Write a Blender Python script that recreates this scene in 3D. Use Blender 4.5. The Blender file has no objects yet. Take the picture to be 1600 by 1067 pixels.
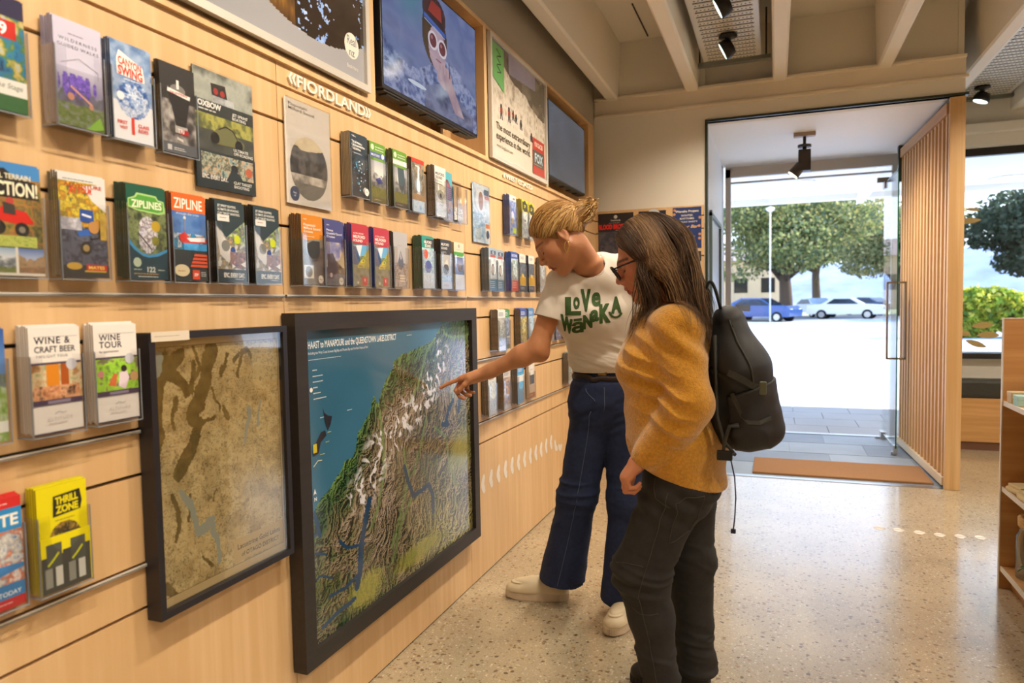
import bpy, bmesh, math, random
import numpy as np
from mathutils import Vector, Matrix
from mathutils.bvhtree import BVHTree

S = bpy.context.scene
COL = S.collection
PI = math.pi
# ------------------------------------------------------------------ camera
YAW, PITCH, ROLL = 0.362544755, -0.053344809, -0.01804416
def cam_axes():
    f = Vector((-math.sin(YAW)*math.cos(PITCH), math.cos(YAW)*math.cos(PITCH), math.sin(PITCH)))
    r = Vector((math.cos(YAW), math.sin(YAW), 0)); u = r.cross(f)
    r2 = math.cos(ROLL)*r + math.sin(ROLL)*u
    u2 = -math.sin(ROLL)*r + math.cos(ROLL)*u
    return r2, u2, f
cd = bpy.data.cameras.new('camera'); cam = bpy.data.objects.new('camera', cd); COL.objects.link(cam)
_r, _u, _f = cam_axes()
cam.matrix_world = Matrix(((_r.x, _u.x, -_f.x, 1.3114), (_r.y, _u.y, -_f.y, 0), (_r.z, _u.z, -_f.z, 1.30), (0, 0, 0, 1)))
cd.sensor_width = 36; cd.lens = 1088.3*36/1600; cd.clip_start = .05; cd.clip_end = 600
cd.dof.use_dof = True; cd.dof.focus_distance = 2.65; cd.dof.aperture_fstop = 3.2
S.camera = cam
# ------------------------------------------------------------------ colour management, world, sun
S.view_settings.view_transform = 'Standard'; S.view_settings.look = 'None'
S.view_settings.exposure = 0.0; S.view_settings.gamma = 1; S.view_settings.use_curve_mapping = False
W = bpy.data.worlds.new('sky'); S.world = W; W.use_nodes = True
_n = W.node_tree.nodes; _l = W.node_tree.links
_bg = _n['Background']; _tc = _n.new('ShaderNodeTexCoord'); _sp = _n.new('ShaderNodeSeparateXYZ'); _rp = _n.new('ShaderNodeValToRGB')
_l.new(_tc.outputs['Generated'], _sp.inputs[0]); _l.new(_sp.outputs['Z'], _rp.inputs[0]); _l.new(_rp.outputs[0], _bg.inputs[0])
_rp.color_ramp.elements[0].position = 0.0; _rp.color_ramp.elements[0].color = (.82, .90, 1, 1)
_rp.color_ramp.elements[1].position = .7; _rp.color_ramp.elements[1].color = (.34, .56, 1, 1)
_bg.inputs[1].default_value = 3.2
def lamp(name, kind, loc, energy, color=(1, 1, 1), target=None, **kw):
    d = bpy.data.lights.new(name, kind); d.energy = energy; d.color = color
    for k, v in kw.items(): setattr(d, k, v)
    o = bpy.data.objects.new(name, d); COL.objects.link(o); o.location = loc
    if target is not None:
        o.rotation_euler = (Vector(target)-Vector(loc)).to_track_quat('-Z', 'Y').to_euler()
    return o
lamp('sun', 'SUN', (20, 10, 20), 9.5, (1, .93, .82), (20-.72, 10-.42, 20-.62), angle=.009)
WARM = (1.0, .87, .70)
# spot lamps of the lighting tray, aimed at the display wall
for _y in (-.9, .1, 1.0, 1.9, 2.8, 3.6):
    lamp('wall_spot_light', 'SPOT', (1.12, _y, 2.84), 88, WARM, (0.0, _y+.15, 1.30), spot_size=1.6, spot_blend=.8, shadow_soft_size=.045)
# general room lamps (downlights on the trays of the shop floor)
for _x, _y in ((1.05, 3.97), (1.03, 4.64), (2.6, -.6), (2.6, 1.4), (2.6, 3.2), (2.7, 4.5), (1.4, -1.6), (4.1, .2), (4.1, 2.4), (4.1, 4.6), (3.2, 5.9)):
    lamp('shop_down_light', 'SPOT', (_x, _y, 2.83), 92, WARM, (_x-.05, _y-.1, 0), spot_size=2.5, spot_blend=.7, shadow_soft_size=.06)

# ------------------------------------------------------------------ helpers
def s2l(c):
    if isinstance(c, str):
        c = c.lstrip('#'); c = ''.join(x*2 for x in c) if len(c) == 3 else c; c = tuple(int(c[i:i+2], 16)/255 for i in (0, 2, 4))
    return tuple(((x/12.92) if x <= .04045 else ((x+.055)/1.055)**2.4) for x in c[:3])
MATS = {}
def mat(name, color='#808080', rough=.5, metal=0., noise=None, bump=None, vcol=False, emit=0., spec=.5, alpha=None, coat=0., sheen=0.):
    if name in MATS: return MATS[name]
    m = bpy.data.materials.new(name); m.use_nodes = True; MATS[name] = m
    nt = m.node_tree; b = nt.nodes['Principled BSDF']
    c = s2l(color)+(1,)
    b.inputs['Base Color'].default_value = c
    b.inputs['Roughness'].default_value = rough; b.inputs['Metallic'].default_value = metal
    b.inputs['Specular IOR Level'].default_value = spec
    if coat: b.inputs['Coat Weight'].default_value = coat; b.inputs['Coat Roughness'].default_value = .08
    if sheen: b.inputs['Sheen Weight'].default_value = sheen; b.inputs['Sheen Roughness'].default_value = .5
    src = None
    if vcol:
        a = nt.nodes.new('ShaderNodeAttribute'); a.attribute_name = 'Col'; src = a.outputs['Color']
    if noise:      # (scale, amount, stretch xyz)
        tc = nt.nodes.new('ShaderNodeTexCoord'); mp = nt.nodes.new('ShaderNodeMapping'); nz = nt.nodes.new('ShaderNodeTexNoise')
        nt.links.new(tc.outputs['Object'], mp.inputs[0]); nt.links.new(mp.outputs[0], nz.inputs[0])
        mp.inputs['Scale'].default_value = noise[2] if len(noise) > 2 else (1, 1, 1)
        nz.inputs['Scale'].default_value = noise[0]; nz.inputs['Detail'].default_value = 5
        mr = nt.nodes.new('ShaderNodeMapRange'); mr.inputs['From Min'].default_value = .25; mr.inputs['From Max'].default_value = .75
        mr.inputs['To Min'].default_value = 1-noise[1]; mr.inputs['To Max'].default_value = 1+noise[1]
        nt.links.new(nz.outputs[0], mr.inputs[0])
        mx = nt.nodes.new('ShaderNodeVectorMath'); mx.operation = 'SCALE'
        if src is None:
            mx.inputs[0].default_value = c[:3]
        else: nt.links.new(src, mx.inputs[0])
        nt.links.new(mr.outputs[0], mx.inputs['Scale']); src = mx.outputs[0]
    if src is not None: nt.links.new(src, b.inputs['Base Color'])
    if bump:       # (scale, strength, distance, stretch)
        tc = nt.nodes.new('ShaderNodeTexCoord'); mp = nt.nodes.new('ShaderNodeMapping'); nz = nt.nodes.new('ShaderNodeTexNoise'); bp = nt.nodes.new('ShaderNodeBump')
        mp.inputs['Scale'].default_value = bump[3] if len(bump) > 3 else (1, 1, 1)
        nz.inputs['Scale'].default_value = bump[0]; nz.inputs['Detail'].default_value = 4
        bp.inputs['Strength'].default_value = bump[1]; bp.inputs['Distance'].default_value = bump[2]
        nt.links.new(tc.outputs['Object'], mp.inputs[0]); nt.links.new(mp.outputs[0], nz.inputs[0])
        nt.links.new(nz.outputs[0], bp.inputs['Height']); nt.links.new(bp.outputs[0], b.inputs['Normal'])
    if emit:
        b.inputs['Emission Strength'].default_value = emit
        if src is not None: nt.links.new(src, b.inputs['Emission Color'])
        else: b.inputs['Emission Color'].default_value = c
    return m
def clear_mat(name, tint=(1, 1, 1), gloss=.06, edge=.5, rough=.03):
    """thin clear sheet: mostly see-through, mirror reflection growing at grazing angles"""
    m = bpy.data.materials.new(name); m.use_nodes = True; nt = m.node_tree; nt.nodes.clear(); MATS[name] = m
    o = nt.nodes.new('ShaderNodeOutputMaterial'); mx = nt.nodes.new('ShaderNodeMixShader')
    t = nt.nodes.new('ShaderNodeBsdfTransparent'); g = nt.nodes.new('ShaderNodeBsdfGlossy')
    lw = nt.nodes.new('ShaderNodeLayerWeight'); mr = nt.nodes.new('ShaderNodeMapRange')
    lw.inputs[0].default_value = .2; mr.inputs['To Min'].default_value = gloss; mr.inputs['To Max'].default_value = edge
    t.inputs[0].default_value = tint+(1,); g.inputs['Roughness'].default_value = rough
    nt.links.new(lw.outputs['Fresnel'], mr.inputs[0]); nt.links.new(mr.outputs[0], mx.inputs[0])
    nt.links.new(t.outputs[0], mx.inputs[1]); nt.links.new(g.outputs[0], mx.inputs[2]); nt.links.new(mx.outputs[0], o.inputs[0])
    return m

def link(name, me, parent=None, loc=None):
    o = bpy.data.objects.new(name, me); COL.objects.link(o)
    if parent is not None: o.parent = parent
    if loc is not None: o.location = loc
    return o
def tag(o, label=None, cat=None, group=None, kind=None):
    if label: o['label'] = label
    if cat: o['category'] = cat
    if group: o['group'] = group
    if kind: o['kind'] = kind
    return o
def empty(name, loc=(0, 0, 0), rz=0, label=None, cat=None, group=None, kind=None):
    o = bpy.data.objects.new(name, None); COL.objects.link(o); o.location = loc; o.rotation_euler = (0, 0, rz); o.empty_display_size = .05
    return tag(o, label, cat, group, kind)

class MB:
    """collects shapes, builds ONE mesh; each face has a material slot and a colour"""
    def __init__(s): s.v = []; s.f = []; s.m = []; s.c = []; s.sm = []
    def add(s, vs, fs, mi=0, col=None, smooth=False):
        o = len(s.v); s.v.extend([tuple(p) for p in vs])
        for f in fs: s.f.append([i+o for i in f]); s.m.append(mi); s.c.append(col); s.sm.append(smooth)
        return s
    def box(s, lo, hi, mi=0, col=None, M=None):
        x0, y0, z0 = lo; x1, y1, z1 = hi
        v = [(x0, y0, z0), (x1, y0, z0), (x1, y1, z0), (x0, y1, z0), (x0, y0, z1), (x1, y0, z1), (x1, y1, z1), (x0, y1, z1)]
        if M is not None: v = [M @ Vector(p) for p in v]
        return s.add(v, [(0, 3, 2, 1), (4, 5, 6, 7), (0, 1, 5, 4), (1, 2, 6, 5), (2, 3, 7, 6), (3, 0, 4, 7)], mi, col)
    def bbox(s, lo, hi, b=.003, mi=0, col=None, M=None):
        """box with chamfered edges"""
        bm = bmesh.new(); bmesh.ops.create_cube(bm, size=1)
        for v in bm.verts: v.co = Vector([(lo[i]+hi[i])/2 + v.co[i]*(hi[i]-lo[i]) for i in range(3)])
        bmesh.ops.bevel(bm, geom=list(bm.edges), offset=b, segments=2, affect='EDGES', profile=.6)
        if M is not None: bm.transform(M)
        bm.verts.index_update()
        s.add([v.co[:] for v in bm.verts], [[v.index for v in f.verts] for f in bm.faces], mi, col); bm.free(); return s
    def tube(s, pts, r, n=8, mi=0, col=None, caps=True, smooth=True, flat=None):
        pts = [Vector(p) for p in pts]; rs = r if isinstance(r, (list, tuple)) else [r]*len(pts)
        o = len(s.v); prev = None
        for i, p in enumerate(pts):
            d = (pts[min(i+1, len(pts)-1)]-pts[max(i-1, 0)]).normalized()
            if prev is None:
                a = Vector((0, 0, 1)) if abs(d.z) < .9 else Vector((1, 0, 0)); a = (a-d*a.dot(d)).normalized()
            else: a = (prev-d*prev.dot(d)).normalized()
            prev = a; b = d.cross(a); ky = flat if flat else 1
            for k in range(n):
                t = 2*PI*k/n; s.v.append(tuple(p+a*math.cos(t)*rs[i]*ky+b*math.sin(t)*rs[i]))
        for i in range(len(pts)-1):
            for k in range(n):
                q = o+i*n; s.f.append([q+k, q+(k+1) % n, q+n+(k+1) % n, q+n+k]); s.m.append(mi); s.c.append(col); s.sm.append(smooth)
        if caps:
            s.f.append([o+k for k in range(n)][::-1]); s.f.append([o+(len(pts)-1)*n+k for k in range(n)])
            for _ in (0, 1): s.m.append(mi); s.c.append(col); s.sm.append(False)
        return s
    def cyl(s, a, b, r, n=16, mi=0, col=None, r2=None): return s.tube([a, b], [r, r if r2 is None else r2], n, mi, col)
    def lathe(s, prof, c=(0, 0, 0), n=20, mi=0, col=None, smooth=True):
        o = len(s.v)
        for r, z in prof:
            for k in range(n): s.v.append((c[0]+r*math.cos(2*PI*k/n), c[1]+r*math.sin(2*PI*k/n), c[2]+z))
        for i in range(len(prof)-1):
            for k in range(n):
                q = o+i*n; s.f.append([q+k, q+(k+1) % n, q+n+(k+1) % n, q+n+k]); s.m.append(mi); s.c.append(col); s.sm.append(smooth)
        s.f.append([o+k for k in range(n)][::-1]); s.f.append([o+(len(prof)-1)*n+k for k in range(n)])
        for _ in (0, 1): s.m.append(mi); s.c.append(col); s.sm.append(False)
        return s
    def prism(s, poly, axis, a, b, mi=0, col=None):
        """poly of 2D points in the two other axes, extruded a..b along axis (0,1,2)"""
        def P(p, t):
            q = [p[0], p[1]]; q.insert(axis, t); return tuple(q)
        n = len(poly); v = [P(p, a) for p in poly]+[P(p, b) for p in poly]
        return s.add(v, [list(range(n))[::-1], list(range(n, 2*n))]+[[i, (i+1) % n, n+(i+1) % n, n+i] for i in range(n)], mi, col)
    def build(s, name, mats, parent=None, loc=None, fix=True):
        me = bpy.data.meshes.new(name); me.from_pydata(s.v, [], s.f)
        if not isinstance(mats, (list, tuple)): mats = [mats]
        for m in mats: me.materials.append(m)
        me.polygons.foreach_set('material_index', s.m); me.polygons.foreach_set('use_smooth', s.sm)
        if any(c is not None for c in s.c):
            at = me.color_attributes.new('Col', 'FLOAT_COLOR', 'CORNER')
            arr = np.ones((len(me.loops), 4), np.float32); k = 0
            for f, c in zip(s.f, s.c):
                n = len(f)
                if c is not None: arr[k:k+n, :3] = c[:3]
                k += n
            at.data.foreach_set('color', arr.ravel())
        if fix:
            bm = bmesh.new(); bm.from_mesh(me); bmesh.ops.recalc_face_normals(bm, faces=bm.faces); bm.to_mesh(me); bm.free()
        me.update(); return link(name, me, parent, loc)
def inst(src, loc=None, rot=None, label=None, group=None):
    """copy of a thing with copies of its parts and sub-parts"""
    c = src.copy(); COL.objects.link(c)
    if loc is not None: c.location = loc
    if rot is not None: c.rotation_euler = rot
    if label: c['label'] = label
    if group: c['group'] = group
    for ch in list(src.children):
        d = ch.copy(); COL.objects.link(d); d.parent = c; d.matrix_parent_inverse = ch.matrix_parent_inverse
        for g in list(ch.children):
            e = g.copy(); COL.objects.link(e); e.parent = d; e.matrix_parent_inverse = g.matrix_parent_inverse
    return c
_TC = {}
def text_geo(txt, size=1.0, bold=0.0, spacing=1.0, shear=0.0, res=3):
    """2D outline faces of a text in the built-in font: (verts Nx2, faces, width)"""
    key = (txt, size, bold, spacing, shear, res)
    if key in _TC: return _TC[key]
    cu = bpy.data.curves.new('t', 'FONT'); cu.body = txt; cu.size = size; cu.offset = bold*size; cu.space_character = spacing; cu.shear = shear; cu.resolution_u = res
    ob = bpy.data.objects.new('t', cu); COL.objects.link(ob)
    dg = bpy.context.evaluated_depsgraph_get(); dg.update()
    me = bpy.data.meshes.new_from_object(ob.evaluated_get(dg))
    v = [(p.co.x, p.co.y) for p in me.vertices]; f = [list(p.vertices) for p in me.polygons]
    bpy.data.objects.remove(ob); bpy.data.curves.remove(cu); bpy.data.meshes.remove(me)
    xs = [p[0] for p in v] or [0]; w = max(xs)-min(xs); x0 = min(xs)
    v = [(p[0]-x0, p[1]) for p in v]
    _TC[key] = (v, f, w); return _TC[key]

# value noise in numpy, for printed pictures and for cloth folds
def vnoise(x, y, z=0., seed=0):
    x = np.asarray(x, float); y = np.asarray(y, float); z = np.asarray(z, float)+np.zeros_like(x)
    xi = np.floor(x).astype(np.int64); yi = np.floor(y).astype(np.int64); zi = np.floor(z).astype(np.int64)
    xf = x-xi; yf = y-yi; zf = z-zi
    xf = xf*xf*(3-2*xf); yf = yf*yf*(3-2*yf); zf = zf*zf*(3-2*zf)
    def h(a, b, c):
        n = (a*374761393 + b*668265263 + c*2147483647*31 + seed*1274126177) & 0xffffffff
        n = ((n ^ (n >> 13))*1274126177) & 0xffffffff
        n = (n ^ (n >> 16)) & 0xffff
        return n/65535.0
    r = 0
    for dz in (0, 1):
        wz = zf if dz else 1-zf
        a = h(xi, yi, zi+dz)*(1-xf)+h(xi+1, yi, zi+dz)*xf
        b = h(xi, yi+1, zi+dz)*(1-xf)+h(xi+1, yi+1, zi+dz)*xf
        r = r+wz*(a*(1-yf)+b*yf)
    return r
def fbm(x, y, z=0., seed=0, oct=4):
    r = 0; a = .5; t = 0
    for i in range(oct):
        r = r+a*vnoise(x*2**i, y*2**i, np.asarray(z)*2**i, seed+i); t += a; a *= .5
    return r/t
# ================================================================== MATERIALS OF THE ROOM
def ply_mat(name, color, dark, scale=(1, 1, .06), rough=.42):
    m = bpy.data.materials.new(name); m.use_nodes = True; nt = m.node_tree; b = nt.nodes['Principled BSDF']; MATS[name] = m
    tc = nt.nodes.new('ShaderNodeTexCoord'); mp = nt.nodes.new('ShaderNodeMapping'); mp.inputs['Scale'].default_value = scale
    n1 = nt.nodes.new('ShaderNodeTexNoise'); n1.inputs['Scale'].default_value = 38; n1.inputs['Detail'].default_value = 6
    n2 = nt.nodes.new('ShaderNodeTexNoise'); n2.inputs['Scale'].default_value = 5; n2.inputs['Detail'].default_value = 3; n2.inputs['Distortion'].default_value = 2.5
    ad = nt.nodes.new('ShaderNodeMath'); ad.operation = 'ADD'
    r = nt.nodes.new('ShaderNodeValToRGB'); r.color_ramp.elements[0].position = .82; r.color_ramp.elements[1].position = 1.2
    r.color_ramp.elements[0].color = s2l(dark)+(1,); r.color_ramp.elements[1].color = s2l(color)+(1,); r.color_ramp.elements[0].position = .75; r.color_ramp.elements[1].position = 1.0
    mr = nt.nodes.new('ShaderNodeMapRange'); mr.inputs['From Min'].default_value = .6; mr.inputs['From Max'].default_value = 1.4; mr.inputs['To Min'].default_value = .6; mr.inputs['To Max'].default_value = 1.05
    L = nt.links.new
    L(tc.outputs['Object'], mp.inputs[0]); L(mp.outputs[0], n1.inputs[0]); L(mp.outputs[0], n2.inputs[0])
    L(n1.outputs[0], ad.inputs[0]); L(n2.outputs[0], ad.inputs[1]); L(ad.outputs[0], mr.inputs[0]); L(mr.outputs[0], r.inputs[0]); L(r.outputs[0], b.inputs['Base Color'])
    b.inputs['Roughness'].default_value = rough
    return m
m_ply = ply_mat('maple_veneer', '#dfbb8c', '#d3ab79')
m_oak = ply_mat('oak_slat', '#d9b483', '#c79d68', (1, 1, .04), .5)
m_oak2 = ply_mat('shelf_veneer', '#c79a66', '#b58550', (1, .05, 1), .45)
m_cream = mat('painted_plaster', '#e2dccf', .8, bump=(30, .08, .002))
m_beam = mat('painted_beam', '#ebe4d6', .7)
m_white = mat('white_paint', '#eeebe6', .6)
m_alu = mat('aluminium', '#b9b9b8', .3, 1.)
m_steel = mat('brushed_steel', '#9b948a', .35, 1.)
m_galv = mat('galvanised_steel', '#8d9188', .45, .9)
m_dark = mat('dark_void', '#14110e', .8)
m_black = mat('black_frame', '#1d1a18', .45)
m_green = mat('dark_green_frame', '#2c3320', .4)
m_glassc = clear_mat('clear_glass', (.985, 1, .99), .03, .5, .01)
m_acryl = clear_mat('clear_acrylic', (.985, .985, .99), .02, .35, .06)
m_edge = mat('acrylic_edge', '#c9d2dc', .2, alpha=.5)
m_glassedge = mat('green_glass_edge', '#0f5a41', .15)

# polished terrazzo floor
def floor_mat():
    m = bpy.data.materials.new('polished_concrete'); m.use_nodes = True; nt = m.node_tree; b = nt.nodes['Principled BSDF']; L = nt.links.new
    tc = nt.nodes.new('ShaderNodeTexCoord')
    big = nt.nodes.new('ShaderNodeTexNoise'); big.inputs['Scale'].default_value = 2.2; big.inputs['Detail'].default_value = 5
    base = nt.nodes.new('ShaderNodeValToRGB'); base.color_ramp.elements[0].position = .3; base.color_ramp.elements[1].position = .7
    base.color_ramp.elements[0].color = s2l('#9c8c70')+(1,); base.color_ramp.elements[1].color = s2l('#b5a587')+(1,)
    L(tc.outputs['Object'], big.inputs[0]); L(big.outputs[0], base.inputs[0])
    cur = base.outputs[0]
    # three sizes of aggregate: each voronoi cell a pebble with its own tone
    for sc, lo, hi, thr, dist, cols in ((210, .0, .36, .5, .7, ('#7a6a54', '#cfc3aa')), (105, .0, .38, .36, .85, ('#4f4236', '#d8cdb8')), (52, .0, .34, .2, .9, ('#3a2e25', '#9c7c54'))):
        wr = nt.nodes.new('ShaderNodeTexNoise'); wr.inputs['Scale'].default_value = sc*1.3; wr.inputs['Detail'].default_value = 2
        mxv = nt.nodes.new('ShaderNodeMix'); mxv.data_type = 'VECTOR'; mxv.inputs[0].default_value = .9/sc
        L(tc.outputs['Object'], wr.inputs[0]); L(tc.outputs['Object'], mxv.inputs[4]); L(wr.outputs['Color'], mxv.inputs[5])
        v = nt.nodes.new('ShaderNodeTexVoronoi'); v.inputs['Scale'].default_value = sc; L(mxv.outputs[1], v.inputs['Vector'])
        sp = nt.nodes.new('ShaderNodeSeparateColor'); L(v.outputs['Color'], sp.inputs[0])
        c1 = nt.nodes.new('ShaderNodeMath'); c1.operation = 'LESS_THAN'; c1.inputs[1].default_value = thr; L(sp.outputs[0], c1.inputs[0])
        c2 = nt.nodes.new('ShaderNodeMapRange'); c2.inputs['From Min'].default_value = hi; c2.inputs['From Max'].default_value = hi+.1; c2.inputs['To Min'].default_value = 1; c2.inputs['To Max'].default_value = 0
        L(v.outputs['Distance'], c2.inputs[0])
        mk = nt.nodes.new('ShaderNodeMath'); mk.operation = 'MULTIPLY'; L(c1.outputs[0], mk.inputs[0]); L(c2.outputs[0], mk.inputs[1])
        mk2 = nt.nodes.new('ShaderNodeMath'); mk2.operation = 'MULTIPLY'; L(mk.outputs[0], mk2.inputs[0]); mk2.inputs[1].default_value = dist
        cr = nt.nodes.new('ShaderNodeMix'); cr.data_type = 'RGBA'; cr.inputs[6].default_value = s2l(cols[0])+(1,); cr.inputs[7].default_value = s2l(cols[1])+(1,); L(sp.outputs[1], cr.inputs[0])
        mx = nt.nodes.new('ShaderNodeMix'); mx.data_type = 'RGBA'; L(mk2.outputs[0], mx.inputs[0]); L(cur, mx.inputs[6]); L(cr.outputs[2], mx.inputs[7]); cur = mx.outputs[2]
    L(cur, b.inputs['Base Color'])
    b.inputs['Roughness'].default_value = .3; b.inputs['Specular IOR Level'].default_value = .5
    b.inputs['Coat Weight'].default_value = .75; b.inputs['Coat Roughness'].default_value = .13; b.inputs['Coat IOR'].default_value = 1.5
    return m
m_floor = floor_mat()

def struct(name, mb, mats, kind='structure', **k):
    o = mb.build(name, mats, **k); o['kind'] = kind; return o

# ================================================================== ROOM SHELL
YB = 5.36
mb = MB(); mb.box((-.3, -3.6, -.12), (5.6, YB, 0)); mb.box((2.46, YB, -.12), (5.6, 7.3, 0)); struct('floor', mb, m_floor)
mb = MB(); mb.box((-.3, -3.6, 3.27), (5.6, 7.4, 3.35)); struct('ceiling', mb, m_cream)
# slatted display wall: boards between grooves, metal inserts inside the grooves
GROOVES = [.64, .74, .94, 1.04, 1.24, 1.335, 1.535, 1.83, 1.93]
SEAMS = [-3.6, -.87, .38, 1.63, 2.88, 4.13, YB]
mb = MB(); edges = [0.0]+GROOVES+[1.992]
for i in range(len(edges)-1):
    z0 = edges[i]+(.0042 if i else .006); z1 = edges[i+1]-(.0042 if i < len(edges)-2 else 0)
    for a, b_ in zip(SEAMS[:-1], SEAMS[1:]):
        mb.box((-.018, a+.0012, z0), (0, b_-.0012, z1))
mb.box((-.05, -3.6, 0), (-.03, YB, 1.985), 1)
for z in GROOVES:
    for a, b_ in zip(SEAMS[:-1], SEAMS[1:]):
        mb.box((-.029, a+.004, z-.009), (-.010, b_-.004, z-.0045), 2)
        mb.box((-.029, a+.004, z+.0045), (-.010, b_-.004, z+.009), 2)
        mb.box((-.029, a+.004, z-.009), (-.0255, b_-.004, z+.009), 2)
struct('wall_left', mb, [m_ply, mat('groove_back', '#3a2c1e', .7), mat('groove_insert', '#a39a8a', .45, .5)])
# skirting shadow gap: black strip puts in the shade under the boards
struct('shadow_strip_left', MB().box((-.02, -3.6, 0), (-.004, YB, .006)), m_black)
# cabinet band above the slats: open niches with plywood edges
mb = MB(); ZN0, ZN1 = 1.992, 2.62
NX = -.17
mb.box((NX, -3.6, ZN0), (.012, 5.25, ZN0+.018))                 # sill board
mb.box((NX, -3.6, ZN1), (.012, 5.25, ZN1+.02))                   # head board
mb.box((NX-.018, -3.6, ZN0), (NX, 5.25, ZN1+.02))                # back
for a, b_ in ((.86, .885), (2.085, 2.135), (3.115, 3.15), (4.06, 4.095), (5.09, 5.25)):
    mb.box((NX, a, ZN0+.018), (.012, b_, ZN1))
mb.box((NX, 2.905, ZN0+.018), (NX+.05, 2.93, ZN1))
mb.box((-.03, 3.15, ZN0+.018), (-.012, 4.06, ZN1)); mb.box((-.03, .885, ZN0+.018), (-.012, 2.085, ZN1))
struct('trim_1', mb, m_ply)
# plain wall above the cabinets, and hidden wall behind
struct('wall_left', MB().box((-.3, -3.6, ZN1+.02), (-.01, YB, 3.27)), mat('taupe_plaster', '#b0a694', .8))
struct('wall_left', MB().box((-.3, -3.6, 0), (NX-.02, YB, ZN1+.02)), m_cream)
# back wall with the entrance opening
XL, XR, ZO = .825, 2.46, 2.605
mb = MB(); mb.box((-.3, YB, 0), (XL, YB+.12, 3.27)); mb.box((XL, YB, ZO), (XR, YB+.12, 2.84)); mb.box((XL, YB+.05, 2.84), (XR, YB+.12, 3.27))
struct('wall_back', mb, m_cream)
mb = MB(); mb.bbox((0, YB-.045, 2.84), (XR, YB, 2.86), .004); mb.bbox((0, YB-.028, 2.715), (XR+.015, YB, 2.735), .005); mb.box((0, YB-.012, 2.735), (XR, YB, 2.84))
struct('trim_2', mb, mat('cream_gloss_trim', '#e2d6c2', .5))
# slatted board on the back wall
mb = MB()
for z0, z1 in ((.006, .9), (.91, 1.05), (1.06, 1.235), (1.245, 1.435), (1.445, 1.63), (1.64, 1.83), (1.84, 1.925), (1.935, 2.005)):
    mb.box((.0, YB-.022, z0), (.815, YB-.004, z1))
mb.box((0, YB-.004, 0), (.815, YB-.001, 2.0), 1)
struct('wall_back', mb, [m_ply, mat('groove_shade', '#7a6548', .7)])
# entrance frame of dark green metal
mb = MB(); mb.box((XL-.002, YB-.015, 0), (XL+.016, YB+.05, ZO)); mb.box((XL-.002, YB-.015, ZO), (XR+.02, YB+.05, ZO+.016))
mb.box((2.375, YB+.02, 2.565), (2.44, 7.2, ZO+.001)); mb.box((2.30, 6.88, 2.30), (2.375, 6.95, ZO))
struct('trim_3', mb, m_green)
# far walls and right side of the shop
struct('wall_right', MB().box((5.5, -3.6, 0), (5.62, 7.4, 3.27)), m_cream)
struct('wall_front', MB().box((-.3, -3.72, 0), (5.62, -3.6, 3.27)), m_cream)
# beams
mb0 = None
for i, xc in enumerate((.14, .733, 1.335, 1.99, 2.59, 3.2, 3.82, 4.45, 5.05)):
    y1 = YB if xc < 2.45 else 7.1
    mb = MB(); w = .047 if i != 5 else .07
    prof = [(xc-w, 2.85), (xc-w+.012, 2.838), (xc+w-.012, 2.838), (xc+w, 2.85), (xc+w+.012, 3.268), (xc-w-.012, 3.268)]
    mb.prism(prof, 1, -3.6, y1); struct('trim_%d' % (10+i), mb, m_beam)
# ceiling panel joints, thin conduits
mb = MB()
for x, y0, y1 in ((.42, 4.7, 5.3), (1.62, 3.8, 4.6), (1.05, 5.14, 5.3)): mb.box((x-.004, y0, 3.262), (x+.004, y1, 3.2699))
mb.tube([(1.72, 4.55, 3.25), (1.78, 4.6, 3.25), (1.84, 4.7, 3.25), (1.86, 4.95, 3.25)], .006, 6)
struct('trim_4', mb, mat('joint_brown', '#4a4034', .8))

# ------------------------------------------------------------------ vestibule
mb = MB(); mb.box((XL, YB+.05, 2.606), (2.46, 7.25, 2.66)); struct('ceiling', mb, m_white)
tile = mat('slate_blue_tile', '#7c8797', .55, noise=(3, .12))
tile2 = mat('slate_blue_tile_light', '#909cab', .55, noise=(3, .12))
mb = MB(); y = YB+.06
for j in range(4):
    x = XL-.3*(j % 2)
    while x < 2.44:
        a, b_ = max(x, XL), min(x+.6, 2.44)
        if b_-a > .02: mb.box((a+.002, y+.002, -.1), (b_-.002, min(y+.45, 7.22)-.002, .0), (int(x*7)+j) % 2)
        x += .6
    y += .46
mb.box((XL, YB+.06, -.1), (2.44, 7.25, -.004), 0)
struct('floor', mb, [tile, tile2])
struct('trim_5', MB().box((XL, YB, -.1), (XR, YB+.06, .003)).box((XL, 7.22, -.1), (2.44, 7.30, .006)), m_alu)
struct('wall_left', MB().box((XL-.1, YB+.12, 0), (XL, 7.25, 2.606)), mat('cool_white_wall', '#dfe6ea', .5))
# outer door frame
mb = MB(); fm = mat('warm_grey_frame', '#b8b1a6', .45)
mb.box((.845, 7.22, 0), (.895, 7.28, 2.58)); mb.box((.845, 7.22, 2.50), (2.34, 7.28, 2.60)); mb.box((2.30, 7.22, 0), (2.35, 7.28, 2.5)); mb.box((1.42, 7.235, 2.49), (1.44, 7.265, 2.5))
mb.box((.845, 7.225, 2.44), (2.34, 7.275, 2.455))
struct('trim_6', mb, fm)
struct('window_1', MB().box((.897, 7.246, .02), (1.25, 7.254, 2.44)), m_glassc)
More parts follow.
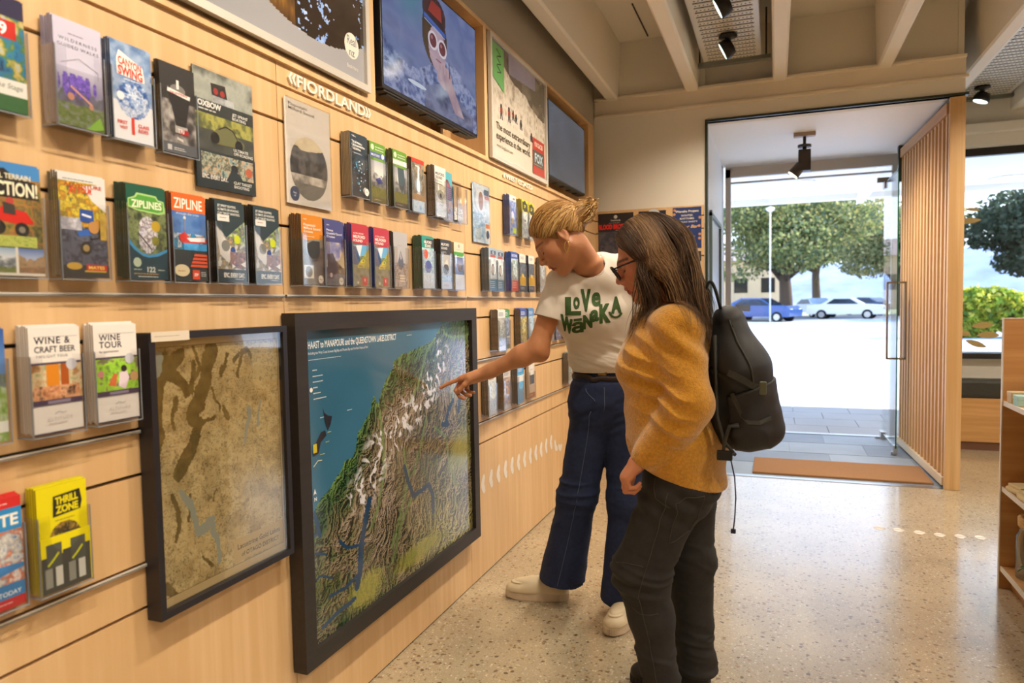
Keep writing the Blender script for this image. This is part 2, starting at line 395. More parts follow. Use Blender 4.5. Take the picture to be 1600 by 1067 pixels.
# slatted timber screen
scr = empty('timber_screen', (2.36, YB, 0), label='tall screen of vertical timber slats with solid oak end post, right of the entrance', cat='screen')
def SX(y): return 2.385-(y-YB)*.035
sl0 = MB(); sl0.bbox((-.008, -.021, .075), (.020, .021, 2.5), .003); slm = None
n = 15
for i in range(n):
    y = YB+.09+i*(1.42/(n-1)); x = SX(y)-2.36
    if slm is None: slm = sl0.build('slat', m_oak, scr, (x, y-YB, 0))
    else:
        c = slm.copy(); COL.objects.link(c); c.location = (x, y-YB, 0)
MB().bbox((.015, -.01, 0), (.105, .035, 2.6), .003).build('post', m_oak, scr)
def skew(z0, z1, x0, x1, ya, yb):
    a = SX(ya)-2.36; b_ = SX(yb)-2.36
    return MB().add([(a+x0, ya-YB, z0), (a+x1, ya-YB, z0), (b_+x1, yb-YB, z0), (b_+x0, yb-YB, z0), (a+x0, ya-YB, z1), (a+x1, ya-YB, z1), (b_+x1, yb-YB, z1), (b_+x0, yb-YB, z1)],
        [(0, 3, 2, 1), (4, 5, 6, 7), (0, 1, 5, 4), (1, 2, 6, 5), (2, 3, 7, 6), (3, 0, 4, 7)])
skew(.02, .075, -.02, .022, YB+.036, YB+1.56).build('bottom_rail', mat('pale_rail', '#d8c7ab', .5), scr)
skew(2.5, 2.575, -.02, .022, YB+.036, YB+1.56).build('top_rail', m_oak2, scr)
skew(.02, 2.575, .024, .034, YB+.036, YB+1.56).build('backing_panel', mat('pale_backing', '#efe3d8', .6), scr)
struct('wall_back', MB().box((2.425, YB+.04, 0), (2.46, 7.22, 3.27)), m_cream)
# coir mat
cm = MB(); cm.bbox((1.15, 5.465, .0), (2.335, 5.985, .016), .004)
tag(cm.build('door_mat', mat('coir', '#9c7148', .95, noise=(260, .35), bump=(300, .8, .004))), 'wide orange-brown coir door mat inside the entrance', 'door mat')
# open glass door leaf
dl = empty('glass_door', (2.233, 7.2, 0), label='frameless glass door leaf standing open against the timber screen', cat='door')
MB().box((-.005, -.80, .06), (.005, .0, 2.33)).build('glass_panel', m_glassc, dl)
MB().box((-.0052, -.804, .06), (.0052, -.8, 2.33)).box((-.0052, -.8, 2.33), (.0052, 0, 2.334)).build('glass_edge', m_glassedge, dl)
for s in (-1, 1):
    h = MB(); X = s*.066
    for z in (.79, 1.412): h.box((min(0, X), -.758, z-.0), (max(0, X), -.742, z+.016))
    h.bbox((X-.008, -.758, .79), (X+.008, -.742, 1.428), .002); h.build('handle', m_steel, dl)
MB().bbox((-.012, -.10, 2.28), (.012, .02, 2.345), .003).bbox((-.06, -.02, 2.345), (.09, .01, 2.39), .003).build('top_pivot', m_steel, dl)
MB().bbox((-.02, -.09, .0), (.02, .02, .07), .004).bbox((-.06, -.05, .0), (.06, -.02, .02), .004).build('floor_pivot', m_alu, dl)
MB().bbox((-.016, -.80, .015), (.016, -.74, .085), .004).bbox((-.03, -.775, .0), (.01, -.755, .03), .003).build('lock_fitting', m_alu, dl)
# frame standing at the left vestibule wall (notice frame)
nf = MB(); 
for a in (((.829, 5.62, .9), (.85, 5.65, 2.0)), ((.829, 6.6, .9), (.85, 6.63, 1.95)), ((.829, 5.62, .9), (.85, 6.63, .93)), ((.829, 5.62, 1.955), (.85, 6.63, 1.985))): nf.box(*a)
nfo = nf.build('notice_frame', mat('teal_grey_frame', '#4d5e5c', .4)); tag(nfo, 'dark grey empty notice frame on the white side wall left of the open doorway', 'frame')
MB().box((.8265, 5.63, .91), (.8285, 6.62, 1.97)).build('backing_sheet', mat('pale_blue_sheet', '#cfdcea', .3), nfo)
# sticker on the outer glass
MB_ = MB().box((.935, 7.2405, 1.19), (1.075, 7.2455, 1.255), 0)
st = MB_.build('glass_sticker', mat('grey_sticker', '#8d9096', .6)); tag(st, 'small grey rectangular sticker on the fixed entrance glass', 'sticker')
# vestibule ceiling spot
def ceiling_spot(loc, label, lampc=True):
    e = empty('ceiling_spotlight', loc, label=label, cat='spotlight')
    MB().bbox((-.08, -.03, -.032), (.08, .03, 0), .004).build('mounting_box', mat('taupe_metal', '#9c8b7c', .5), e)
    MB().cyl((0, 0, -.10), (0, 0, -.03), .012, 10).cyl((0, 0, -.115), (0, 0, -.095), .05, 20).build('stem', mat('brown_black_metal', '#332b26', .5), e)
    MB().bbox((-.045, -.045, -.30), (.045, .045, -.135), .005).cyl((0, 0, -.14), (0, 0, -.11), .015, 10).build('driver_box', mat('brown_black_metal'), e)
    M = Matrix.Translation((-.055, -.01, -.29)) @ Matrix.Rotation(math.radians(40), 4, 'Y')
    h = MB(); h.lathe([(.028, .06), (.04, .05), (.045, -.04), (.043, -.045)], n=20); h.v = [tuple(M @ Vector(p)) for p in h.v]; h.build('lamp_head', mat('brown_black_metal'), e)
    d = MB(); d.lathe([(.0, 0), (.041, 0), (.041, -.004), (0, -.004)], (0, 0, -.045), 20); d.v = [tuple(M @ Vector(p)) for p in d.v]; d.build('lens', mat('lamp_lens_warm', '#fff0c8', .5, emit=6), e)
    return e
lamp('entrance_spot_light', 'SPOT', (1.42, 6.0, 2.27), 150, (1, .86, .68), (2.4, 6.1, 1.1), spot_size=2.2, spot_blend=.8, shadow_soft_size=.05)
ceiling_spot((1.52, 6.02, 2.606), 'dark swivel spotlight under the white entrance ceiling')

# ------------------------------------------------------------------ window alcove on the right with bench
mb = MB(); mb.box((2.42, 6.98, .0), (5.6, 7.16, .80)); mb.box((2.42, 6.98, 2.56), (5.6, 7.16, 3.27)); mb.box((2.42, 7.02, 0), (2.50, 7.16, 3.27))
struct('wall_back', mb, m_cream)
mb = MB(); mb.bbox((2.46, 6.9, .767), (5.6, 7.12, .815), .004); mb.box((2.46, 7.06, 2.495), (5.6, 7.12, 2.56)); struct('window_2', mb, m_black)
struct('window_2', MB().box((2.5, 7.09, .815), (5.6, 7.098, 2.5)), m_glassc)
struct('trim_7', MB().bbox((2.46, 6.9, 2.66), (5.5, 6.98, 2.74), .01), m_cream)
bn = empty('window_bench', (3.6, 6.82, 0), label='timber window bench with a dark cushion in the alcove right of the screen', cat='bench')
MB().bbox((-1.13, 0, .07), (1.8, .15, .44), .004).build('base', ply_mat('bench_veneer', '#d7a56c', '#c08e55', (.05, 1, 1)), bn)
MB().box((-1.13, .012, 0), (1.8, .14, .07)).build('plinth', mat('brown_plinth', '#6b4630', .6), bn)
mb = MB(); mb.bbox((-1.12, -.005, .44), (1.8, .155, .60), .03); mb.build('cushion', mat('dark_olive_leather', '#34332c', .45, bump=(5, .6, .02)), bn)
# gold leaf decals on the alcove glass
gold = mat('gold_film', '#b79a5c', .5)
def leaf_decal(x, z, w, h, ang, i):
    N = 14; pts = []
    for k in range(N+1):
        t = k/N; pts.append((-w/2+w*t, h*math.sin(PI*t)**.8*.5))
    for k in range(N-1, 0, -1):
        t = k/N; pts.append((-w/2+w*t, -h*math.sin(PI*t)**.8*.5))
    ca, sa = math.cos(ang), math.sin(ang)
    m = MB(); m.prism([(p[0]*ca-p[1]*sa, p[0]*sa+p[1]*ca) for p in pts], 1, -.001, .001)
    return m
for x, z, w, h, a, lb in ((2.99, 1.045, .17, .055, .1, 'uppermost gold leaf film shape low on the alcove window'), (3.03, .96, .17, .06, .0, 'middle gold leaf film shape low on the alcove window'), (2.94, .885, .17, .05, -.35, 'lowest gold leaf film shape just above the black sill'),
        (2.855, .975, .09, .05, -.1, 'small gold leaf film shape beside the oak post, low on the glass'), (2.90, 2.045, .12, .028, -.15, 'thin gold leaf film shape high on the alcove window'), (2.87, 1.95, .19, .05, .05, 'wide gold leaf film shape high on the alcove window beside the post')):
    o = leaf_decal(x, z, w, h, a, 0).build('leaf_decal', gold); o.location = (x, 7.087, z); tag(o, lb, 'decal', 'gold leaf decals on the alcove glass')

# ------------------------------------------------------------------ perforated cable trays with lamps
traym = mat('tray_white', '#cfcabd', .45, .3)
def cable_tray(x0, x1, y0, y1, z, label):
    e = empty('cable_tray', ((x0+x1)/2, y1, z), label=label, cat='cable tray'); w = (x1-x0)/2
    mb = MB(); L = y1-y0; y = 0; k = 0
    while y > -L:
        mb.box((-w, y-.068, 0), (w, y-.028, .003))                       # plain band between slots
        mb.box((-w, y-.028, 0), (-w+.03, y, .003)); mb.box((w-.03, y-.028, 0), (w, y, .003))
        mb.prism([(y-.028, 0), (y-.014, .016), (y, 0), (y, .003), (y-.014, .019), (y-.028, .003)], 0, -w+.03, w-.03); mb.box((-w+.034, y-.027, -.0012), (w-.034, y-.018, -.0004), 1)  # raised rib; the dark strip below paints in its shadow
        if L < 3 or k < 40:
            for i in range(14):
                xx = -w+.045+i*(2*w-.09)/13
                mb.box((xx-.0045, y-.053, -.0006), (xx+.0045, y-.044, -.0001), 1)
        y -= .068; k += 1
    for s in (-1, 1): mb.box((s*w-.002, -L, 0), (s*w+.002, 0, .05))
    mb.build('tray', [traym, m_dark], e)
    MB().box((-w-.04, -.03, -.025), (w+.06, .02, .0)).build('cross_rail', m_galv, e)
    for s in (-1, 1): MB().cyl((s*(w+.03), 0, 0), (s*(w+.03), 0, 3.27-z), .006, 8).build('hanger_rod', mat('dark_rod', '#57503f', .5, .6), e)
    return e
cable_tray(.84, 1.217, 1.2, 5.12, 2.95, 'white perforated cable tray between the ceiling beams, above the entrance side')
cable_tray(2.70, 3.10, 2.2, 6.9, 2.95, 'perforated cable tray at the far right above the window alcove')
def tray_lamp(loc, tilt, label, grp='black spot lamps on the cable trays'):
    e = empty('spot_lamp', loc, label=label, cat='spot lamp', group=grp)
    bk = mat('black_lamp', '#1b1817', .35, .3)
    MB().lathe([(.055, 0), (.055, -.012), (.02, -.02), (.016, -.05)], n=20).build('mounting_ring', bk, e)
    M = Matrix.Translation((0, 0, -.078)) @ Matrix.Rotation(tilt, 4, 'Y')
    h = MB(); h.lathe([(.02, .035), (.048, .028), (.058, 0), (.06, -.035), (.054, -.036)], n=24); h.v = [tuple(M @ Vector(p)) for p in h.v]; h.build('lamp_head', bk, e)
    d = MB(); d.lathe([(0, 0), (.052, 0), (.052, -.003), (0, -.003)], (0, 0, -.0335), 24); d.v = [tuple(M @ Vector(p)) for p in d.v]; d.build('lens', mat('lamp_lens_cool', '#dff5ea', .5, emit=2.5), e)
    return e
tray_lamp((1.03, 4.62, 2.943), 1.1, 'black spot lamp on the near tray, lower of the two lamps in view')
tray_lamp((1.05, 3.95, 2.943), 1.1, 'black spot lamp cut by the top edge of the photo on the near tray')
tray_lamp((2.83, 6.55, 2.943), .35, 'lit spot lamp on the far right tray above the alcove')

# ------------------------------------------------------------------ outside
pav = mat('sunlit_paving', '#bcc4d0', .8, noise=(1.2, .06))
mb = MB(); mb.box((-60, 7.28, -.25), (70, 46, -.02)); struct('ground', mb, pav)
mb = MB()
for i in range(-14, 30):
    for j in range(4):
        mb.box((i*.6+.003+(j % 2)*.3, 7.30+j*.45+.003, -.06), ((i+1)*.6-.003+(j % 2)*.3, 7.30+(j+1)*.45-.003, -.002))
struct('ground', mb, mat('grey_paver', '#a3a3a5', .8, noise=(2, .1)))
mb = MB(); mb.box((-60, 46, -.25), (90, 62, -.06)); struct('ground', mb, mat('asphalt', '#6d7078', .8))
mb = MB(); mb.box((-90, 62, -.25), (120, 260, -.04)); struct('ground', mb, mat('verge_ground', '#a9ad86', .9))
struct('trim_8', MB().box((-60, 45.7, -.2), (90, 46, .06)), mat('kerb', '#c4c2bd', .8))
# canopy
mb = MB(); mb.box((-4, 7.18, 2.75), (9, 10.95, 2.97)); mb.box((-4, 10.8, 2.68), (9, 10.95, 2.75)); struct('ceiling', mb, m_white)
mb = MB(); mb.box((2.36, 7.3, 2.62), (2.44, 10.9, 2.75)); struct('trim_9', mb, m_white)
def downlight(loc, r, label):
    e = empty('recessed_light', loc, label=label, cat='light')
    MB().lathe([(r, 0), (r, -.012), (r*.8, -.012), (r*.8, 0)], n=24).build('rim', m_white, e)
    MB().lathe([(0, -.004), (r*.8, -.004), (r*.8, -.008), (0, -.008)], n=24).build('lens', mat('lamp_lens_warm'), e)
downlight((1.63, 9.44, 2.75), .14, 'small round light in the white canopy outside the entrance')
downlight((4.02, 10.3, 2.75), .24, 'large round light in the canopy seen through the alcove window')
# ================================================================== TREES, CARS, HILLS
leafm = mat('tree_leaf', '#55602f', .6, vcol=True)
_nt = leafm.node_tree; _tr = _nt.nodes.new('ShaderNodeBsdfTranslucent'); _mx = _nt.nodes.new('ShaderNodeMixShader'); _mx.inputs[0].default_value = .5; _at = [n for n in _nt.nodes if n.type == 'ATTRIBUTE'][0]
_nt.links.new(_at.outputs['Color'], _tr.inputs[0]); _nt.links.new(_nt.nodes['Principled BSDF'].outputs[0], _mx.inputs[1]); _nt.links.new(_tr.outputs[0], _mx.inputs[2]); _nt.links.new(_mx.outputs[0], _nt.nodes['Material Output'].inputs[0])
bark = mat('bark', '#5a4b3d', .9, bump=(8, .8, .05))
def leaf_cloud(rng, blobs, n, size, cols):
    """blobs: (centre, radii); n leaf quads spread over their shells"""
    v = np.zeros((n*4, 3)); c = np.zeros((n, 3))
    vol = np.array([b[1][0]*b[1][2] for b in blobs]); pr = vol/vol.sum()
    idx = rng.choice(len(blobs), n, p=pr)
    C0 = np.array([b[0] for b in blobs])[idx]; R0 = np.array([b[1] for b in blobs])[idx]
    d = rng.normal(size=(n, 3)); d /= np.linalg.norm(d, axis=1)[:, None]
    rad = rng.uniform(.45, 1.0, n)**.6
    p = C0+d*R0*rad[:, None]
    a = rng.normal(size=(n, 3)); a /= np.linalg.norm(a, axis=1)[:, None]
    b = np.cross(a, rng.normal(size=(n, 3))); b /= np.linalg.norm(b, axis=1)[:, None]
    s = size*rng.uniform(.6, 1.3, n)[:, None]
    v[0::4] = p-a*s; v[1::4] = p+b*s*.55; v[2::4] = p+a*s; v[3::4] = p-b*s*.55
    t = rng.integers(0, len(cols), n); c = np.array([s2l(x) for x in cols])[t]*rng.uniform(.75, 1.25, (n, 1))
    return v, c
def quads_obj(name, v, c, m, parent=None):
    n = len(c); me = bpy.data.meshes.new(name)
    me.from_pydata([], [], []); me.vertices.add(n*4); me.vertices.foreach_set('co', v.astype(np.float32).ravel())
    me.loops.add(n*4); me.loops.foreach_set('vertex_index', np.arange(n*4, dtype=np.int32))
    me.polygons.add(n); me.polygons.foreach_set('loop_start', np.arange(0, n*4, 4, dtype=np.int32)); me.polygons.foreach_set('loop_total', np.full(n, 4, np.int32))
    at = me.color_attributes.new('Col', 'FLOAT_COLOR', 'CORNER'); k = np.ones((n, 4, 4), np.float32); k[:, :, :3] = c[:, None, :]; at.data.foreach_set('color', k.ravel())
    me.materials.append(m); me.update(calc_edges=True); me.validate(); return link(name, me, parent)
def tree(loc, H, Rr, trunk, seed, label, cols, group='trees beyond the car park', n=5200, size=.15, lift=0.3):
    rng = np.random.default_rng(seed); e = empty('tree', loc, label=label, cat='tree', group=group)
    mb = MB(); mb.tube([(0, 0, -.1), (.05, 0, H*.14), (-.03, 0, H*.3), (0, 0, H*.5), (.1, 0, H*.75)], [trunk*1.25, trunk, trunk*.85, trunk*.5, trunk*.15], 10)
    blobs = []
    for k in range(13):
        a = rng.uniform(0, 2*PI); z0 = H*rng.uniform(.22, .45); r = Rr*rng.uniform(.35, .8); z1 = H*rng.uniform(.42, .85)
        if k % 2 == 0: a = (k//2)*PI/3.2
        end = (r*math.cos(a), r*math.sin(a)*.8, z1)
        mb.tube([(0, 0, z0), (end[0]*.45, end[1]*.45, z0+(z1-z0)*.35), end], [trunk*.4, trunk*.28, trunk*.08], 6)
        q = rng.uniform(.28, .46)*Rr
        blobs.append((end, (q*1.25, q*1.15, q*.8)))
    for k in range(9):
        a = rng.uniform(0, 2*PI); z = H*rng.uniform(lift+.08, .9); rr = Rr*math.sqrt(max(.05, 1-((z/H-.55)/.5)**2))*rng.uniform(.2, .75); q = rng.uniform(.25, .38)*Rr
        blobs.append(((rr*math.cos(a), rr*math.sin(a), z), (q*1.2, q*1.2, q*.75)))
    mb.build('trunk', bark, e)
    v, c = leaf_cloud(rng, blobs, n, size, cols); quads_obj('foliage', v, c, leafm, e); return e
TC1 = ['#8f9a5c', '#6f7d4e', '#a5a566', '#66755a', '#b5ae72']
TC2 = ['#aaa672', '#8a8f5c', '#c0b680', '#77805a']
tree((1.9, 50.5, 0), 9.4, 5.0, .42, 3, 'large spreading tree left of centre through the doorway', TC1, n=20000)
tree((9.6, 57.5, 0), 8.6, 4.4, .36, 8, 'rounded pale tree seen through the doorway beside the glass door', TC2, n=17000)
tree((4.6, 67, 0), 11.0, 4.4, .36, 12, 'taller tree behind and between the two doorway trees', TC1, n=12000)
tree((16.6, 50, 0), 8.4, 4.4, .45, 21, 'dark dense tree seen through the alcove window', ['#3f4d3a', '#4a5946', '#5a6650', '#33422f'], n=20000, size=.17, lift=.15)
# hedge beyond the alcove window
rng = np.random.default_rng(5); blobs = []
for k in range(30):
    blobs.append(((6.0+k*.3, 26+rng.uniform(-.3, .3), rng.uniform(.3, 1.15)), (.75, .6, .45)))
v, c = leaf_cloud(rng, blobs, 30000, .10, ['#a9b43a', '#c9c63f', '#86a035', '#6d8a36', '#dcd35a'])
he = quads_obj('hedge', v, c, leafm); tag(he, 'clipped yellow-green hedge outside the alcove window', 'hedge')
# parked cars
def car(loc, rz, color, label, kind='hatch', s=1.0):
    e = empty('car', loc, rz, label=label, cat='car', group='cars parked under the trees'); e.scale = (s, s, s)
    paint = mat('paint_'+color, color, .25, coat=.6)
    body = [(-2.1, .35), (-2.15, .75), (-1.9, .98), (-1.0, 1.02), (-.3, 1.45), (1.0, 1.48), (1.75, 1.1), (2.1, .95), (2.15, .4)] if kind == 'hatch' else [(-2.3, .35), (-2.35, .75), (-2.1, .9), (-1.0, .98), (-.35, 1.4), (.7, 1.42), (1.35, 1.02), (2.25, .95), (2.3, .4)]
    bm = bmesh.new(); N = len(body); W = .86; rows = []
    for y, k in ((-W, .0), (-W*.97, .0), (W*.97, .0), (W, .0)):
        row = []
        for i, (x, z) in enumerate(body):
            inset = .16 if z > 1.2 else (.04 if z > .9 else 0)
            yy = math.copysign(abs(y)-inset, y); zz = z+(-.03 if abs(y) == W else 0)
            row.append(bm.verts.new((x, yy, zz)))
        rows.append(row)
    for a, b_ in zip(rows[:-1], rows[1:]):
        for i in range(N-1): bm.faces.new((a[i], a[i+1], b_[i+1], b_[i]))
        bm.faces.new((a[-1], a[0], b_[0], b_[-1]))
    bm.faces.new(rows[0][::-1]); bm.faces.new(rows[-1])
    bmesh.ops.recalc_face_normals(bm, faces=bm.faces); me = bpy.data.meshes.new('body'); bm.to_mesh(me); bm.free(); me.materials.append(paint); link('body', me, e)
    gl = mat('car_glass', '#222b38', .1)
    g = [p for p in body if p[1] > 1.0]
    for sy in (-1, 1):
        q = [(-.88, 1.03), (-.3, 1.36), (.92, 1.38), (1.4, 1.06)] if kind == 'hatch' else [(-.85, 1.0), (-.33, 1.33), (.62, 1.34), (1.05, 1.02)]
        mm = MB(); mm.add([(x, sy*(.845 if z < 1.2 else .72), z) for x, z in q], [(0, 1, 2, 3)]).add([(x, sy*(.835 if z < 1.2 else .71), z) for x, z in q], [(0, 3, 2, 1)]); mm.build('side_window', gl, e)
    a, b_ = body[3], body[4]
    MB().add([(a[0]-.01, -.72, a[1]+.04), (a[0]-.01, .72, a[1]+.04), (b_[0]-.04, .62, b_[1]-.03), (b_[0]-.04, -.62, b_[1]-.03)], [(0, 1, 2, 3)]).build('windscreen', gl, e)
    for x in (-1.35, 1.35):
        for sy in (-1, 1):
            MB().cyl((x, sy*.70, .32), (x, sy*.88, .32), .32, 18).cyl((x, sy*.88, .32), (x, sy*.885, .32), .19, 14, 1).build('wheel', [m_dark, m_alu], e)
    for sy in (-1, 1): MB().bbox((-2.13, sy*.6-.15, .66), (-2.02, sy*.6+.15, .8), .02).build('headlight', mat('lamp_glass', '#e9edf2', .2), e)
    return e
car((.5, 45.2, -.06), 2.7, '#274a86', 'dark blue hatchback parked left of the near tree trunk')
car((3.9, 57.0, -.06), -1.1, '#9fb0c8', 'silver blue car parked just right of the near tree trunk', 'sedan')
car((5.6, 50.2, -.06), 2.9, '#e6e8ea', 'white car parked between the two tree trunks', 'sedan')
car((8.4, 62.0, -.06), 2.4, '#2b4684', 'dark blue car parked between the white car and the right trunk', 'sedan')
car((11.6, 52.0, -.06), 2.9, '#c8ccd2', 'pale car mostly behind the right tree trunk')
# lamp post and far hills, low building
lp = empty('lamp_post', (1.0, 43, 0), label='slim pale lamp post in front of the large tree', cat='lamp post')
MB().cyl((0, 0, 0), (0, 0, 6.3), .04, 10).build('post', mat('pale_post', '#d8dbe0', .5), lp)
MB().lathe([(.05, 6.3), (.22, 6.42), (.24, 6.55), (.06, 6.62)], n=16).build('lamp_head', m_white, lp)
def hills(y, pts, color, name, label=None):
    N = 90; xs = np.linspace(pts[0][0], pts[-1][0], N); hs = np.interp(xs, [p[0] for p in pts], [p[1] for p in pts])+fbm(xs*.06, xs*0, seed=4)*3
    v = []; f = []
    for i in range(N):
        for j in range(5): v.append((xs[i], y+j*14, (hs[i]*math.sin(j/4*PI/2)) if j else -1))
    for i in range(N-1):
        for j in range(4): a = i*5+j; f.append((a, a+5, a+6, a+1))
    return struct(name, MB().add(v, f, smooth=True), mat('hill_'+color, color, .95, noise=(.12, .3)))
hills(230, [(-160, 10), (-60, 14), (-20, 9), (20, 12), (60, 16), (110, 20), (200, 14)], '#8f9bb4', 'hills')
hb = empty('low_building', (-2.5, 92, 0), label='low tan building far behind the trees at the left', cat='building')
MB().box((-9, 0, 0), (5.5, 8, 6.2)).build('wall', mat('tan_wall', '#cdb094', .8), hb)
MB().prism([(-.6, 6.2), (8.6, 6.2), (4, 8.4)], 0, -9.5, 6).build('roof', mat('pink_roof', '#b39b92', .7), hb)
for i in range(4): MB().box((-7.5+i*3.2, -.05, 2.2), (-5.9+i*3.2, 0, 4)).build('window', m_dark, hb)
# ================================================================== PRINTED MATTER
m_print = mat('printed_paper', '#ffffff', .42, vcol=True)
m_gloss = mat('printed_gloss', '#ffffff', .12, vcol=True, coat=.5)
def pal(cols, t):
    """numpy palette lookup, t 0..1 -> linear rgb"""
    C = np.array([s2l(c) for c in cols]); t = np.clip(t, 0, .9999)*(len(cols)-1); i = t.astype(int); f = (t-i)[..., None]
    return C[i]*(1-f)+C[np.minimum(i+1, len(cols)-1)]*f
class Art:
    """a printed sheet in the plane x = 0 facing +x; u runs along +y, v from the top down"""
    def __init__(s, w, h, base='#ffffff', thick=.001, cell=.0022, sidecol=None, back=True):
        s.w, s.h, s.cell = w, h, cell; s.mb = MB(); s.k = 0; s.seed = 1
        if thick: s.mb.box((-thick, 0, 0), (0, w, h), 0, s2l(sidecol or base))
        s.rect(0, 0, 1, 1, base)
    def P(s, u, v): return (s.k*.00012, u*s.w, (1-v)*s.h)
    def nxt(s): s.k += 1
    def poly(s, pts, c):
        s.nxt(); s.mb.add([s.P(*p) for p in pts], [list(range(len(pts)))], 0, s2l(c)); return s
    def rect(s, u0, v0, u1, v1, c): return s.poly([(u0, v1), (u1, v1), (u1, v0), (u0, v0)], c)
    def ell(s, cu, cv, ru, c, rv=None, n=28, a0=0, a1=2*PI):
        rv = rv if rv else ru*s.w/s.h
        return s.poly([(cu+ru*math.cos(a0+(a1-a0)*k/n), cv-rv*math.sin(a0+(a1-a0)*k/n)) for k in range(n)], c)
    def line(s, pts, wd, c):
        s.nxt()
        for (a, b), (c_, d) in zip(pts[:-1], pts[1:]):
            dx, dy = (c_-a)*s.w, (d-b)*s.h; L = math.hypot(dx, dy) or 1; nx, ny = -dy/L*wd/2/s.w, dx/L*wd/2/s.h
            s.mb.add([s.P(a+nx, b+ny), s.P(c_+nx, d+ny), s.P(c_-nx, d-ny), s.P(a-nx, b-ny)], [(0, 1, 2, 3)], 0, s2l(c))
        return s
    def grid(s, u0, v0, u1, v1, fn, cell=None, mask=None):
        cell = cell or s.cell; nx = max(2, int((u1-u0)*s.w/cell)); ny = max(2, int((v1-v0)*s.h/cell)); s.nxt()
        us = np.linspace(u0, u1, nx+1); vs = np.linspace(v0, v1, ny+1)
        uc, vc = np.meshgrid((us[1:]+us[:-1])/2, (vs[1:]+vs[:-1])/2); col = fn(uc, vc)
        keep = mask(uc, vc) if mask is not None else None
        o = len(s.mb.v)
        for v in vs: s.mb.v.extend([s.P(u, v) for u in us])
        for j in range(ny):
            for i in range(nx):
                if keep is not None and not keep[j, i]: continue
                q = o+j*(nx+1)+i
                s.mb.f.append((q+nx+1, q+nx+2, q+1, q)); s.mb.m.append(0); s.mb.c.append(tuple(col[j, i])); s.mb.sm.append(False)
        return s
    def noise(s, u0, v0, u1, v1, cols, sc=9, seed=0, vert=0., sharp=1.6, **k):
        def fn(u, v):
            t = fbm(u*s.w*sc*10, v*s.h*sc*10, seed=seed+7*len(cols), oct=4); t = (t-.5)*sharp+.5+vert*((v-v0)/(v1-v0)-.5)
            return pal(cols, t)
        return s.grid(u0, v0, u1, v1, fn, **k)
    def land(s, u0, v0, u1, v1, sky=('#8fb0d0', '#d8dfe6'), mt=('#3c4650', '#7d858c', '#e8ecef'), gr=('#4d5a34', '#8c9450'), h1=.35, h2=.75, seed=0, rough=.25, **k):
        def fn(u, v):
            uu = (u-u0)/(u1-u0); vv = (v-v0)/(v1-v0)
            ridge = h1+rough*(fbm(uu*3.2+seed, uu*0, seed=seed)-.5)*2
            gl = h2+.08*(fbm(uu*3, uu*0, seed=seed+5)-.5)
            c = pal(sky, vv/max(.05, h1)); n = fbm(uu*9, vv*9*s.h/s.w*.6, seed=seed+2)
            m = pal(mt, n*1.2-.1+np.clip(.25-(vv-ridge)*1.2, -.2, .3)); g = pal(gr, fbm(uu*14, vv*22, seed=seed+3)*1.3-.15)
            out = np.where((vv < ridge)[..., None], c, np.where((vv < gl)[..., None], m, g)); return out
        return s.grid(u0, v0, u1, v1, fn, **k)
    def text(s, t, u, v, h, c, bold=.0, fit=None, align='l', sq=1.0, skew=0., spacing=1.0, shear=0.):
        """v = baseline from the top; h = cap height as a fraction of the sheet height"""
        size = h*s.h/.69; vs, fs, w = text_geo(t, 1.0, bold, spacing, shear); k = size*sq
        if fit and w*k > 0: k = fit*s.w/w
        W = w*k/s.w; u0 = u-(W/2 if align == 'c' else (W if align == 'r' else 0)); s.nxt()
        s.mb.add([(s.k*.00012, (u0+p[0]*k/s.w)*s.w, (1-v)*s.h+p[1]*size+skew*p[0]*k) for p in vs], fs, 0, s2l(c)); return s
    def greek(s, u0, v0, u1, n, c, dv=.02, wd=.0016, seed=0):
        """rows of small print too fine to read"""
        r = random.Random(seed); s.nxt()
        for i in range(n):
            u = u0; v = v0+i*dv; end = u1-(u1-u0)*r.uniform(0, .25)
            while u < end:
                w = min(r.uniform(.03, .1)*(.1/s.w if s.w > .3 else 1), end-u); a = s.P(u, v); b = s.P(u+w, v)
                s.mb.add([a, b, (b[0], b[1], b[2]+wd), (a[0], a[1], a[2]+wd)], [(0, 1, 2, 3)], 0, s2l(c)); u += w+.012*(.1/s.w if s.w > .3 else 1)
        return s
    def build(s, name, m=None, parent=None, loc=None): return s.mb.build(name, m or m_print, parent, loc, fix=False)

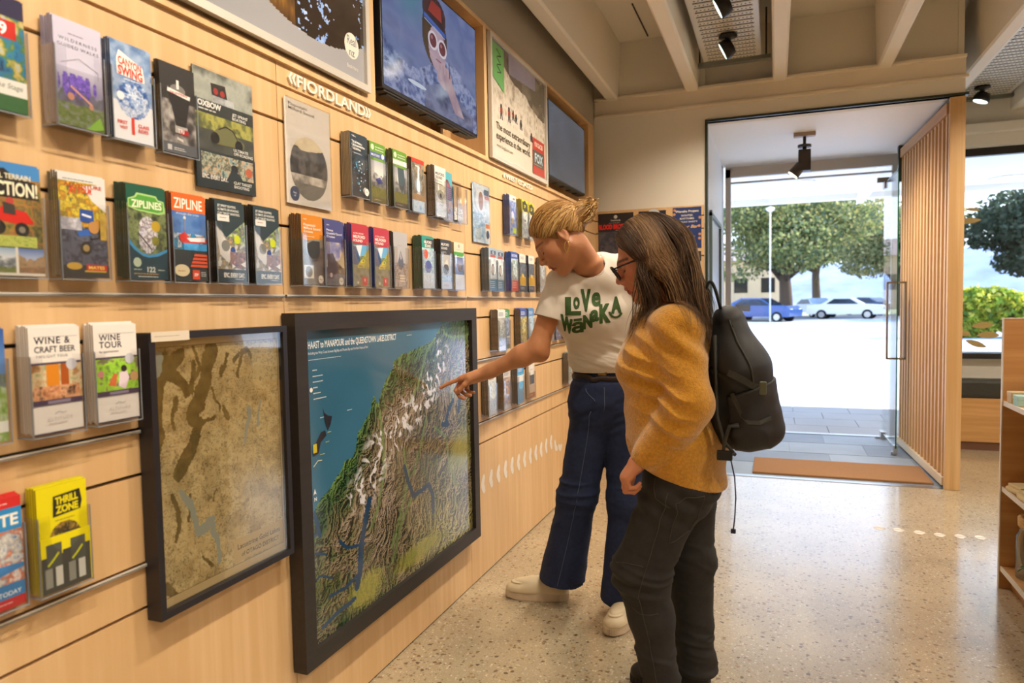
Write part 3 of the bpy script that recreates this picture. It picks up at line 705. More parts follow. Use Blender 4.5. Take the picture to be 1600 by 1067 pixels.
# ------------------------------------------------------------------ leaflet covers (99 x 210 mm), drawn after the photograph
WD, HD = .1, .2
def cov(base, side=None, t=.0045): return Art(WD, HD, base, t, sidecol=side or base)
def c_lake69():
    a = cov('#2c4a3a'); a.noise(0, .16, 1, .78, ['#1c3a5c', '#2f7fb0', '#4a7a3c', '#c9b060', '#8fc0d8'], 7, 3); a.rect(0, 0, 1, .17, '#2a2547').rect(.25, .2, .85, .36, '#c4281e')
    return a.text('69', .55, .33, .1, '#ffffff', .03, align='c').rect(0, .72, 1, .86, '#eceae2').text('Lake Stage', .92, .80, .045, '#55604f', shear=.2, align='r').rect(0, .86, 1, 1, '#3a6a3e')
def c_wild():
    a = cov('#c9c6dc', '#8f8aa8'); a.land(0, .45, 1, 1, ('#b6b2c8', '#8c88a0'), ('#4b4658', '#6e6a80', '#4a5a3a'), ('#4a5a33', '#6b7a3c', '#8a86a0'), .35, .6, 4)
    a.text('WILDERNESS', .5, .20, .030, '#4a4858', align='c', spacing=1.35, fit=.8).text('GUIDED WALKS', .5, .26, .030, '#4a4858', align='c', spacing=1.2, fit=.86).greek(.3, .13, .7, 1, '#7a778a')
    a.line([(.12, .42), (.5, .34), (.9, .42), (.9, .5)], .0012, '#8f8b9a'); a.noise(.05, .5, .85, .72, ['#5a3ea8', '#7a5cc8', '#4a3a88', '#9a80e0'], 12, 8, mask=lambda u, v: ((u-.42)/.38)**2+((v-.6)/.11)**2 < 1+.5*np.sin(u*40))
    a.line([(.3, .62), (.75, .76)], .004, '#d6a08a').ell(.3, .72, .07, '#c08a72').ell(.72, .78, .05, '#b98a70').poly([(.6, 1), (.9, .86), (.98, .97), (.8, 1)], '#7fae3e'); return a
def c_swing():
    a = cov('#e6e8ec', '#3a4a68'); a.noise(0, 0, 1, .6, ['#5f7fae', '#7f9cc6', '#a8bcd8', '#486a9e'], 5, 5, vert=.4)
    a.noise(.1, .34, .92, .78, ['#1d3f7a', '#3c62a6', '#8aa4d0', '#dde6f4', '#2a4f90'], 14, 6, mask=lambda u, v: ((u-.52)/.4)**2+((v-.56)/.2)**2 < 1)
    a.poly([(.14, .17), (.2, .08), (.78, .2), (.82, .35), (.14, .33)], '#fff4ea').text('CANYON', .18, .22, .075, '#e2391f', .03, fit=.56, skew=-.12).text('SWING', .17, .325, .085, '#e2391f', .04, fit=.6, skew=-.06)
    a.greek(.3, .37, .8, 1, '#eef2f6').ell(.2, .55, .09, '#f2f4f8').text('1', .48, .92, .16, '#e2391f', .03, align='c').text('FIRST', .34, .84, .035, '#e2391f', .02, align='r').text('CLASS', .6, .84, .035, '#e2391f', .02).text('VISIT', .34, .89, .03, '#e2391f', .02, align='r').text('RIDES', .6, .89, .035, '#e2391f', .02); return a
def c_skippers():
    a = cov('#33302e', '#1e1b1a'); a.noise(0, .4, 1, .92, ['#2c2a29', '#4c4846', '#8b8580', '#b9b3ac'], 6, 9, vert=.25).poly([(.22, .3), (.85, .34), (.7, .68), (.42, .68)], '#2a2726').ell(.5, .27, .22, '#7b7672', rv=.06)
    a.line([(.5, .16), (.5, .26)], .007, '#e8e4df').line([(.2, .29), (.85, .33)], .009, '#e9e4de').text('SKIPPERS', .52, .325, .025, '#a33', .02, align='c', fit=.5).rect(.38, .68, .74, .76, '#b3aca6').rect(.52, .71, .76, .77, '#b4262c').text('TRI', .45, .755, .045, '#ece7e0', .03)
    a.line([(.42, .82), (.6, .84)], .006, '#d6d0c8').rect(0, .88, 1, 1, '#5b5e62').rect(.14, .91, .26, .97, '#c8c6c2').greek(.32, .94, .7, 2, '#d8d6d2'); return a
def c_action():
    a = cov('#5a6a48', '#4a4a40'); a.rect(0, 0, 1, .14, '#4387c9').noise(0, .12, 1, .74, ['#4c4a2c', '#7c7438', '#b07a3c', '#6b5a3a', '#93863f'], 9, 12).poly([(0, .12), (.1, .06), (.35, .04), (.55, .12), (.9, .14), (.97, .3), (0, .3)], '#26221e')
    a.text('ALL TERRAIN', .12, .13, .045, '#efe6c4', .02, fit=.7).text('ACTION!', .02, .275, .115, '#f3ecce', .03, fit=.92).poly([(.05, .45), (.3, .38), (.72, .42), (.85, .52), (.5, .53), (.15, .5)], '#c9281c').ell(.2, .57, .13, '#25221f').ell(.62, .58, .13, '#25221f').ell(.62, .58, .06, '#7c766a').ell(.42, .33, .07, '#b8443a').poly([(.3, .34), (.5, .36), (.52, .45), (.3, .44)], '#403a36')
    a.noise(0, .64, .88, .74, ['#9fb04a', '#c9d46a', '#8aa03c'], 16, 3).land(0, .75, .48, .98, seed=3).land(.52, .75, 1, .98, ('#5a78b8', '#a9b8d8'), ('#7a6a58', '#b0926c', '#8c7c6a'), ('#a8805c', '#6e5a44'), seed=6).rect(.47, .74, .52, 1, '#e8e4d8').rect(0, .975, 1, 1, '#ded9cc'); return a
def c_jetboat():
    a = cov('#c9c7c2', '#6b6350'); a.noise(0, .06, 1, .5, ['#d9b92c', '#c8862a', '#8a7a34', '#e4c83a', '#6a6840'], 10, 4, vert=-.2).rect(0, 0, 1, .07, '#dcdad6').poly([(.5, .1), (1, .06), (1, .34), (.7, .24)], '#dedcda').greek(.1, .055, .9, 1, '#6a6a70').text('ADVENTURE', .12, .12, .035, '#b8471e', .03, fit=.8).text('JET TOUR', .2, .175, .05, '#d8452a', .04, fit=.5, shear=.2)
    a.noise(0, .5, 1, 1, ['#4a4a58', '#5f6272', '#38363f', '#777a88'], 8, 2).noise(0, .42, .45, .54, ['#dcdce4', '#9a9aa8', '#c8c8d0'], 10, 2).poly([(.42, .33), (.7, .33), (.72, .46), (.42, .45)], '#2c4f9c').line([(.46, .38), (.66, .4)], .004, '#dfe6f2').poly([(.35, .55), (.6, .52), (.64, .58), (.38, .6)], '#3763b4').ell(.52, .71, .13, '#3a352c').ell(.52, .71, .07, '#a88f5c').line([(.62, .62), (.82, .6), (.85, .45)], .003, '#26231f').noise(.84, .36, .98, .62, ['#d8b848', '#b49240'], 9, 2).ell(.7, .5, .12, '#b8874c')
    a.rect(0, .88, 1, 1, '#3c3834').ell(.25, .89, .16, '#c9a23c', rv=.035).rect(.5, .87, .95, .93, '#c52a2a').rect(.46, .93, .93, .945, '#c9b23c').text('MATES', .72, .915, .03, '#f0d860', .03, align='c', fit=.35); return a
def c_ziplines():
    a = cov('#24463c', '#1f3a33'); a.rect(0, 0, 1, .2, '#1f5844').noise(0, .2, 1, .74, ['#2c3428', '#5a6440', '#8a9a60', '#3a3a3c'], 10, 7).noise(.28, .3, .85, .72, ['#8a86a0', '#cfcdd8', '#6a5a5c', '#e4e2e8', '#3c3640'], 13, 9, mask=lambda u, v: ((u-.5)/.25)**2+((v-.52)/.2)**2 < 1).line([(.25, .5), (.6, .68)], .003, '#2c2622').ell(.72, .42, .12, '#b89a2c').ell(.7, .58, .1, '#7a7a2c')
    a.poly([(.0, .55), (.1, .62), (.3, .71), (.5, .735), (.7, .72), (1, .66), (1, 1), (0, 1)], '#3f96cf').poly([(0, .62), (.15, .69), (.35, .75), (.5, .765), (.75, .745), (1, .69), (1, 1), (0, 1)], '#23404a')
    a.poly([(.03, .15), (.2, .12), (.25, .08), (.75, .09), (.8, .13), (.95, .14), (.98, .27), (.8, .29), (.25, .27), (.03, .24)], '#a9cf7e').poly([(.06, .16), (.22, .135), (.28, .1), (.73, .11), (.78, .145), (.92, .155), (.93, .25), (.78, .27), (.25, .255), (.06, .225)], '#54a03c').text('ZIPLINES', .5, .235, .075, '#eef0d0', .03, fit=.78, align='c')
    a.ell(.2, .82, .1, '#b8c8b0').text('122', .55, .92, .055, '#d8e0d8', .03, align='c').greek(.1, .9, .35, 1, '#c8d4c8').greek(.72, .9, .95, 1, '#c8d4c8').greek(.1, .945, .9, 1, '#d8a860').greek(.2, .975, .85, 1, '#dde4dd'); return a
def c_zipline():
    a = cov('#3c4a56', '#5a3420'); a.noise(0, .2, 1, .62, ['#3f68ae', '#5c86c4', '#35589c'], 3, 2, vert=.6).noise(0, .45, 1, .64, ['#4a6a8c', '#c9d4dc', '#3a5560', '#2f8fc8', '#4a6a54'], 10, 3).rect(0, .64, 1, 1, '#3c4444').rect(0, 0, 1, .2, '#e2661e').text('ZIPLINE', .06, .165, .115, '#fdf3e6', .015, fit=.84).text('through the trees', .12, .235, .026, '#dfe4f0', fit=.68).ell(.36, .27, .04, '#dfe6ea').line([(.36, .27), (.36, .42)], .0014, '#a89a90')
    a.poly([(.2, .47), (.34, .43), (.5, .5), (.9, .47), (1, .5), (1, .54), (.55, .57), (.36, .6), (.24, .55)], '#c9423a').poly([(.4, .5), (.95, .48), (.95, .53), (.5, .54)], '#e8e8ee').ell(.28, .5, .1, '#c23028').noise(.3, .56, 1, .64, ['#2f8fd0', '#58a8dc'], 9, 1)
    for i in range(4): a.poly([(.62-.04*i, .68+.042*i), (1, .68+.042*i), (1, .71+.042*i), (.58-.04*i, .71+.042*i)], '#e2603a')
    return a.ell(.22, .88, .22, '#e4d8b0', rv=.07).greek(.1, .89, .36, 1, '#b05a3a').rect(.52, .87, .74, .98, '#e2532c').text('ZIP', .63, .94, .03, '#fff', .02, align='c').greek(.78, .9, .95, 3, '#c8ccc8')
def c_oxb():
    a = cov('#2e3c40', '#241f1c'); a.rect(0, .28, 1, .84, '#8b8a86').noise(0, .34, 1, .84, ['#9a9a98', '#d6d4cf', '#6a6a64', '#b4a07a', '#57604a'], 9, 15).poly([(0, 0), (1, 0), (1, .22), (.35, .45), (0, .28)], '#2e3c40').noise(.38, .22, 1, .52, ['#c9a86a', '#5a6070', '#9ab04c', '#dcdccc'], 12, 5, mask=lambda u, v: v > .45-(u-.35)*.35).poly([(.0, .3), (.62, .62), (.4, .76), (.12, .66)], '#d8d4ce').ell(.32, .55, .14, '#7a7a72').ell(.56, .6, .09, '#30498a').ell(.72, .46, .11, '#c9d424')
    a.noise(.45, .62, 1, .82, ['#4a3f3c', '#a0705a', '#3f3c5a', '#d8a080'], 10, 6)
    for i, t in enumerate(('JET SPRINT BOATING', 'ULTIMATE OFF-ROADING', 'CLAY TARGET SHOOTING')): a.text(t, .08, .075+.045*i, .028, '#e6e6e0', .02, fit=.62+.1*i if i < 2 else .74)
    return a.rect(.06, .17, .46, .25, '#e4e0da').greek(.14, .21, .4, 1, '#8a4a3a').poly([(.5, .77), (.62, .8), (.5, .83)], '#e9e7e2').poly([(.98, .73), (.98, .81), (.8, .77)], '#e9e7e2').rect(0, .85, 1, 1, '#2e3c40').text('EPIC. EVERY DAY.', .93, .94, .055, '#efe9de', .03, fit=.72, align='r').greek(.6, .965, .95, 1, '#c8ccc8')
def c_wine(two):
    a = cov('#ebe6e0', '#cfc8c0')
    if two: a.text('WINE &', .1, .155, .062, '#2c2a3c', .015, spacing=1.15).text('CRAFT BEER', .1, .235, .055, '#2c2a3c', .015, fit=.8).text('TWILIGHT TOUR', .12, .285, .024, '#5a5868', spacing=1.2)
    else: a.text('WINE', .12, .16, .062, '#2c2a3c', .015, spacing=1.1).text('TOUR', .12, .235, .062, '#2c2a3c', .015, spacing=1.1).text('by appointment', .12, .285, .024, '#3a3848')
    a.line([(.1, .09), (.95, .09)], .0006, '#8c8894')
    if two: a.rect(.02, .33, 1, .35, '#4a3f5c').noise(.02, .35, 1, .68, ['#8f9a70', '#d8c8a0', '#b88a5a', '#6a4a30'], 8, 3).rect(.3, .35, .55, .6, '#d9861e').rect(.58, .35, .74, .62, '#a8521a').noise(.05, .55, .95, .68, ['#7a4a34', '#c98a60', '#e0aa80', '#4a3430'], 12, 5)
    else: a.rect(.02, .33, 1, .35, '#4a3f5c').noise(.02, .35, 1, .68, ['#5a6a34', '#8fc83a', '#a8d844', '#7a6a60', '#6f9a30'], 8, 8).poly([(.28, .62), (.42, .5), (.5, .52), (.45, .64)], '#c96a3a').poly([(.55, .5), (.72, .48), (.78, .56), (.68, .68), (.52, .64)], '#e4d2dc').ell(.66, .46, .07, '#2c2220').ell(.9, .55, .1, '#c9a070').ell(.12, .5, .07, '#d08a8a')
    a.ell(.8, .36, .11, '#c9cad4').rect(.02, .68, 1, .73, '#453a58').rect(.3, .69, .75, .72, '#8f86a0').line([(.42, .82), (.5, .8), (.58, .815), (.66, .81)], .001, '#8a8894').text('ALTITUDE', .52, .88, .032, '#c4bcb8', align='c', spacing=1.25, fit=.5).greek(.3, .91, .75, 1, '#c4bcb8').rect(0, .985, 1, 1, '#4a4658'); return a
def c_lake(top='#3567b0'):
    a = cov('#4a6a9a'); a.land(0, 0, 1, 1, ('#2f5aa8', '#5a86c4'), ('#55708c', '#7a8c9c', '#5c6c58'), ('#4a7a4a', '#8fae5a', '#c8cfc8'), .3, .5, 5).rect(0, .82, 1, .92, '#e4e6e2'); return a
def c_lte():
    a = cov('#d9d6cf', '#c23a30'); a.rect(0, .0, 1, .1, '#cf2c2a').greek(.3, .06, .9, 1, '#f0dcd8').rect(0, .1, 1, .3, '#2f8ccc').text('ULTIMATE', .94, .255, .1, '#f6f2e6', .03, fit=1.4, align='r').noise(0, .3, 1, .84, ['#3f7fbc', '#dcd8d0', '#9aa0a8', '#c96a3c', '#e8e4de', '#3c6cae'], 8, 11).poly([(.1, .5), (.5, .46), (.55, .56), (.15, .62)], '#d4622c').poly([(.0, .68), (.4, .6), (1, .62), (1, .66), (.3, .72)], '#3d86c8')
    return a.rect(0, .78, 1, .91, '#3a80bc').text('BOOK TODAY', .93, .885, .04, '#eef2f4', .01, align='r').rect(0, .91, 1, 1, '#c22c30').greek(.3, .955, .9, 1, '#f0c8c4')
def c_thrill():
    a = cov('#e6d80e', '#b8ac14'); a.poly([(.32, .1), (.86, .08), (.9, .2), (.86, .28), (.3, .3)], '#2a2a1c').text('THRILL', .36, .185, .065, '#e6d80e', .05, fit=.46, skew=.04).text('ZONE', .36, .27, .065, '#e6d80e', .05, fit=.46, skew=.02).greek(.34, .34, .84, 1, '#8f8a2c')
    a.noise(.2, .36, .86, .68, ['#3c3422', '#a8843c', '#6a5a2c', '#2c261c', '#c89a48'], 14, 4, mask=lambda u, v: ((u-.53)/.32)**2+((v-.52)/.165)**2 < 1).ell(.56, .5, .11, '#35333c').poly([(.36, .66), (.46, .57), (.68, .56), (.78, .64)], '#2f2d34'); return a
def c_thrill_front():
    a = Art(WD, .105, '#e6d80e', .003); a.poly([(.0, .34), (.42, .34), (.42, .28), (.98, .28), (.98, 1), (0, 1)], '#4a4a44')
    for u in (.1, .58): a.rect(u, .12, u+.3, .56, '#55584e').line([(u+.02, .5), (u+.12, .42), (u+.24, .3)], .004, '#c9cf1e')
    for u in (.06, .26, .52, .72): a.rect(u, .55+.0*u, u+.14, .9, '#8f9088' if u in (.06, .52) else '#c8c8c0')
    return a
def c_star():
    a = cov('#34414a', '#9a8a72'); a.noise(0, .38, 1, 1, ['#2c3740', '#3c4850', '#55585a', '#6a6560'], 4, 3, vert=.4); r = random.Random(4); a.nxt()
    for i in range(46): a.ell(min(.95, max(.05, r.gauss(.4, .26))), r.uniform(.42, .92), r.uniform(.01, .035), r.choice(['#a8dcf0', '#5aa8d0', '#dceef4', '#3f86b4']), n=7)
    for i, t in enumerate(('Te Anau', 'Glowworm', 'Caves')): a.text(t, .1, .17+.05*i, .036, '#f0eee8', .012, fit=(.5, .66, .42)[i])
    return a.text('realnz', .1, .07, .022, '#e8e6e0', .01).greek(.12, .33, .7, 1, '#b8bcc0').ell(.82, .91, .12, '#f2eee4').text('Real', .82, .915, .026, '#3a4650', align='c')
def c_green(seed, mid='#5a6a9a'):
    a = cov('#6e9a34', '#4a4438'); a.rect(0, 0, 1, .16, '#6a9c30').ell(.18, .08, .1, '#dfe6c4').text('southern', .34, .075, .025, '#eef2e0', .02, fit=.55).text('discoveries', .34, .12, .025, '#eef2e0', .02, fit=.55).rect(0, .16, 1, .25, mid).text('MILFORD', .08, .225, .035, '#e8eaf2', .02, fit=.55).ell(.82, .2, .09, '#f0f2f4').rect(.1, .26, .8, .295, '#7aa83c').land(0, .3, 1, .92, ('#b8bcc4', '#dedcd4'), ('#4a5058', '#8a8a86', '#d4d2cc'), ('#6a7034', '#9a9444'), .35, .7, seed).rect(0, .92, 1, 1, '#6f6838' if seed == 3 else '#4a4640').greek(.25, .965, .7, 1, '#d8d4c0')
    if seed == 3: a.poly([(.3, .62), (.6, .57), (.8, .66), (.5, .7)], '#3c4890')
    else: a.poly([(.3, .3), (.75, .3), (.85, .55), (.6, .75), (.35, .6)], '#4a5a60')
    return a
def c_red():
    a = cov('#5c5850', '#3a342c'); a.noise(0, .06, 1, .7, ['#4a4a48', '#7c7464', '#a89a80', '#5c6a70'], 8, 4).poly([(.5, .1), (.66, .14), (.6, .4), (.68, .66), (.4, .7), (.46, .4)], '#e0e4ea').ell(.5, .5, .24, '#8fa0b0', rv=.14).ell(.52, .5, .12, '#e8ecf2', rv=.16).noise(0, .66, 1, .8, ['#c9a070', '#a88a68'], 8, 2).noise(0, .78, 1, 1, ['#a8cdf2', '#dfeefa', '#7ab0e4'], 6, 2)
    return a.rect(0, 0, 1, .075, '#d8402c').line([(.3, .13), (.6, .14)], .004, '#f0ece4').line([(.7, .1), (.62, .25)], .004, '#c8281c')
def c_milw():
    a = cov('#e4e0d8', '#5a4a3c'); a.noise(0, .34, 1, .72, ['#cfc8b4', '#a8a088', '#e8e4dc', '#8c8678'], 6, 5).text('MILFORD', .08, .17, .05, '#4a3c38', .02, fit=.8).text('SOUND', .08, .245, .05, '#4a3c38', .02, fit=.6).greek(.1, .3, .8, 1, '#7a706a').line([(.0, .345), (.7, .355)], .002, '#3a302c').ell(.5, .56, .3, '#8f8a7a', rv=.1).ell(.5, .58, .1, '#3a3428').noise(0, .72, 1, 1, ['#cfdcec', '#eef2f8', '#a8bcd4'], 7, 6).greek(.35, .76, .8, 2, '#6a7a90'); return a
def c_teal():
    a = cov('#5cb0c0', '#6a7c80'); a.ell(.5, .3, .34, '#a05a64', rv=.11).ell(.5, .2, .16, '#7a4038', rv=.045).rect(.1, .3, .95, .58, '#6a5a7a'); 
    for i in range(7): a.line([(.12, .34+.04*i), (.9, .35+.04*i)], .0012, '#a8a0b0')
    return a.noise(0, .6, 1, 1, ['#8a6a5c', '#c8a080', '#5a5a7a', '#a8b8c8'], 9, 3)
def c_orange():
    a = cov('#55524e', '#4a4036'); a.rect(0, 0, 1, .36, '#d8851a').noise(0, .4, 1, 1, ['#4c4a48', '#6e6c68', '#5a5650', '#7e7a72'], 5, 3, vert=.1).poly([(0, .36), (.2, .38), (.5, .34), (1, .33), (1, .45), (0, .5)], '#8a8478').poly([(.22, .42), (.5, .36), (.84, .36), (.84, .55), (.7, .66), (.36, .67), (.25, .55)], '#34332f').rect(.08, .72, .52, .91, '#e4dccc').ell(.3, .815, .16, '#4a423a').text('realnz', .1, .07, .022, '#f4ead8', .01)
    for i, t in enumerate(('Piopiotahi', 'Milford Sound', 'Cruises')): a.text(t, .1, .155+.048*i, .034, '#fbf2e2', .014, fit=(.55, .78, .42)[i])
    return a.greek(.12, .31, .7, 1, '#f4e2c0').ell(.84, .92, .12, '#ece4d4').text('Real', .84, .93, .026, '#4a4a44', align='c')
def c_purple():
    a = cov('#4d4f86', '#3c2a20'); a.noise(0, .33, 1, .72, ['#5a5a8c', '#8a88ac', '#c9b89a', '#dccaa0'], 3, 3, vert=.8).noise(.2, .5, 1, 1, ['#4a464c', '#6a6458', '#8a8274'], 9, 6, mask=lambda u, v: v > .55+.3*np.abs(u-.35)).noise(0, .82, 1, 1, ['#5a5860', '#7c7a80', '#4a4850'], 8, 4).poly([(.12, .52), (.4, .5), (.62, .68), (.7, .82), (.1, .84)], '#55505a').text('realnz', .1, .08, .022, '#e6e4f0', .01)
    for i, t in enumerate(('Patea', 'Doubtful Sound', 'Cruises')): a.text(t, .1, .165+.05*i, .034, '#eceaf4', .014, fit=(.34, .8, .42)[i])
    return a.ell(.28, .84, .07, '#d8c0b8').ell(.8, .93, .12, '#ece6da').text('Real', .8, .94, .026, '#4a4a54', align='c')
def c_juicy(side):
    a = cov('#c03a48', side); a.noise(0, .3, 1, 1, ['#4a5a44', '#6a7a5c', '#8a9088', '#5c6a6c'], 6, 3).poly([(0, .33), (1, .31), (1, .5), (0, .5)], '#6cb0dc').poly([(.0, .33), (.25, .36), (.5, .6), (.4, .66), (0, .64)], '#2f5484').poly([(.22, .34), (.6, .32), (.45, .52)], '#dfe9f2').noise(.3, .38, 1, .7, ['#b8a83c', '#7c8a3a', '#d4c44a', '#5a6a3c'], 12, 3, mask=lambda u, v: v > .78-.42*u).rect(0, 0, 1, .31, '#bf3848')
    return a.text('CRUISE', .1, .15, .024, '#f0dcdc', .01, fit=.6).text('MILFORD', .08, .215, .045, '#fbeee8', .03, fit=.7).text('SOUND', .08, .275, .04, '#fbeee8', .03, fit=.54).rect(.55, .84, .85, .98, '#d0283c').line([(.7, .87), (.7, .92)], .004, '#fff').ell(.3, .94, .05, '#c8d0cc')
def c_grey():
    a = cov('#b9b7b8', '#3a2c2a'); a.noise(.0, .55, 1, 1, ['#8a8688', '#b8b4b6', '#6a6266', '#cfcac4'], 8, 4).poly([(.5, .32), (.68, .5), (.7, .6), (.55, .68), (.38, .66), (.28, .55)], '#626472').poly([(.5, .34), (.58, .46), (.5, .5), (.42, .44)], '#aaa6b0').greek(.3, .24, .7, 1, '#9a989a')
    for i in range(3): a.line([(.4, .78+.05*i), (.75, .78+.05*i)], .006, '#e4dccc')
    return a
def c_tealms():
    a = cov('#2f9a8c', '#3f4c38'); a.rect(.35, .04, 1, .2, '#3f4448').text('MILFORD', .2, .13, .05, '#f0eadc', .04, fit=.62).text('SOUND', .25, .2, .05, '#f0eadc', .04, fit=.5).noise(0, .22, 1, .7, ['#5ab0a8', '#d8e0e4', '#8fb8cc', '#e8e4dc'], 6, 8).ell(.3, .34, .2, '#d45a38', rv=.09).ell(.5, .58, .28, '#5560a0', rv=.12).noise(0, .7, 1, 1, ['#c4d0da', '#e2e8ec', '#a4b4c4'], 8, 4); return a
def c_blackms():
    a = cov('#35353a', '#2e2a28'); a.rect(0, .3, 1, 1, '#bcbcb6').text('MILFORD', .08, .12, .05, '#ece8de', .03, fit=.72).text('SOUND', .08, .195, .045, '#ece8de', .03, fit=.56).greek(.1, .25, .6, 2, '#c8c4bc').ell(.48, .6, .26, '#5a5a60', rv=.11).poly([(.3, .5), (.6, .38), (.7, .5)], '#d8d4c8').noise(.1, .72, 1, .86, ['#8ab4dc', '#c8dcec', '#6a90b8'], 9, 4).rect(0, .86, 1, 1, '#dcdcdc').greek(.25, .92, .75, 2, '#a8a8a8'); return a
def c_cream():
    a = cov('#ddd6bc', '#9a8a68'); a.rect(0, .2, 1, .29, '#4fa045').ell(.5, .07, .08, '#a8a088').greek(.25, .15, .75, 1, '#a09878').land(0, .31, 1, .68, ('#5a6aa0', '#a0a8c8'), ('#4a4a50', '#6a6670', '#8a8898'), ('#3a3a34', '#57523c'), .4, .8, 3).rect(0, .68, 1, 1, '#e2dcbc').greek(.2, .8, .8, 4, '#c8c094', .03); return a
def c_blue_h():
    a = cov('#4a5fa4', '#3f4a7c'); a.rect(0, 0, 1, .14, '#dfdcd6').rect(.5, .06, .8, .1, '#c24a3c').noise(0, .14, 1, 1, ['#3f55a0', '#6a80c0', '#a8b4d8', '#4a60a8'], 7, 3).ell(.45, .5, .2, '#c8cce0').ell(.45, .65, .16, '#b8a470').rect(.45, .82, .95, .96, '#c9d834'); return a
def c_yel(seed):
    a = cov('#d8cf2c', '#8a8440'); a.poly([(.1, .04), (.9, .08), (.95, .3), (.1, .26)], '#26241e').ell(.5, .16, .3, '#3c3a2c').text('ZIP', .5, .2, .07, '#d8cf2c', .04, align='c', skew=.05).noise(0, .32, 1, 1, ['#b4b8b4', '#dce0de', '#8c9490', '#c8d0c8'], 9, seed).ell(.5, .55, .16, '#5a5c60', rv=.03).greek(.2, .78, .8, 4, '#8a9098', .03); return a
def c_kayak():
    a = cov('#9fb0c0', '#55606c'); a.rect(.25, .05, .9, .14, '#3a4c68').text('ICE', .57, .125, .055, '#dfe8f0', .03, align='c').rect(.2, .15, .85, .21, '#b4584a').noise(0, .22, 1, .72, ['#b4c4d0', '#e6ecf0', '#8a9cac'], 6, 5).ell(.5, .5, .17, '#5c5450', rv=.14).ell(.5, .5, .09, '#b0a8a0', rv=.1).rect(0, .74, 1, 1, '#6a8ca8').greek(.1, .8, .9, 4, '#e4eaf0', .045, .003); return a
def c_hike():
    a = cov('#c8d2da', '#3a5aa8'); a.rect(0, 0, 1, .16, '#2c52a8').text('SKYDIVE', .5, .11, .06, '#e6ecf6', .02, align='c', fit=.8).noise(0, .16, 1, .72, ['#8aa0a8', '#dce4e8', '#6a8478', '#a8bcc8'], 11, 7).rect(0, .72, 1, 1, '#d8564a').greek(.1, .78, .9, 4, '#f0d0c8', .045, .003); return a
def c_navyyel(seed):
    a = cov('#e2ded2', '#2c3048'); a.greek(.15, .07, .8, 3, '#8a8c94', .03, .003).noise(0, .22, 1, .6, ['#3a4458', '#6a7484', '#2c3444', '#a8a8a0'], 10, seed).rect(0, .6, 1, .82, '#e0b42c').ell(.5, .62, .2, '#e0b42c').rect(0, .84, 1, 1, '#4a5468').greek(.15, .9, .85, 2, '#c8ccd4', .035, .003); return a
def c_small(base, cols, top, seed, words=None, band=None):
    a = cov(base, '#6a5a48'); a.noise(0, .2, 1, .9, cols, 9, seed); a.rect(0, 0, 1, .2, top).greek(.12, .08, .85, 3, '#5a6068' if top > '#9' else '#e4e8ee', .035, .003)
    if band: a.rect(0, band[0], 1, band[1], band[2])
    return a
def c_rental():
    a = cov('#d8cfc4', '#c8b49c'); a.ell(.5, .22, .3, '#e6e0d8').greek(.25, .2, .75, 2, '#8a7a70').rect(.1, .36, .92, .62, '#46505c').rect(.1, .64, .92, .85, '#d0c4b8').rect(0, .86, 1, 1, '#9c5a44').greek(.1, .92, .9, 2, '#e0c4b4'); return a
# holders and leaflets ---------------------------------------------------------------
def holder_mesh(depth, w=.106, h=.15, cut=True):
    """open topped clear box with thumb cut-out in the front"""
    mb = MB(); t = .0022
    mb.box((.001, 0, 0), (.001+t, w, h+.03)).box((.001, 0, -t), (depth, w, 0)).box((.001, 0, 0), (depth, t, h)).box((.001, w-t, 0), (depth, w, h))
    f = []; r = .03; c = w/2
    pts = [(0, 0), (w, 0), (w, h), (c+r, h)]+[(c+r*math.cos(a), h-.045-r*.9*math.sin(a)) for a in np.linspace(0, PI, 9)]+[(c-r, h), (0, h)] if cut else [(0, 0), (w, 0), (w, h), (0, h)]
    mb.prism([(p[0], p[1]) for p in pts], 0, depth-t, depth)
    e = MB(); q = .0011
    for a, b in (((depth-t, 0, 0), (depth, q, h)), ((depth-t, w-q, 0), (depth, w, h)), ((depth-t, 0, -t), (depth, w, -t+q*1.5)), ((.001, 0, -t), (depth, q*1.3, 0))): e.box(a, b)
    return mb, e
_hold = {}
def holder(y, z, depth, label, group):
    key = round(depth, 3)
    if key not in _hold:
        mb, e = holder_mesh(depth); _hold[key] = (mb.build('body', m_acryl).data, e.build('rim', m_edgem).data)
        for o in [o for o in COL.objects if o.data in _hold[key]]: bpy.data.objects.remove(o)
    r = empty('leaflet_holder', (0, y, z), label=label, cat='leaflet holder', group=group)
    link('body', _hold[key][0], r); link('front_rim', _hold[key][1], r); return r
m_edgem = mat('acrylic_rim', '#aab4c0', .25)
ROWN = {'A': 1.659, 'B': 1.367, 'C': 1.072, 'D': .771}
def leaflets(fn, y, row, n, desc, where, depth=None, grp=None, lean=0.0, w=WD, hold=True, dx=0.0, jitter=.003):
    """one holder, a front leaflet and n-1 more of the same print behind it"""
    z = ROWN[row]; t = .0058; depth = depth or (n*t+.006)
    rnd = random.Random(int(y*1000))
    if hold: holder(y-.003, z-.002, depth+.004, 'clear holder of '+desc+' leaflets '+where, 'clear acrylic leaflet holders')
    a = fn(); src = a.build('leaflet', loc=(depth-.002-.0, y, z+.001)); tag(src, 'front '+desc+' leaflet '+where, 'leaflet')
    for i in range(1, n):
        c = src.copy(); COL.objects.link(c); c.location = (depth-.002-i*t, y+rnd.uniform(-.0005, .0005), z+.001+rnd.uniform(0, jitter))
        if fn.__name__ == 'c_orange' or True: c.location.z += 0.0015*(i % 3)
        c['label'] = desc+' leaflet behind the front one '+where; c['group'] = desc+' leaflets behind the front one '+where; c['category'] = 'leaflet'
    return src
L_ = leaflets
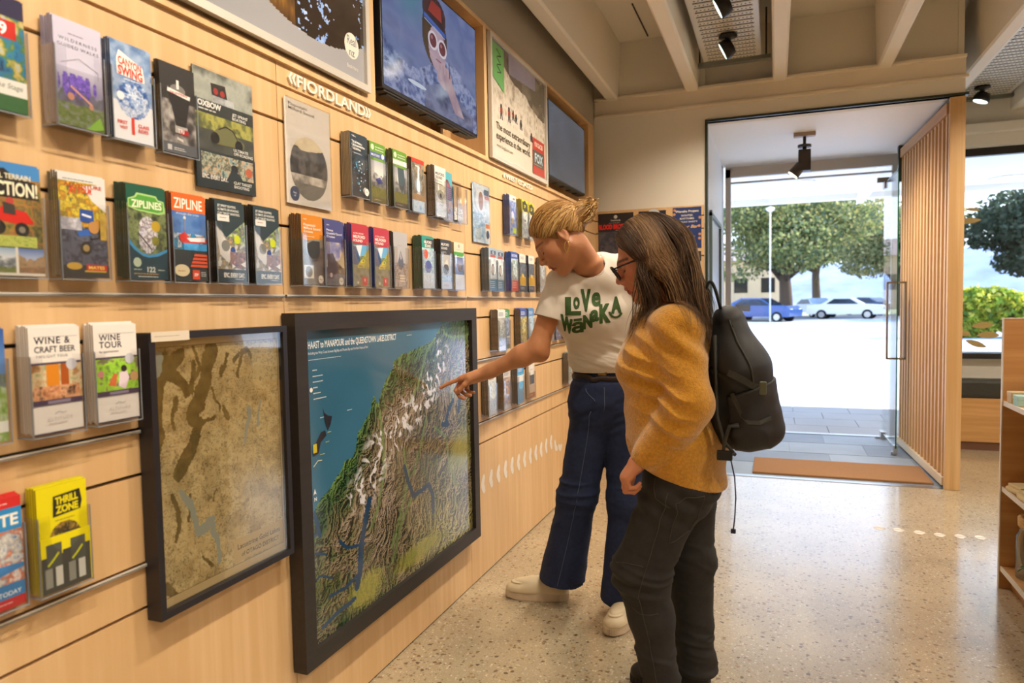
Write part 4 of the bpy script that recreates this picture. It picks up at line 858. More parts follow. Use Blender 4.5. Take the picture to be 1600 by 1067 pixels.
L_(c_lake69, .799, 'A', 5, 'red-badged lake tour', 'at the left edge of the top row')
L_(c_wild, .950, 'A', 6, 'pale lilac wilderness guided walks', 'in the top row')
L_(c_swing, 1.075, 'A', 5, 'blue and white canyon swing', 'in the top row')
L_(c_skippers, 1.208, 'A', 3, 'dark grey jet boat', 'beside the off-road poster')
L_(c_action, .822, 'B', 3, 'red quad bike', 'at the left edge, second row')
L_(c_jetboat, .948, 'B', 5, 'yellow and blue buggy tour', 'in the second row')
L_(c_ziplines, 1.092, 'B', 6, 'green badge ziplines', 'in the second row')
L_(c_zipline, 1.220, 'B', 4, 'orange-topped zipline', 'in the second row')
L_(c_oxb, 1.345, 'B', 5, 'dark slate adventure', 'left of its twin in the second row')
L_(c_oxb, 1.472, 'B', 6, 'dark slate adventure', 'right of its twin in the second row')
L_(c_lake, .737, 'C', 4, 'blue lake view', 'at the left edge of the third row')
L_(lambda: c_wine(True), .872, 'C', 6, 'white wine and craft beer', 'in the third row')
L_(lambda: c_wine(False), 1.006, 'C', 5, 'white wine tour', 'in the third row beside the old map')
L_(c_lte, .750, 'D', 4, 'red and blue ultimate ride', 'at the bottom left corner')
L_(c_thrill, .874, 'D', 5, 'bright yellow thrill zone', 'in the bottom row')
tf = c_thrill_front().build('leaflet', loc=(.0375, .875, .772)); tf['label'] = 'short yellow and grey voucher leaflet in front of the yellow thrill zone leaflets'; tf['category'] = 'leaflet'
L_(c_star, 1.928, 'A', 6, 'dark glowworm caves', 'under the white region lettering')
L_(lambda: c_green(3), 2.062, 'A', 4, 'green-topped lake cruise', 'with the blue band in the upper row')
L_(lambda: c_green(8, '#d8d8d4'), 2.204, 'A', 5, 'green-topped fiord cruise', 'with the white band in the upper row')
L_(c_red, 2.350, 'A', 4, 'red-edged waterfall', 'in the upper row')
L_(c_milw, 2.518, 'A', 6, 'white fiord cruise', 'right of the red-edged ones')
L_(c_teal, 2.628, 'A', 2, 'turquoise portrait', 'at the right end of the upper row', w=.06)
holder(2.745, ROWN['A'], .03, 'empty clear holder with a small black and white card in it', 'clear acrylic leaflet holders')
a = Art(.09, .055, '#e6e2da', .001); a.noise(0, 0, 1, 1, ['#e6e2da', '#e6e2da', '#4a4640', '#e6e2da'], 14, 3, sharp=3); tag(a.build('card', loc=(.012, 2.75, 1.67)), 'small black and white card in the empty clear holder', 'card')
L_(c_orange, 1.660, 'B', 7, 'orange-topped fiord cruise', 'below the white fiord poster')
L_(c_purple, 1.794, 'B', 4, 'purple-topped fiord cruise', 'above the large map')
L_(lambda: c_juicy('#2c3f84'), 1.930, 'B', 5, 'crimson-topped fiord cruise', 'left of its twin above the large map')
L_(lambda: c_juicy('#27408a'), 2.062, 'B', 5, 'crimson-topped fiord cruise', 'right of its twin above the large map')
L_(c_grey, 2.203, 'B', 4, 'pale grey peak', 'above the large map')
L_(c_tealms, 2.385, 'B', 7, 'teal-topped fiord', 'above the large map')
L_(c_blackms, 2.543, 'B', 7, 'black-topped fiord', 'above the large map')
L_(c_cream, 2.694, 'B', 5, 'cream and green', 'above the right corner of the large map')
L_(c_blue_h, 3.352, 'A', 6, 'blue coach trip', 'right of the tall glacier poster')
L_(lambda: c_yel(3), 3.537, 'A', 6, 'yellow and black badge', 'beside the blue ones')
L_(lambda: c_yel(9), 3.680, 'A', 4, 'yellow and black badge', 'behind the fair woman\'s forehead')
L_(c_kayak, 3.049, 'B', 7, 'grey-blue glacier', 'left of its twin above the map corner')
L_(c_kayak, 3.188, 'B', 4, 'grey-blue glacier', 'right of its twin')
L_(c_hike, 3.362, 'B', 6, 'blue and red skydive', 'left of the fair woman\'s face')
L_(lambda: c_navyyel(3), 3.519, 'B', 4, 'navy and yellow', 'left of its twin')
L_(lambda: c_navyyel(8), 3.664, 'B', 4, 'navy and yellow', 'right of its twin')
L_(lambda: c_small('#c8ccd0', ['#8a949c', '#c8d0d4', '#5a646c'], '#dfe2e4', 3), 3.862, 'B', 4, 'grey climbing', 'under the fair woman\'s chin')
L_(lambda: c_small('#d8d8d2', ['#8a9098', '#c8c4bc', '#6a7478', '#dcdcd8'], '#dfe2dc', 4), 3.150, 'C', 7, 'grey and white village', 'above the pointing arm')
L_(lambda: c_small('#3c6a4a', ['#2f4a7c', '#a8b4cc', '#3c5a8c'], '#4a8c54', 5, band=(.68, .72, '#dfe2dc')), 3.272, 'C', 3, 'green-topped mountain bird', 'above the pointing arm')
L_(lambda: c_small('#4a6ab0', ['#c8a834', '#d8cc80', '#6a6a54', '#b8c4cc'], '#3a5cb0', 6), 3.487, 'C', 6, 'blue-topped yellow train', 'above the elbow')
L_(lambda: c_small('#5a8cc0', ['#4a80b8', '#c0d4e0', '#8ab0cc'], '#4a8ccc', 7), 3.649, 'C', 4, 'bright blue coast', 'beside the short white sleeve')
L_(lambda: c_small('#8a94a8', ['#4a5060', '#8a94a8', '#c8ccd4'], '#aab0bc', 8), 4.02, 'C', 4, 'slate grey', 'just right of the bare upper arm')
L_(lambda: c_small('#5a70a8', ['#3a5490', '#8aa0cc', '#c8d0dc'], '#5a78b8', 9), 4.165, 'C', 4, 'mid blue', 'between the arm and the white shirt')
L_(lambda: c_small('#6a7884', ['#4a4c54', '#9a9ca4', '#c8c8c8'], '#a8acb0', 10), 4.32, 'C', 4, 'dark patterned', 'against the white shirt')
L_(lambda: c_small('#c8c8c4', ['#a8acac', '#e0e2e0', '#c8d4e0', '#8a9090'], '#d8d6d0', 11), 3.027, 'D', 6, 'silver white', 'under the pointing forearm by the map frame')
L_(lambda: c_small('#c0b8b0', ['#a8947c', '#6a7490', '#c89a6c', '#d8d0c8'], '#cfcac4', 12), 3.222, 'D', 6, 'beige rock', 'under the pointing forearm')
L_(lambda: c_small('#4a9cd0', ['#4a9cd0', '#6ab0dc', '#3f88c0'], '#3f94d0', 13, band=(.25, .42, '#e4e6e4')), 3.425, 'D', 6, 'sky blue and white banded', 'under the pointing forearm')
L_(c_rental, 3.655, 'D', 3, 'cream and brown', 'right of the sky blue ones')
L_(lambda: c_small('#d0dce0', ['#b8a878', '#6a8c9c', '#dfe4e0', '#5a7454'], '#6ab0d4', 14), 4.37, 'D', 7, 'pale blue-topped', 'beside the fair woman\'s waist')
L_(lambda: c_small('#8a8c98', ['#7a5460', '#a8a0a8', '#4a5a80'], '#6a80b0', 15), 4.60, 'D', 4, 'muted red and blue', 'at the fair woman\'s hip')
# ledges: slim rails under the holders
RL = {(1.345, -.4): 'silver rail under the second row, cut by the left edge', (1.345, .385): 'silver rail under the zipline leaflets', (1.345, 1.635): 'silver rail directly above the large map frame', (1.345, 2.885): 'silver rail left of the fair woman\'s face', (1.345, 4.135): 'silver rail hidden behind the fair woman\'s head',
      (1.046, -.4): 'silver rail under the wine tour leaflets', (1.046, 2.9): 'silver rail crossing behind the bare forearm', (1.046, 4.135): 'silver rail between the sleeve and the shirt', (.748, -.4): 'silver rail under the yellow thrill zone leaflets', (.748, 2.9): 'lowest silver rail, under the sky blue leaflets'}
for zz, spans in ((1.345, ((-.4, .375), (.385, 1.625), (1.635, 2.875), (2.885, 4.125), (4.135, 5.0))), (1.046, ((-.4, 1.13), (2.9, 4.125), (4.135, 4.9))), (.748, ((-.4, 1.13), (2.9, 4.9))), (1.637, ())):
    for a, b in spans:
        lg = MB().box((.0, a, zz-.012), (.009, b, zz-.010)).box((.007, a, zz-.013), (.009, b, zz-.006)).build('shelf_rail', mat('satin_rail', '#dedad2', .35, .3))
        tag(lg, RL[(zz, a)], 'rail', 'slim silver rails on the slat wall')
# ================================================================== POSTERS, SCREENS, MAPS, LETTERING
def clear_cover(parent, w, h, x=.004):
    MB().box((x, 0, 0), (x+.0015, w, h)).build('clear_cover', m_acryl, parent)
# off-road poster
a = Art(.203, .288, '#2f3430', .003, cell=.0025)
a.noise(0, 0, 1, .36, ['#8f958c', '#b4b8ac', '#6a6f68'], 3, 3, vert=-.5).noise(0, .3, 1, .62, ['#9a9a4c', '#b8b45c', '#6f7440', '#4a4a3c'], 6, 5, vert=.3).noise(0, .5, 1, .68, ['#3c3f3c', '#5a5c54'], 5, 2).rect(0, .26, 1, .37, '#3c403e')
a.poly([(.28, .1), (.52, .09), (.55, .2), (.62, .23), (.4, .25), (.3, .2)], '#34302e').ell(.36, .16, .04, '#a83c38').ell(.47, .165, .04, '#a83c38').noise(.3, .2, .66, .26, ['#8c9090', '#c8cccc'], 9, 2)
a.text('OXBOW', .06, .315, .045, '#eeece4', .05, fit=.38).greek(.07, .345, .42, 1, '#dcdcd4', wd=.003).text('JET SPRINT', .62, .325, .024, '#e4e4da', .03, fit=.28).text('BOATING', .62, .36, .024, '#e4e4da', .03, fit=.24)
a.poly([(.25, .54), (.38, .46), (.6, .45), (.72, .52), (.82, .55), (.8, .6), (.3, .61)], '#75764c').ell(.32, .56, .07, '#262522').ell(.72, .58, .07, '#262522').line([(.38, .48), (.5, .44), (.62, .46), (.7, .53)], .003, '#2c2a26').text('ULTIMATE', .62, .635, .024, '#e4e4da', .03, fit=.26).text('OFF-ROADING', .62, .668, .024, '#e4e4da', .03, fit=.34)
a.rect(0, .68, 1, 1, '#30383a').noise(.08, .7, .96, .88, ['#5a7a70', '#c8c4a8', '#38524c', '#d8b890', '#8fb0b0', '#4a5c4a'], 7, 9).ell(.62, .8, .06, '#2c2a2e').ell(.88, .8, .06, '#c86a4a').poly([(.5, .88), (.58, .8), (.72, .84), (.76, .88)], '#2f3a40').text('EPIC. EVERY DAY.', .08, .92, .035, '#ece6da', .04, fit=.42).text('CLAY TARGET', .6, .925, .024, '#e4e4da', .03, fit=.32).text('SHOOTING', .6, .96, .024, '#e4e4da', .03, fit=.27)
po = a.build('poster', m_print, loc=(.008, 1.317, 1.599)); tag(po, 'dark off-road adventure poster on the slat wall at the end of the top row', 'poster')
clear_cover(po, .203, .29); 
# fiord poster with round picture
a = Art(.213, .30, '#e2d8ca', .003, cell=.0022)
a.noise(.05, .3, .97, .96, ['#6a6460', '#a89c90', '#3c3836', '#c8bca8', '#4a4644'], 6, 8, mask=lambda u, v: ((u-.5)/.42)**2+((v-.63)/.31)**2 < 1)
a.grid(.05, .3, .97, .96, lambda u, v: np.where((v < .44+.1*(fbm(u*5, v*0, seed=2)-.5))[..., None], pal(['#a8957a', '#e0cda8', '#c4ad88'], fbm(u*5, v*8, seed=4)), np.where((v < .7)[..., None], pal(['#1c1b1d', '#3a3838', '#6a645f', '#242326'], fbm(u*9, v*12, seed=5)*1.5-.25), np.where((v < .78)[..., None], pal(['#e0d6c6', '#b8aea0', '#4f4a48'], fbm(u*7, v*14, seed=6)*1.8-.5), pal(['#5a5650', '#7c766c', '#4a4846'], fbm(u*9, v*16, seed=7))))), mask=lambda u, v: ((u-.5)/.42)**2+((v-.63)/.31)**2 < 1)
a.text('Piopiotahi', .08, .065, .03, '#55504a', .004, fit=.4).text('Milford Sound', .08, .105, .03, '#55504a', .004, fit=.56).ell(.16, .9, .1, '#3a4664').text('Real', .16, .9, .02, '#d8dce6', .01, align='c').text('nz', .16, .925, .02, '#d8dce6', .01, align='c')
po = a.build('poster', m_print, loc=(.008, 1.651, 1.602)); tag(po, 'cream poster with a round black and white fiord picture', 'poster')
clear_cover(po, .213, .302)
# tall glacier poster
a = Art(.2, .272, '#8cb0cc', .002, cell=.0025); a.noise(0, 0, 1, 1, ['#6a90b4', '#b8ccdc', '#dfe8ee', '#8cacc8'], 3, 4).ell(.45, .27, .28, '#dfe4ea', rv=.2).ell(.48, .28, .14, '#a8806c', rv=.16).rect(.68, .06, .98, .16, '#54708c').rect(.7, .17, .98, .23, '#b45c44').noise(.0, .5, .6, .9, ['#5c84a8', '#8cb0cc', '#d4dfe8'], 8, 6).noise(.1, .75, .45, .95, ['#7a8c94', '#c8ccc8'], 10, 2).rect(.72, .64, 1, .96, '#e8e6e2').rect(.74, .66, .98, .73, '#e0802c').ell(.86, .84, .1, '#3c4464').greek(.1, .55, .55, 4, '#e8eef2', .03)
po = a.build('poster', m_print, loc=(.008, 2.958, 1.593)); tag(po, 'pale blue glacier poster on the slat wall above the large map\'s right corner', 'poster'); clear_cover(po, .2, .275)
# back wall posters (face the camera side)
def back_poster(a, x, z, lb):
    o = a.build('poster', m_print, loc=(x, YB-.024, z)); o.rotation_euler = (0, 0, -PI/2); return tag(o, lb, 'poster')
a = Art(.275, .40, '#241f22', .0015, cell=.005); a.noise(0, .35, 1, 1, ['#1f1c22', '#3a3a4a', '#55525c', '#26222a'], 3, 4).ell(.5, .07, .05, '#c8c4bc').text('Southlands', .5, .15, .03, '#d8d4cc', .01, align='c').greek(.3, .19, .7, 1, '#b8b0a8', wd=.003).text('BLOOD BROTHERS', .5, .30, .085, '#e21f1f', .04, align='c', fit=.95).greek(.5, .33, .9, 1, '#c8c4bc', wd=.003)
back_poster(a, .02, 1.585, 'black theatre poster with red capitals on the back wall')
a = Art(.205, .29, '#1d2337', .0015, cell=.005); a.ell(.55, .12, .24, '#c8ccd4').ell(.55, .15, .14, '#6a7080').noise(0, .4, 1, 1, ['#1d2337', '#39405a'], 3, 2)
back_poster(a, .335, 1.695, 'navy poster with a pale badge, half hidden behind the brown hair')
a = Art(.207, .305, '#243a72', .0015, cell=.004)
r = random.Random(3)
for i in range(9): a.ell(r.choice([.06, .94])+r.uniform(-.03, .03), .06+.1*i, .05, '#c8926a', n=10)
a.text('Wanaka Project', .5, .12, .05, '#ece6da', .03, align='c', fit=.82)
for i, (t, f) in enumerate((('WINTER', .42), ('RHYTHMS', .5), ('PAYDAY PARTY', .74))): a.text(t, .5, .22+.075*i, .045 if i < 2 else .035, '#e4e0d8', .02, align='c', fit=f)
a.text('Water Bar', .5, .5, .07, '#e6b884', .02, align='c', fit=.8, shear=.3)
for i, f in enumerate((.3, .36, .56, .36)): a.text(('DOORS 8PM', 'THURSDAY', 'FRIDAY JULY 29TH', '9PM - LATE')[i], .5, .62+.05*i, .03, '#d8a878', .01, align='c', fit=f)
a.text('WITH GUEST', .5, .85, .035, '#e8e4dc', .02, align='c', fit=.42).text('PERFORMERS', .5, .91, .035, '#e8e4dc', .02, align='c', fit=.42)
back_poster(a, .59, 1.69, 'bright blue winter party poster with an orange script line on the back wall')
a = Art(.205, .29, '#c9c4bc', .0015, cell=.004); a.rect(.42, .02, 1, .28, '#3c3a38').rect(.55, .3, .98, .52, '#a8a49c').rect(.6, .34, .74, .44, '#c8a850').noise(0, .55, 1, 1, ['#5a4a44', '#8a7a70', '#3c3432'], 6, 3)
back_poster(a, .59, 1.385, 'pale and dark brown event poster directly below the blue one')
a = Art(.2, .30, '#d8d0c0', .0015, cell=.005); a.noise(0, 0, 1, 1, ['#d8d0c0', '#b8a890', '#8a8478'], 5, 3).rect(0, 0, 1, .12, '#a8502c')
back_poster(a, .03, 1.27, 'small beige notice low on the back wall behind the fair woman')

# framed pictures -------------------------------------------------------------
def frame_parts(root, w, h, bar, depth, m, name='frame', x0=0.0):
    mb = MB()
    # mitred bars with a small inner lip
    O = [(0, 0), (w, 0), (w, h), (0, h)]; I = [(bar, bar), (w-bar, bar), (w-bar, h-bar), (bar, h-bar)]
    for i in range(4):
        j = (i+1) % 4; q = [O[i], O[j], I[j], I[i]]
        v = [(x0, p[0], p[1]) for p in q]+[(x0+depth, p[0], p[1]) for p in q]
        mb.add(v, [(0, 1, 2, 3), (7, 6, 5, 4), (0, 4, 5, 1), (1, 5, 6, 2), (2, 6, 7, 3), (3, 7, 4, 0)])
    return mb.build(name, m, root)
# large topographic map
FM = empty('framed_map', (0.004, 1.612, .243), label='large framed relief map with blue sea, which the fair woman points at', cat='framed map')
FW, FH = 1.268, 1.043; BR = .052
frame_parts(FM, FW, FH, BR, .046, mat('black_ash', '#2b2521', .5, noise=(60, .25, (1, .06, 1))))
MW, MH = FW-2*BR, FH-2*BR
def seg_d(u, v, pts):
    d = np.full(u.shape, 9.)
    for (a, b), (c, e) in zip(pts[:-1], pts[1:]):
        dx, dy = c-a, e-b; t = np.clip(((u-a)*dx+(v-b)*dy)/(dx*dx+dy*dy+1e-9), 0, 1); d = np.minimum(d, np.hypot(u-a-t*dx, v-b-t*dy))
    return d
COAST = [(.80, -.02), (.767, .014), (.70, .075), (.671, .087), (.594, .094), (.53, .11), (.488, .118), (.439, .138), (.43, .17), (.384, .204), (.364, .234), (.32, .253), (.34, .288), (.294, .305), (.262, .344), (.231, .368), (.22, .409), (.206, .436), (.165, .449), (.149, .468), (.116, .501), (.098, .518), (.077, .526), (.052, .546), (.024, .577), (-.02, .62)]
LAKES = [([(.277, .621), (.253, .691), (.233, .766), (.22, .856), (.205, .90)], .013), ([(.25, .773), (.161, .752), (.133, .715)], .006), ([(.22, .856), (.146, .881), (.076, .878)], .006), ([(.19, .935), (.143, .944), (.047, .956)], .008),
         ([(.484, .561), (.51, .633), (.537, .692), (.59, .686), (.646, .677), (.672, .73), (.673, .806)], .010), ([(.851, .361), (.812, .396), (.795, .435), (.804, .456), (.763, .448)], .011), ([(.912, .362), (.898, .412)], .011), ([(.024, .571), (.038, .616), (.049, .665)], .007), ([(-.02, .72), (.03, .71), (.07, .73)], .004), ([(-.02, .80), (.04, .79), (.09, .82)], .004), ([(.0, .66), (.05, .65)], .004)]
VALL = [[(.782, .0), (.80, .05), (.86, .075), (.959, .077), (1.02, .06)], [(.70, .08), (.65, .13), (.626, .181), (.587, .253), (.529, .308)], [(.353, .313), (.367, .409), (.366, .526), (.331, .655), (.282, .729)], [(1.0, .058), (.908, .183), (.859, .291), (.85, .36)], [(.484, .484), (.49, .55), (.516, .6), (.457, .722), (.40, .84)], [(.53, .69), (.45, .78), (.40, .9)], [(.70, .45), (.78, .5), (.80, .62), (.86, .74)], [(.64, .4), (.6, .5), (.55, .6)]]
SNOW = [(.75, .15), (.704, .211), (.672, .278), (.638, .326), (.569, .352), (.477, .37), (.431, .423), (.366, .432), (.335, .46), (.30, .52), (.24, .58)]
def big_map(u, v):
    wu = u+.018*(fbm(u*9, v*9, seed=31)-.5); wv = v+.018*(fbm(u*9, v*9, seed=37)-.5)
    cv = np.interp(wu, [p[0] for p in sorted(COAST)], [p[1] for p in sorted(COAST)]); land = wv > cv+.02*(fbm(u*40, v*40, seed=3)-.5)
    sea = pal(['#2b566f', '#396a86', '#45768e'], fbm(u*2, v*2, seed=8)*.9+.25*(v-.3))
    # ridge field: stretched, warped noise shaded from the upper left as printed relief
    def hgt(a, b):
        w1 = fbm(a*7, b*7, seed=5)-.5; w2 = fbm(a*7+9, b*7, seed=6)-.5; w3 = fbm(a*22, b*22, seed=7)-.5; x = a+.10*w1+.03*w3; y = b+.10*w2-.03*w3
        return .5*(1-np.abs(2*fbm(x*38, y*15, seed=11, oct=2)-1)*1.5)+.5*(1-np.abs(2*fbm(x*66+w1*8, y*40+w2*8, seed=13, oct=3)-1)*1.5)
    e = .0022; H0 = hgt(u, v); sh = (H0-hgt(u-e, v-e))*17
    edge = np.clip((v-cv)*5, 0, 1)
    alt = np.clip(H0*1.5-.62, 0, 1)
    base = pal(['#1f3a26', '#33492d', '#4f5538', '#6c604c', '#887b6c'], alt*.45+np.clip((v-cv)*3.2, 0, .62)+.6*(fbm(u*6, v*6, seed=6)-.5)-.35*np.clip((v-.55)*2, 0, 1)*np.clip(1-(u-.2)*3, 0, 1))
    dry = np.clip((wu-.45)*1.6+(wv-.45)*1.1-.25, 0, 1)*np.clip(fbm(u*4+3, v*4, seed=9)*2.2-.5, 0, 1)
    base = base*(1-dry[..., None]*.75)+pal(['#83824a', '#a09a5c', '#8f8a60'], fbm(u*12, v*12, seed=4))*dry[..., None]*.75
    ddv = np.min([seg_d(wu, wv, p) for p in VALL], axis=0); vl = np.clip(1-ddv/.012, 0, 1)[..., None]
    base = base*(1-vl)+np.array(s2l('#6d8450'))*vl
    ye = np.clip(1-np.hypot((wu-.25)/.11, (wv-.93)/.07), 0, 1)+np.clip(1-np.hypot((wu-.9)/.12, (wv-.6)/.14), 0, 1)*.8+np.clip(1-np.hypot((wu-.58)/.2, (wv-.93)/.05), 0, 1); ye = np.clip(ye*2, 0, 1)[..., None]
    base = base*(1-ye*.85)+pal(['#7f8a3e', '#a39a4c'], fbm(u*14, v*14, seed=14))*ye*.85
    gr = np.clip(1-(wv-cv)/.06, 0, 1)[..., None]*.8; base = base*(1-gr)+pal(['#3f5f34', '#6b8546'], fbm(u*18, v*18, seed=15))*gr
    base = base*(1+np.clip(sh*1.25, -.72, .6)[..., None]*(1-ye*.8)*(1-vl*.8))
    sn = np.clip(1.2-seg_d(wu, wv, SNOW)/.075, 0, 1)*np.clip(fbm(u*70+9*fbm(u*9, v*9), v*38, seed=22)*9-5.4+fbm(u*10, v*10, seed=23)*2.4-1.1, 0, 1); sn = np.clip(sn*1.6, 0, .95)[..., None]
    base = base*(1-sn)+np.array(s2l('#dcdadf'))*sn
    for p, w in LAKES:
        k = (seg_d(wu, wv, p) < w)[..., None]; base = np.where(k, np.array(s2l('#22405e')), base)
    return np.where(land[..., None], np.clip(base, 0, 1), sea)
a = Art(MW, MH, '#2f6280', .002); a.grid(0, 0, 1, 1, big_map, cell=.0031)
a.text('HAAST to MANAPOURI and the QUEENSTOWN LAKES DISTRICT', .022, .057, .022, '#e6ecec', .012, fit=.435).text('Including the West Coast between Big Bay and Martins Bay and Fiordland National Park', .022, .076, .0085, '#d4dee2', fit=.275).greek(.022, .094, .2, 1, '#b8ccd4', wd=.002)
a.greek(.036, .128, .06, 1, '#c8d4d8', wd=.003)
for i, e in enumerate((.09, .09, .06, .075, .105)): a.greek(.036, .147+.018*i, e, 1, '#c8d4d8', wd=.0028)
a.ell(.028, .187, .006, '#ecece4').poly([(.073, .251), (.079, .268), (.095, .28), (.112, .285), (.105, .31), (.092, .328), (.084, .31), (.078, .285)], '#2c2c34').poly([(.08, .325), (.085, .342), (.06, .36), (.05, .392), (.026, .398), (.026, .378), (.045, .35), (.062, .328)], '#2c2c34').rect(.028, .36, .043, .388, '#c8b834').greek(.09, .335, .11, 1, '#c8c868', wd=.002).greek(.08, .365, .1, 1, '#c8c868', wd=.002).greek(.055, .40, .08, 1, '#c8c868', wd=.002).greek(.06, .282, .08, 1, '#c8d4d8', wd=.002).line([(.026, .43), (.045, .415), (.062, .418)], .003, '#c4d0b8').poly([(.028, .5), (.034, .52), (.028, .515), (.022, .52)], '#dfe6e6').text('N', .025, .54, .012, '#dfe6e6', .02).greek(.18, .28, .21, 1, '#c8d4d8', wd=.002).greek(.52, .045, .56, 1, '#c8d4d8', wd=.002)
a.build('map_print', m_gloss, FM, (.028, BR, BR))
# sepia lakes map
OM = empty('framed_map', (.004, 1.128, .612), label='sepia antique lakes map in a thin black frame left of the large map', cat='framed map')
OW, OH = .455, .640; OB = .016
frame_parts(OM, OW, OH, OB, .04, mat('thin_black_frame', '#221f24', .4))
def old_map(u, v):
    wu = u+.07*(fbm(u*11, v*14, seed=41, oct=5)-.5); wv = v+.07*(fbm(u*11, v*14, seed=43, oct=5)-.5)
    base = pal(['#a88e62', '#c4a878', '#d2b888', '#b89c6c'], fbm(u*14, v*18, seed=2)*1.5-.25)
    n = fbm(u*60+9*fbm(u*9, v*9, seed=1), v*90, seed=6, oct=3); n2 = fbm(u*26+3*fbm(u*5, v*5, seed=12), v*34, seed=16, oct=3); base = base*np.where((np.abs(n-.5) < .03), .7, 1.0)[..., None]*np.where((np.abs(n2-.5) < .018), .62, 1.0)[..., None]*(1-.16*(fbm(u*7, v*9, seed=19) > .56))[..., None]
    dk = np.zeros(u.shape)
    for p, w in (([(.10, .08), (.05, .17), (.02, .40)], .05), ([(.2, .05), (.12, .12), (.22, .2)], .05), ([(.44, .05), (.36, .18), (.27, .30)], .075), ([(.32, .345), (.24, .43), (.155, .51)], .05), ([(.28, .1), (.26, .2)], .03), ([(.55, .06), (.5, .16)], .02), ([(.70, .06), (.62, .16)], .02), ([(.1, .6), (.14, .68), (.12, .75)], .025), ([(.33, .35), (.42, .33)], .02), ([(.5, .3), (.52, .34)], .025), ([(.05, .92), (.1, .97)], .03), ([(.3, .04), (.33, .12), (.28, .16)], .02), ([(.6, .1), (.68, .06), (.74, .12)], .016), ([(.22, .6), (.2, .7)], .014), ([(.4, .22), (.46, .3)], .014), ([(.15, .24), (.13, .34)], .018), ([(.42, .62), (.4, .66)], .012), ([(.3, .88), (.36, .93)], .014)):
        dk = np.maximum(dk, np.clip(1.3-seg_d(wu, wv, p)/(w*.72), 0, 1))
    dk = (dk > .45)[..., None]; base = np.where(dk, pal(['#5c4c30', '#78643c', '#8a7448'], fbm(u*26, v*30, seed=7)), base)
    for p, w in (([(.177, .58), (.228, .676), (.267, .756), (.386, .748), (.413, .846), (.42, .92)], .018), ([(.705, .327), (.667, .461)], .014), ([(.809, .296), (.779, .391)], .012), ([(.0, .12), (.06, .08)], .03)):
        k = (seg_d(wu, wv, p) < w)[..., None]; base = np.where(k, np.array(s2l('#9c9c90')), base)
    mg = (u < .012) | (u > .985) | (v < .03) | (v > .965); base = np.where(mg[..., None], np.array(s2l('#c9ad80')), base)
    ti = ((u > .54) & (v > .86) & (v < .955))[..., None]; return np.where(ti, np.array(s2l('#c4a672')), base)
a = Art(OW-2*OB, OH-2*OB, '#c9ad80', .002); a.grid(0, 0, 1, 1, old_map, cell=.0026); a.text('Lacustrine Gold Lakes', .57, .905, .022, '#4a3c28', .01, fit=.38).text('of OTAGO DISTRICT', .6, .94, .018, '#4a3c28', .01, fit=.34).line([(.012, .03), (.985, .03), (.985, .965), (.012, .965), (.012, .03)], .0012, '#6a5636')
a.build('map_print', m_gloss, OM, (.022, OB, OB))
MB().box((.034, OB, OB), (.0355, OW-OB, OH-OB)).build('glazing', m_glassc, OM)
lb = Art(.105, .022, '#dfd2bf', .0008); lb.greek(.08, .5, .9, 1, '#8a7a6a', wd=.001); tag(lb.build('label_strip', loc=(.047, 1.132, 1.232)), 'small cream label strip on the top left of the sepia map frame', 'label')
# light box poster at the top left
LB = empty('light_box', (.013, .90, 2.02), label='large silver-framed light box with the grey and dark picture, top left', cat='light box')
LW, LH = 1.178, .585
frame_parts(LB, LW, LH, .022, .018, mat('satin_silver', '#d6cfc4', .4, .3))
def lbx(u, v):
    y = .90+.022+u*(LW-.044); z = 2.02+.022+(1-v)*(LH-.044)
    c1 = pal(['#35261c', '#6a4c2c', '#c98a34', '#2a2522', '#8a7a70'], fbm(y*16, z*5, seed=3)*1.6-.3); c2 = pal(['#3c3026', '#2e2620', '#4a3c30'], fbm(y*8, z*8, seed=5))
    sp = (fbm(y*60, z*60, seed=9) > .62)[..., None] & (np.abs(np.sin(y*11+.6)) > .55)[..., None]
    out = np.where((y < 1.70)[..., None], c1, np.where(sp, pal(['#3f68b8', '#8fb0e8', '#c8dcf8'], fbm(y*40, z*40, seed=2)), c2))
    g = pal(['#8f9096', '#a3a2a6'], (y-.9)*.8); inside = (y-1.79)**2/.55**2+(z-2.6)**2/.497**2 < 1
    return np.where(inside[..., None], out, g)
a = Art(LW-.044, LH-.044, '#9a9a9e', .002); a.grid(0, 0, 1, 1, lbx, cell=.004)
cu, cv_ = (1.985-.922)/(LW-.044), 1-(2.148-2.042)/(LH-.044)
a.ell(cu, cv_, .036, '#e9e0d2').text('Real', cu, cv_-.005, .05, '#7c8088', .01, align='c', fit=.046).text('nz', cu, cv_+.06, .045, '#7c8088', .01, align='c', fit=.028).text('Book here', cu+.002, cv_+.135, .022, '#e4dccf', .01, align='c', fit=.055)
a.build('print', m_gloss, LB, (.006, .022, .022))
# ski poster
SP = empty('light_box', (.013, 3.158, 2.012), label='silver-framed glacier walk poster with a green corner flag between the two screens', cat='light box')
PW, PH = .885, .60
frame_parts(SP, PW, PH, .02, .018, mat('satin_silver', '#d6cfc4', .4, .3))
def skp(u, v):
    rk = (v < .12+.32*u+.12*(fbm(u*5, v*3, seed=2)-.5))
    snow = pal(['#8a8074', '#c4b8a6', '#ddd3c4', '#a89c8c'], fbm(u*22, v*14, seed=3)*1.5-.25); rock = pal(['#4a443e', '#6a6258', '#8a8070'], fbm(u*12, v*12, seed=4))
    sky = ((u > .3) & (v < .22-.1*u) & (u < .8))[..., None]
    out = np.where(sky, pal(['#7a7488', '#9a92a4'], fbm(u*4, v*4, seed=8)), np.where(rk[..., None], rock, snow))
    return np.where((v > .66)[..., None], pal(['#d9cfc0', '#cfc4b2'], fbm(u*6, v*6, seed=8)), out)
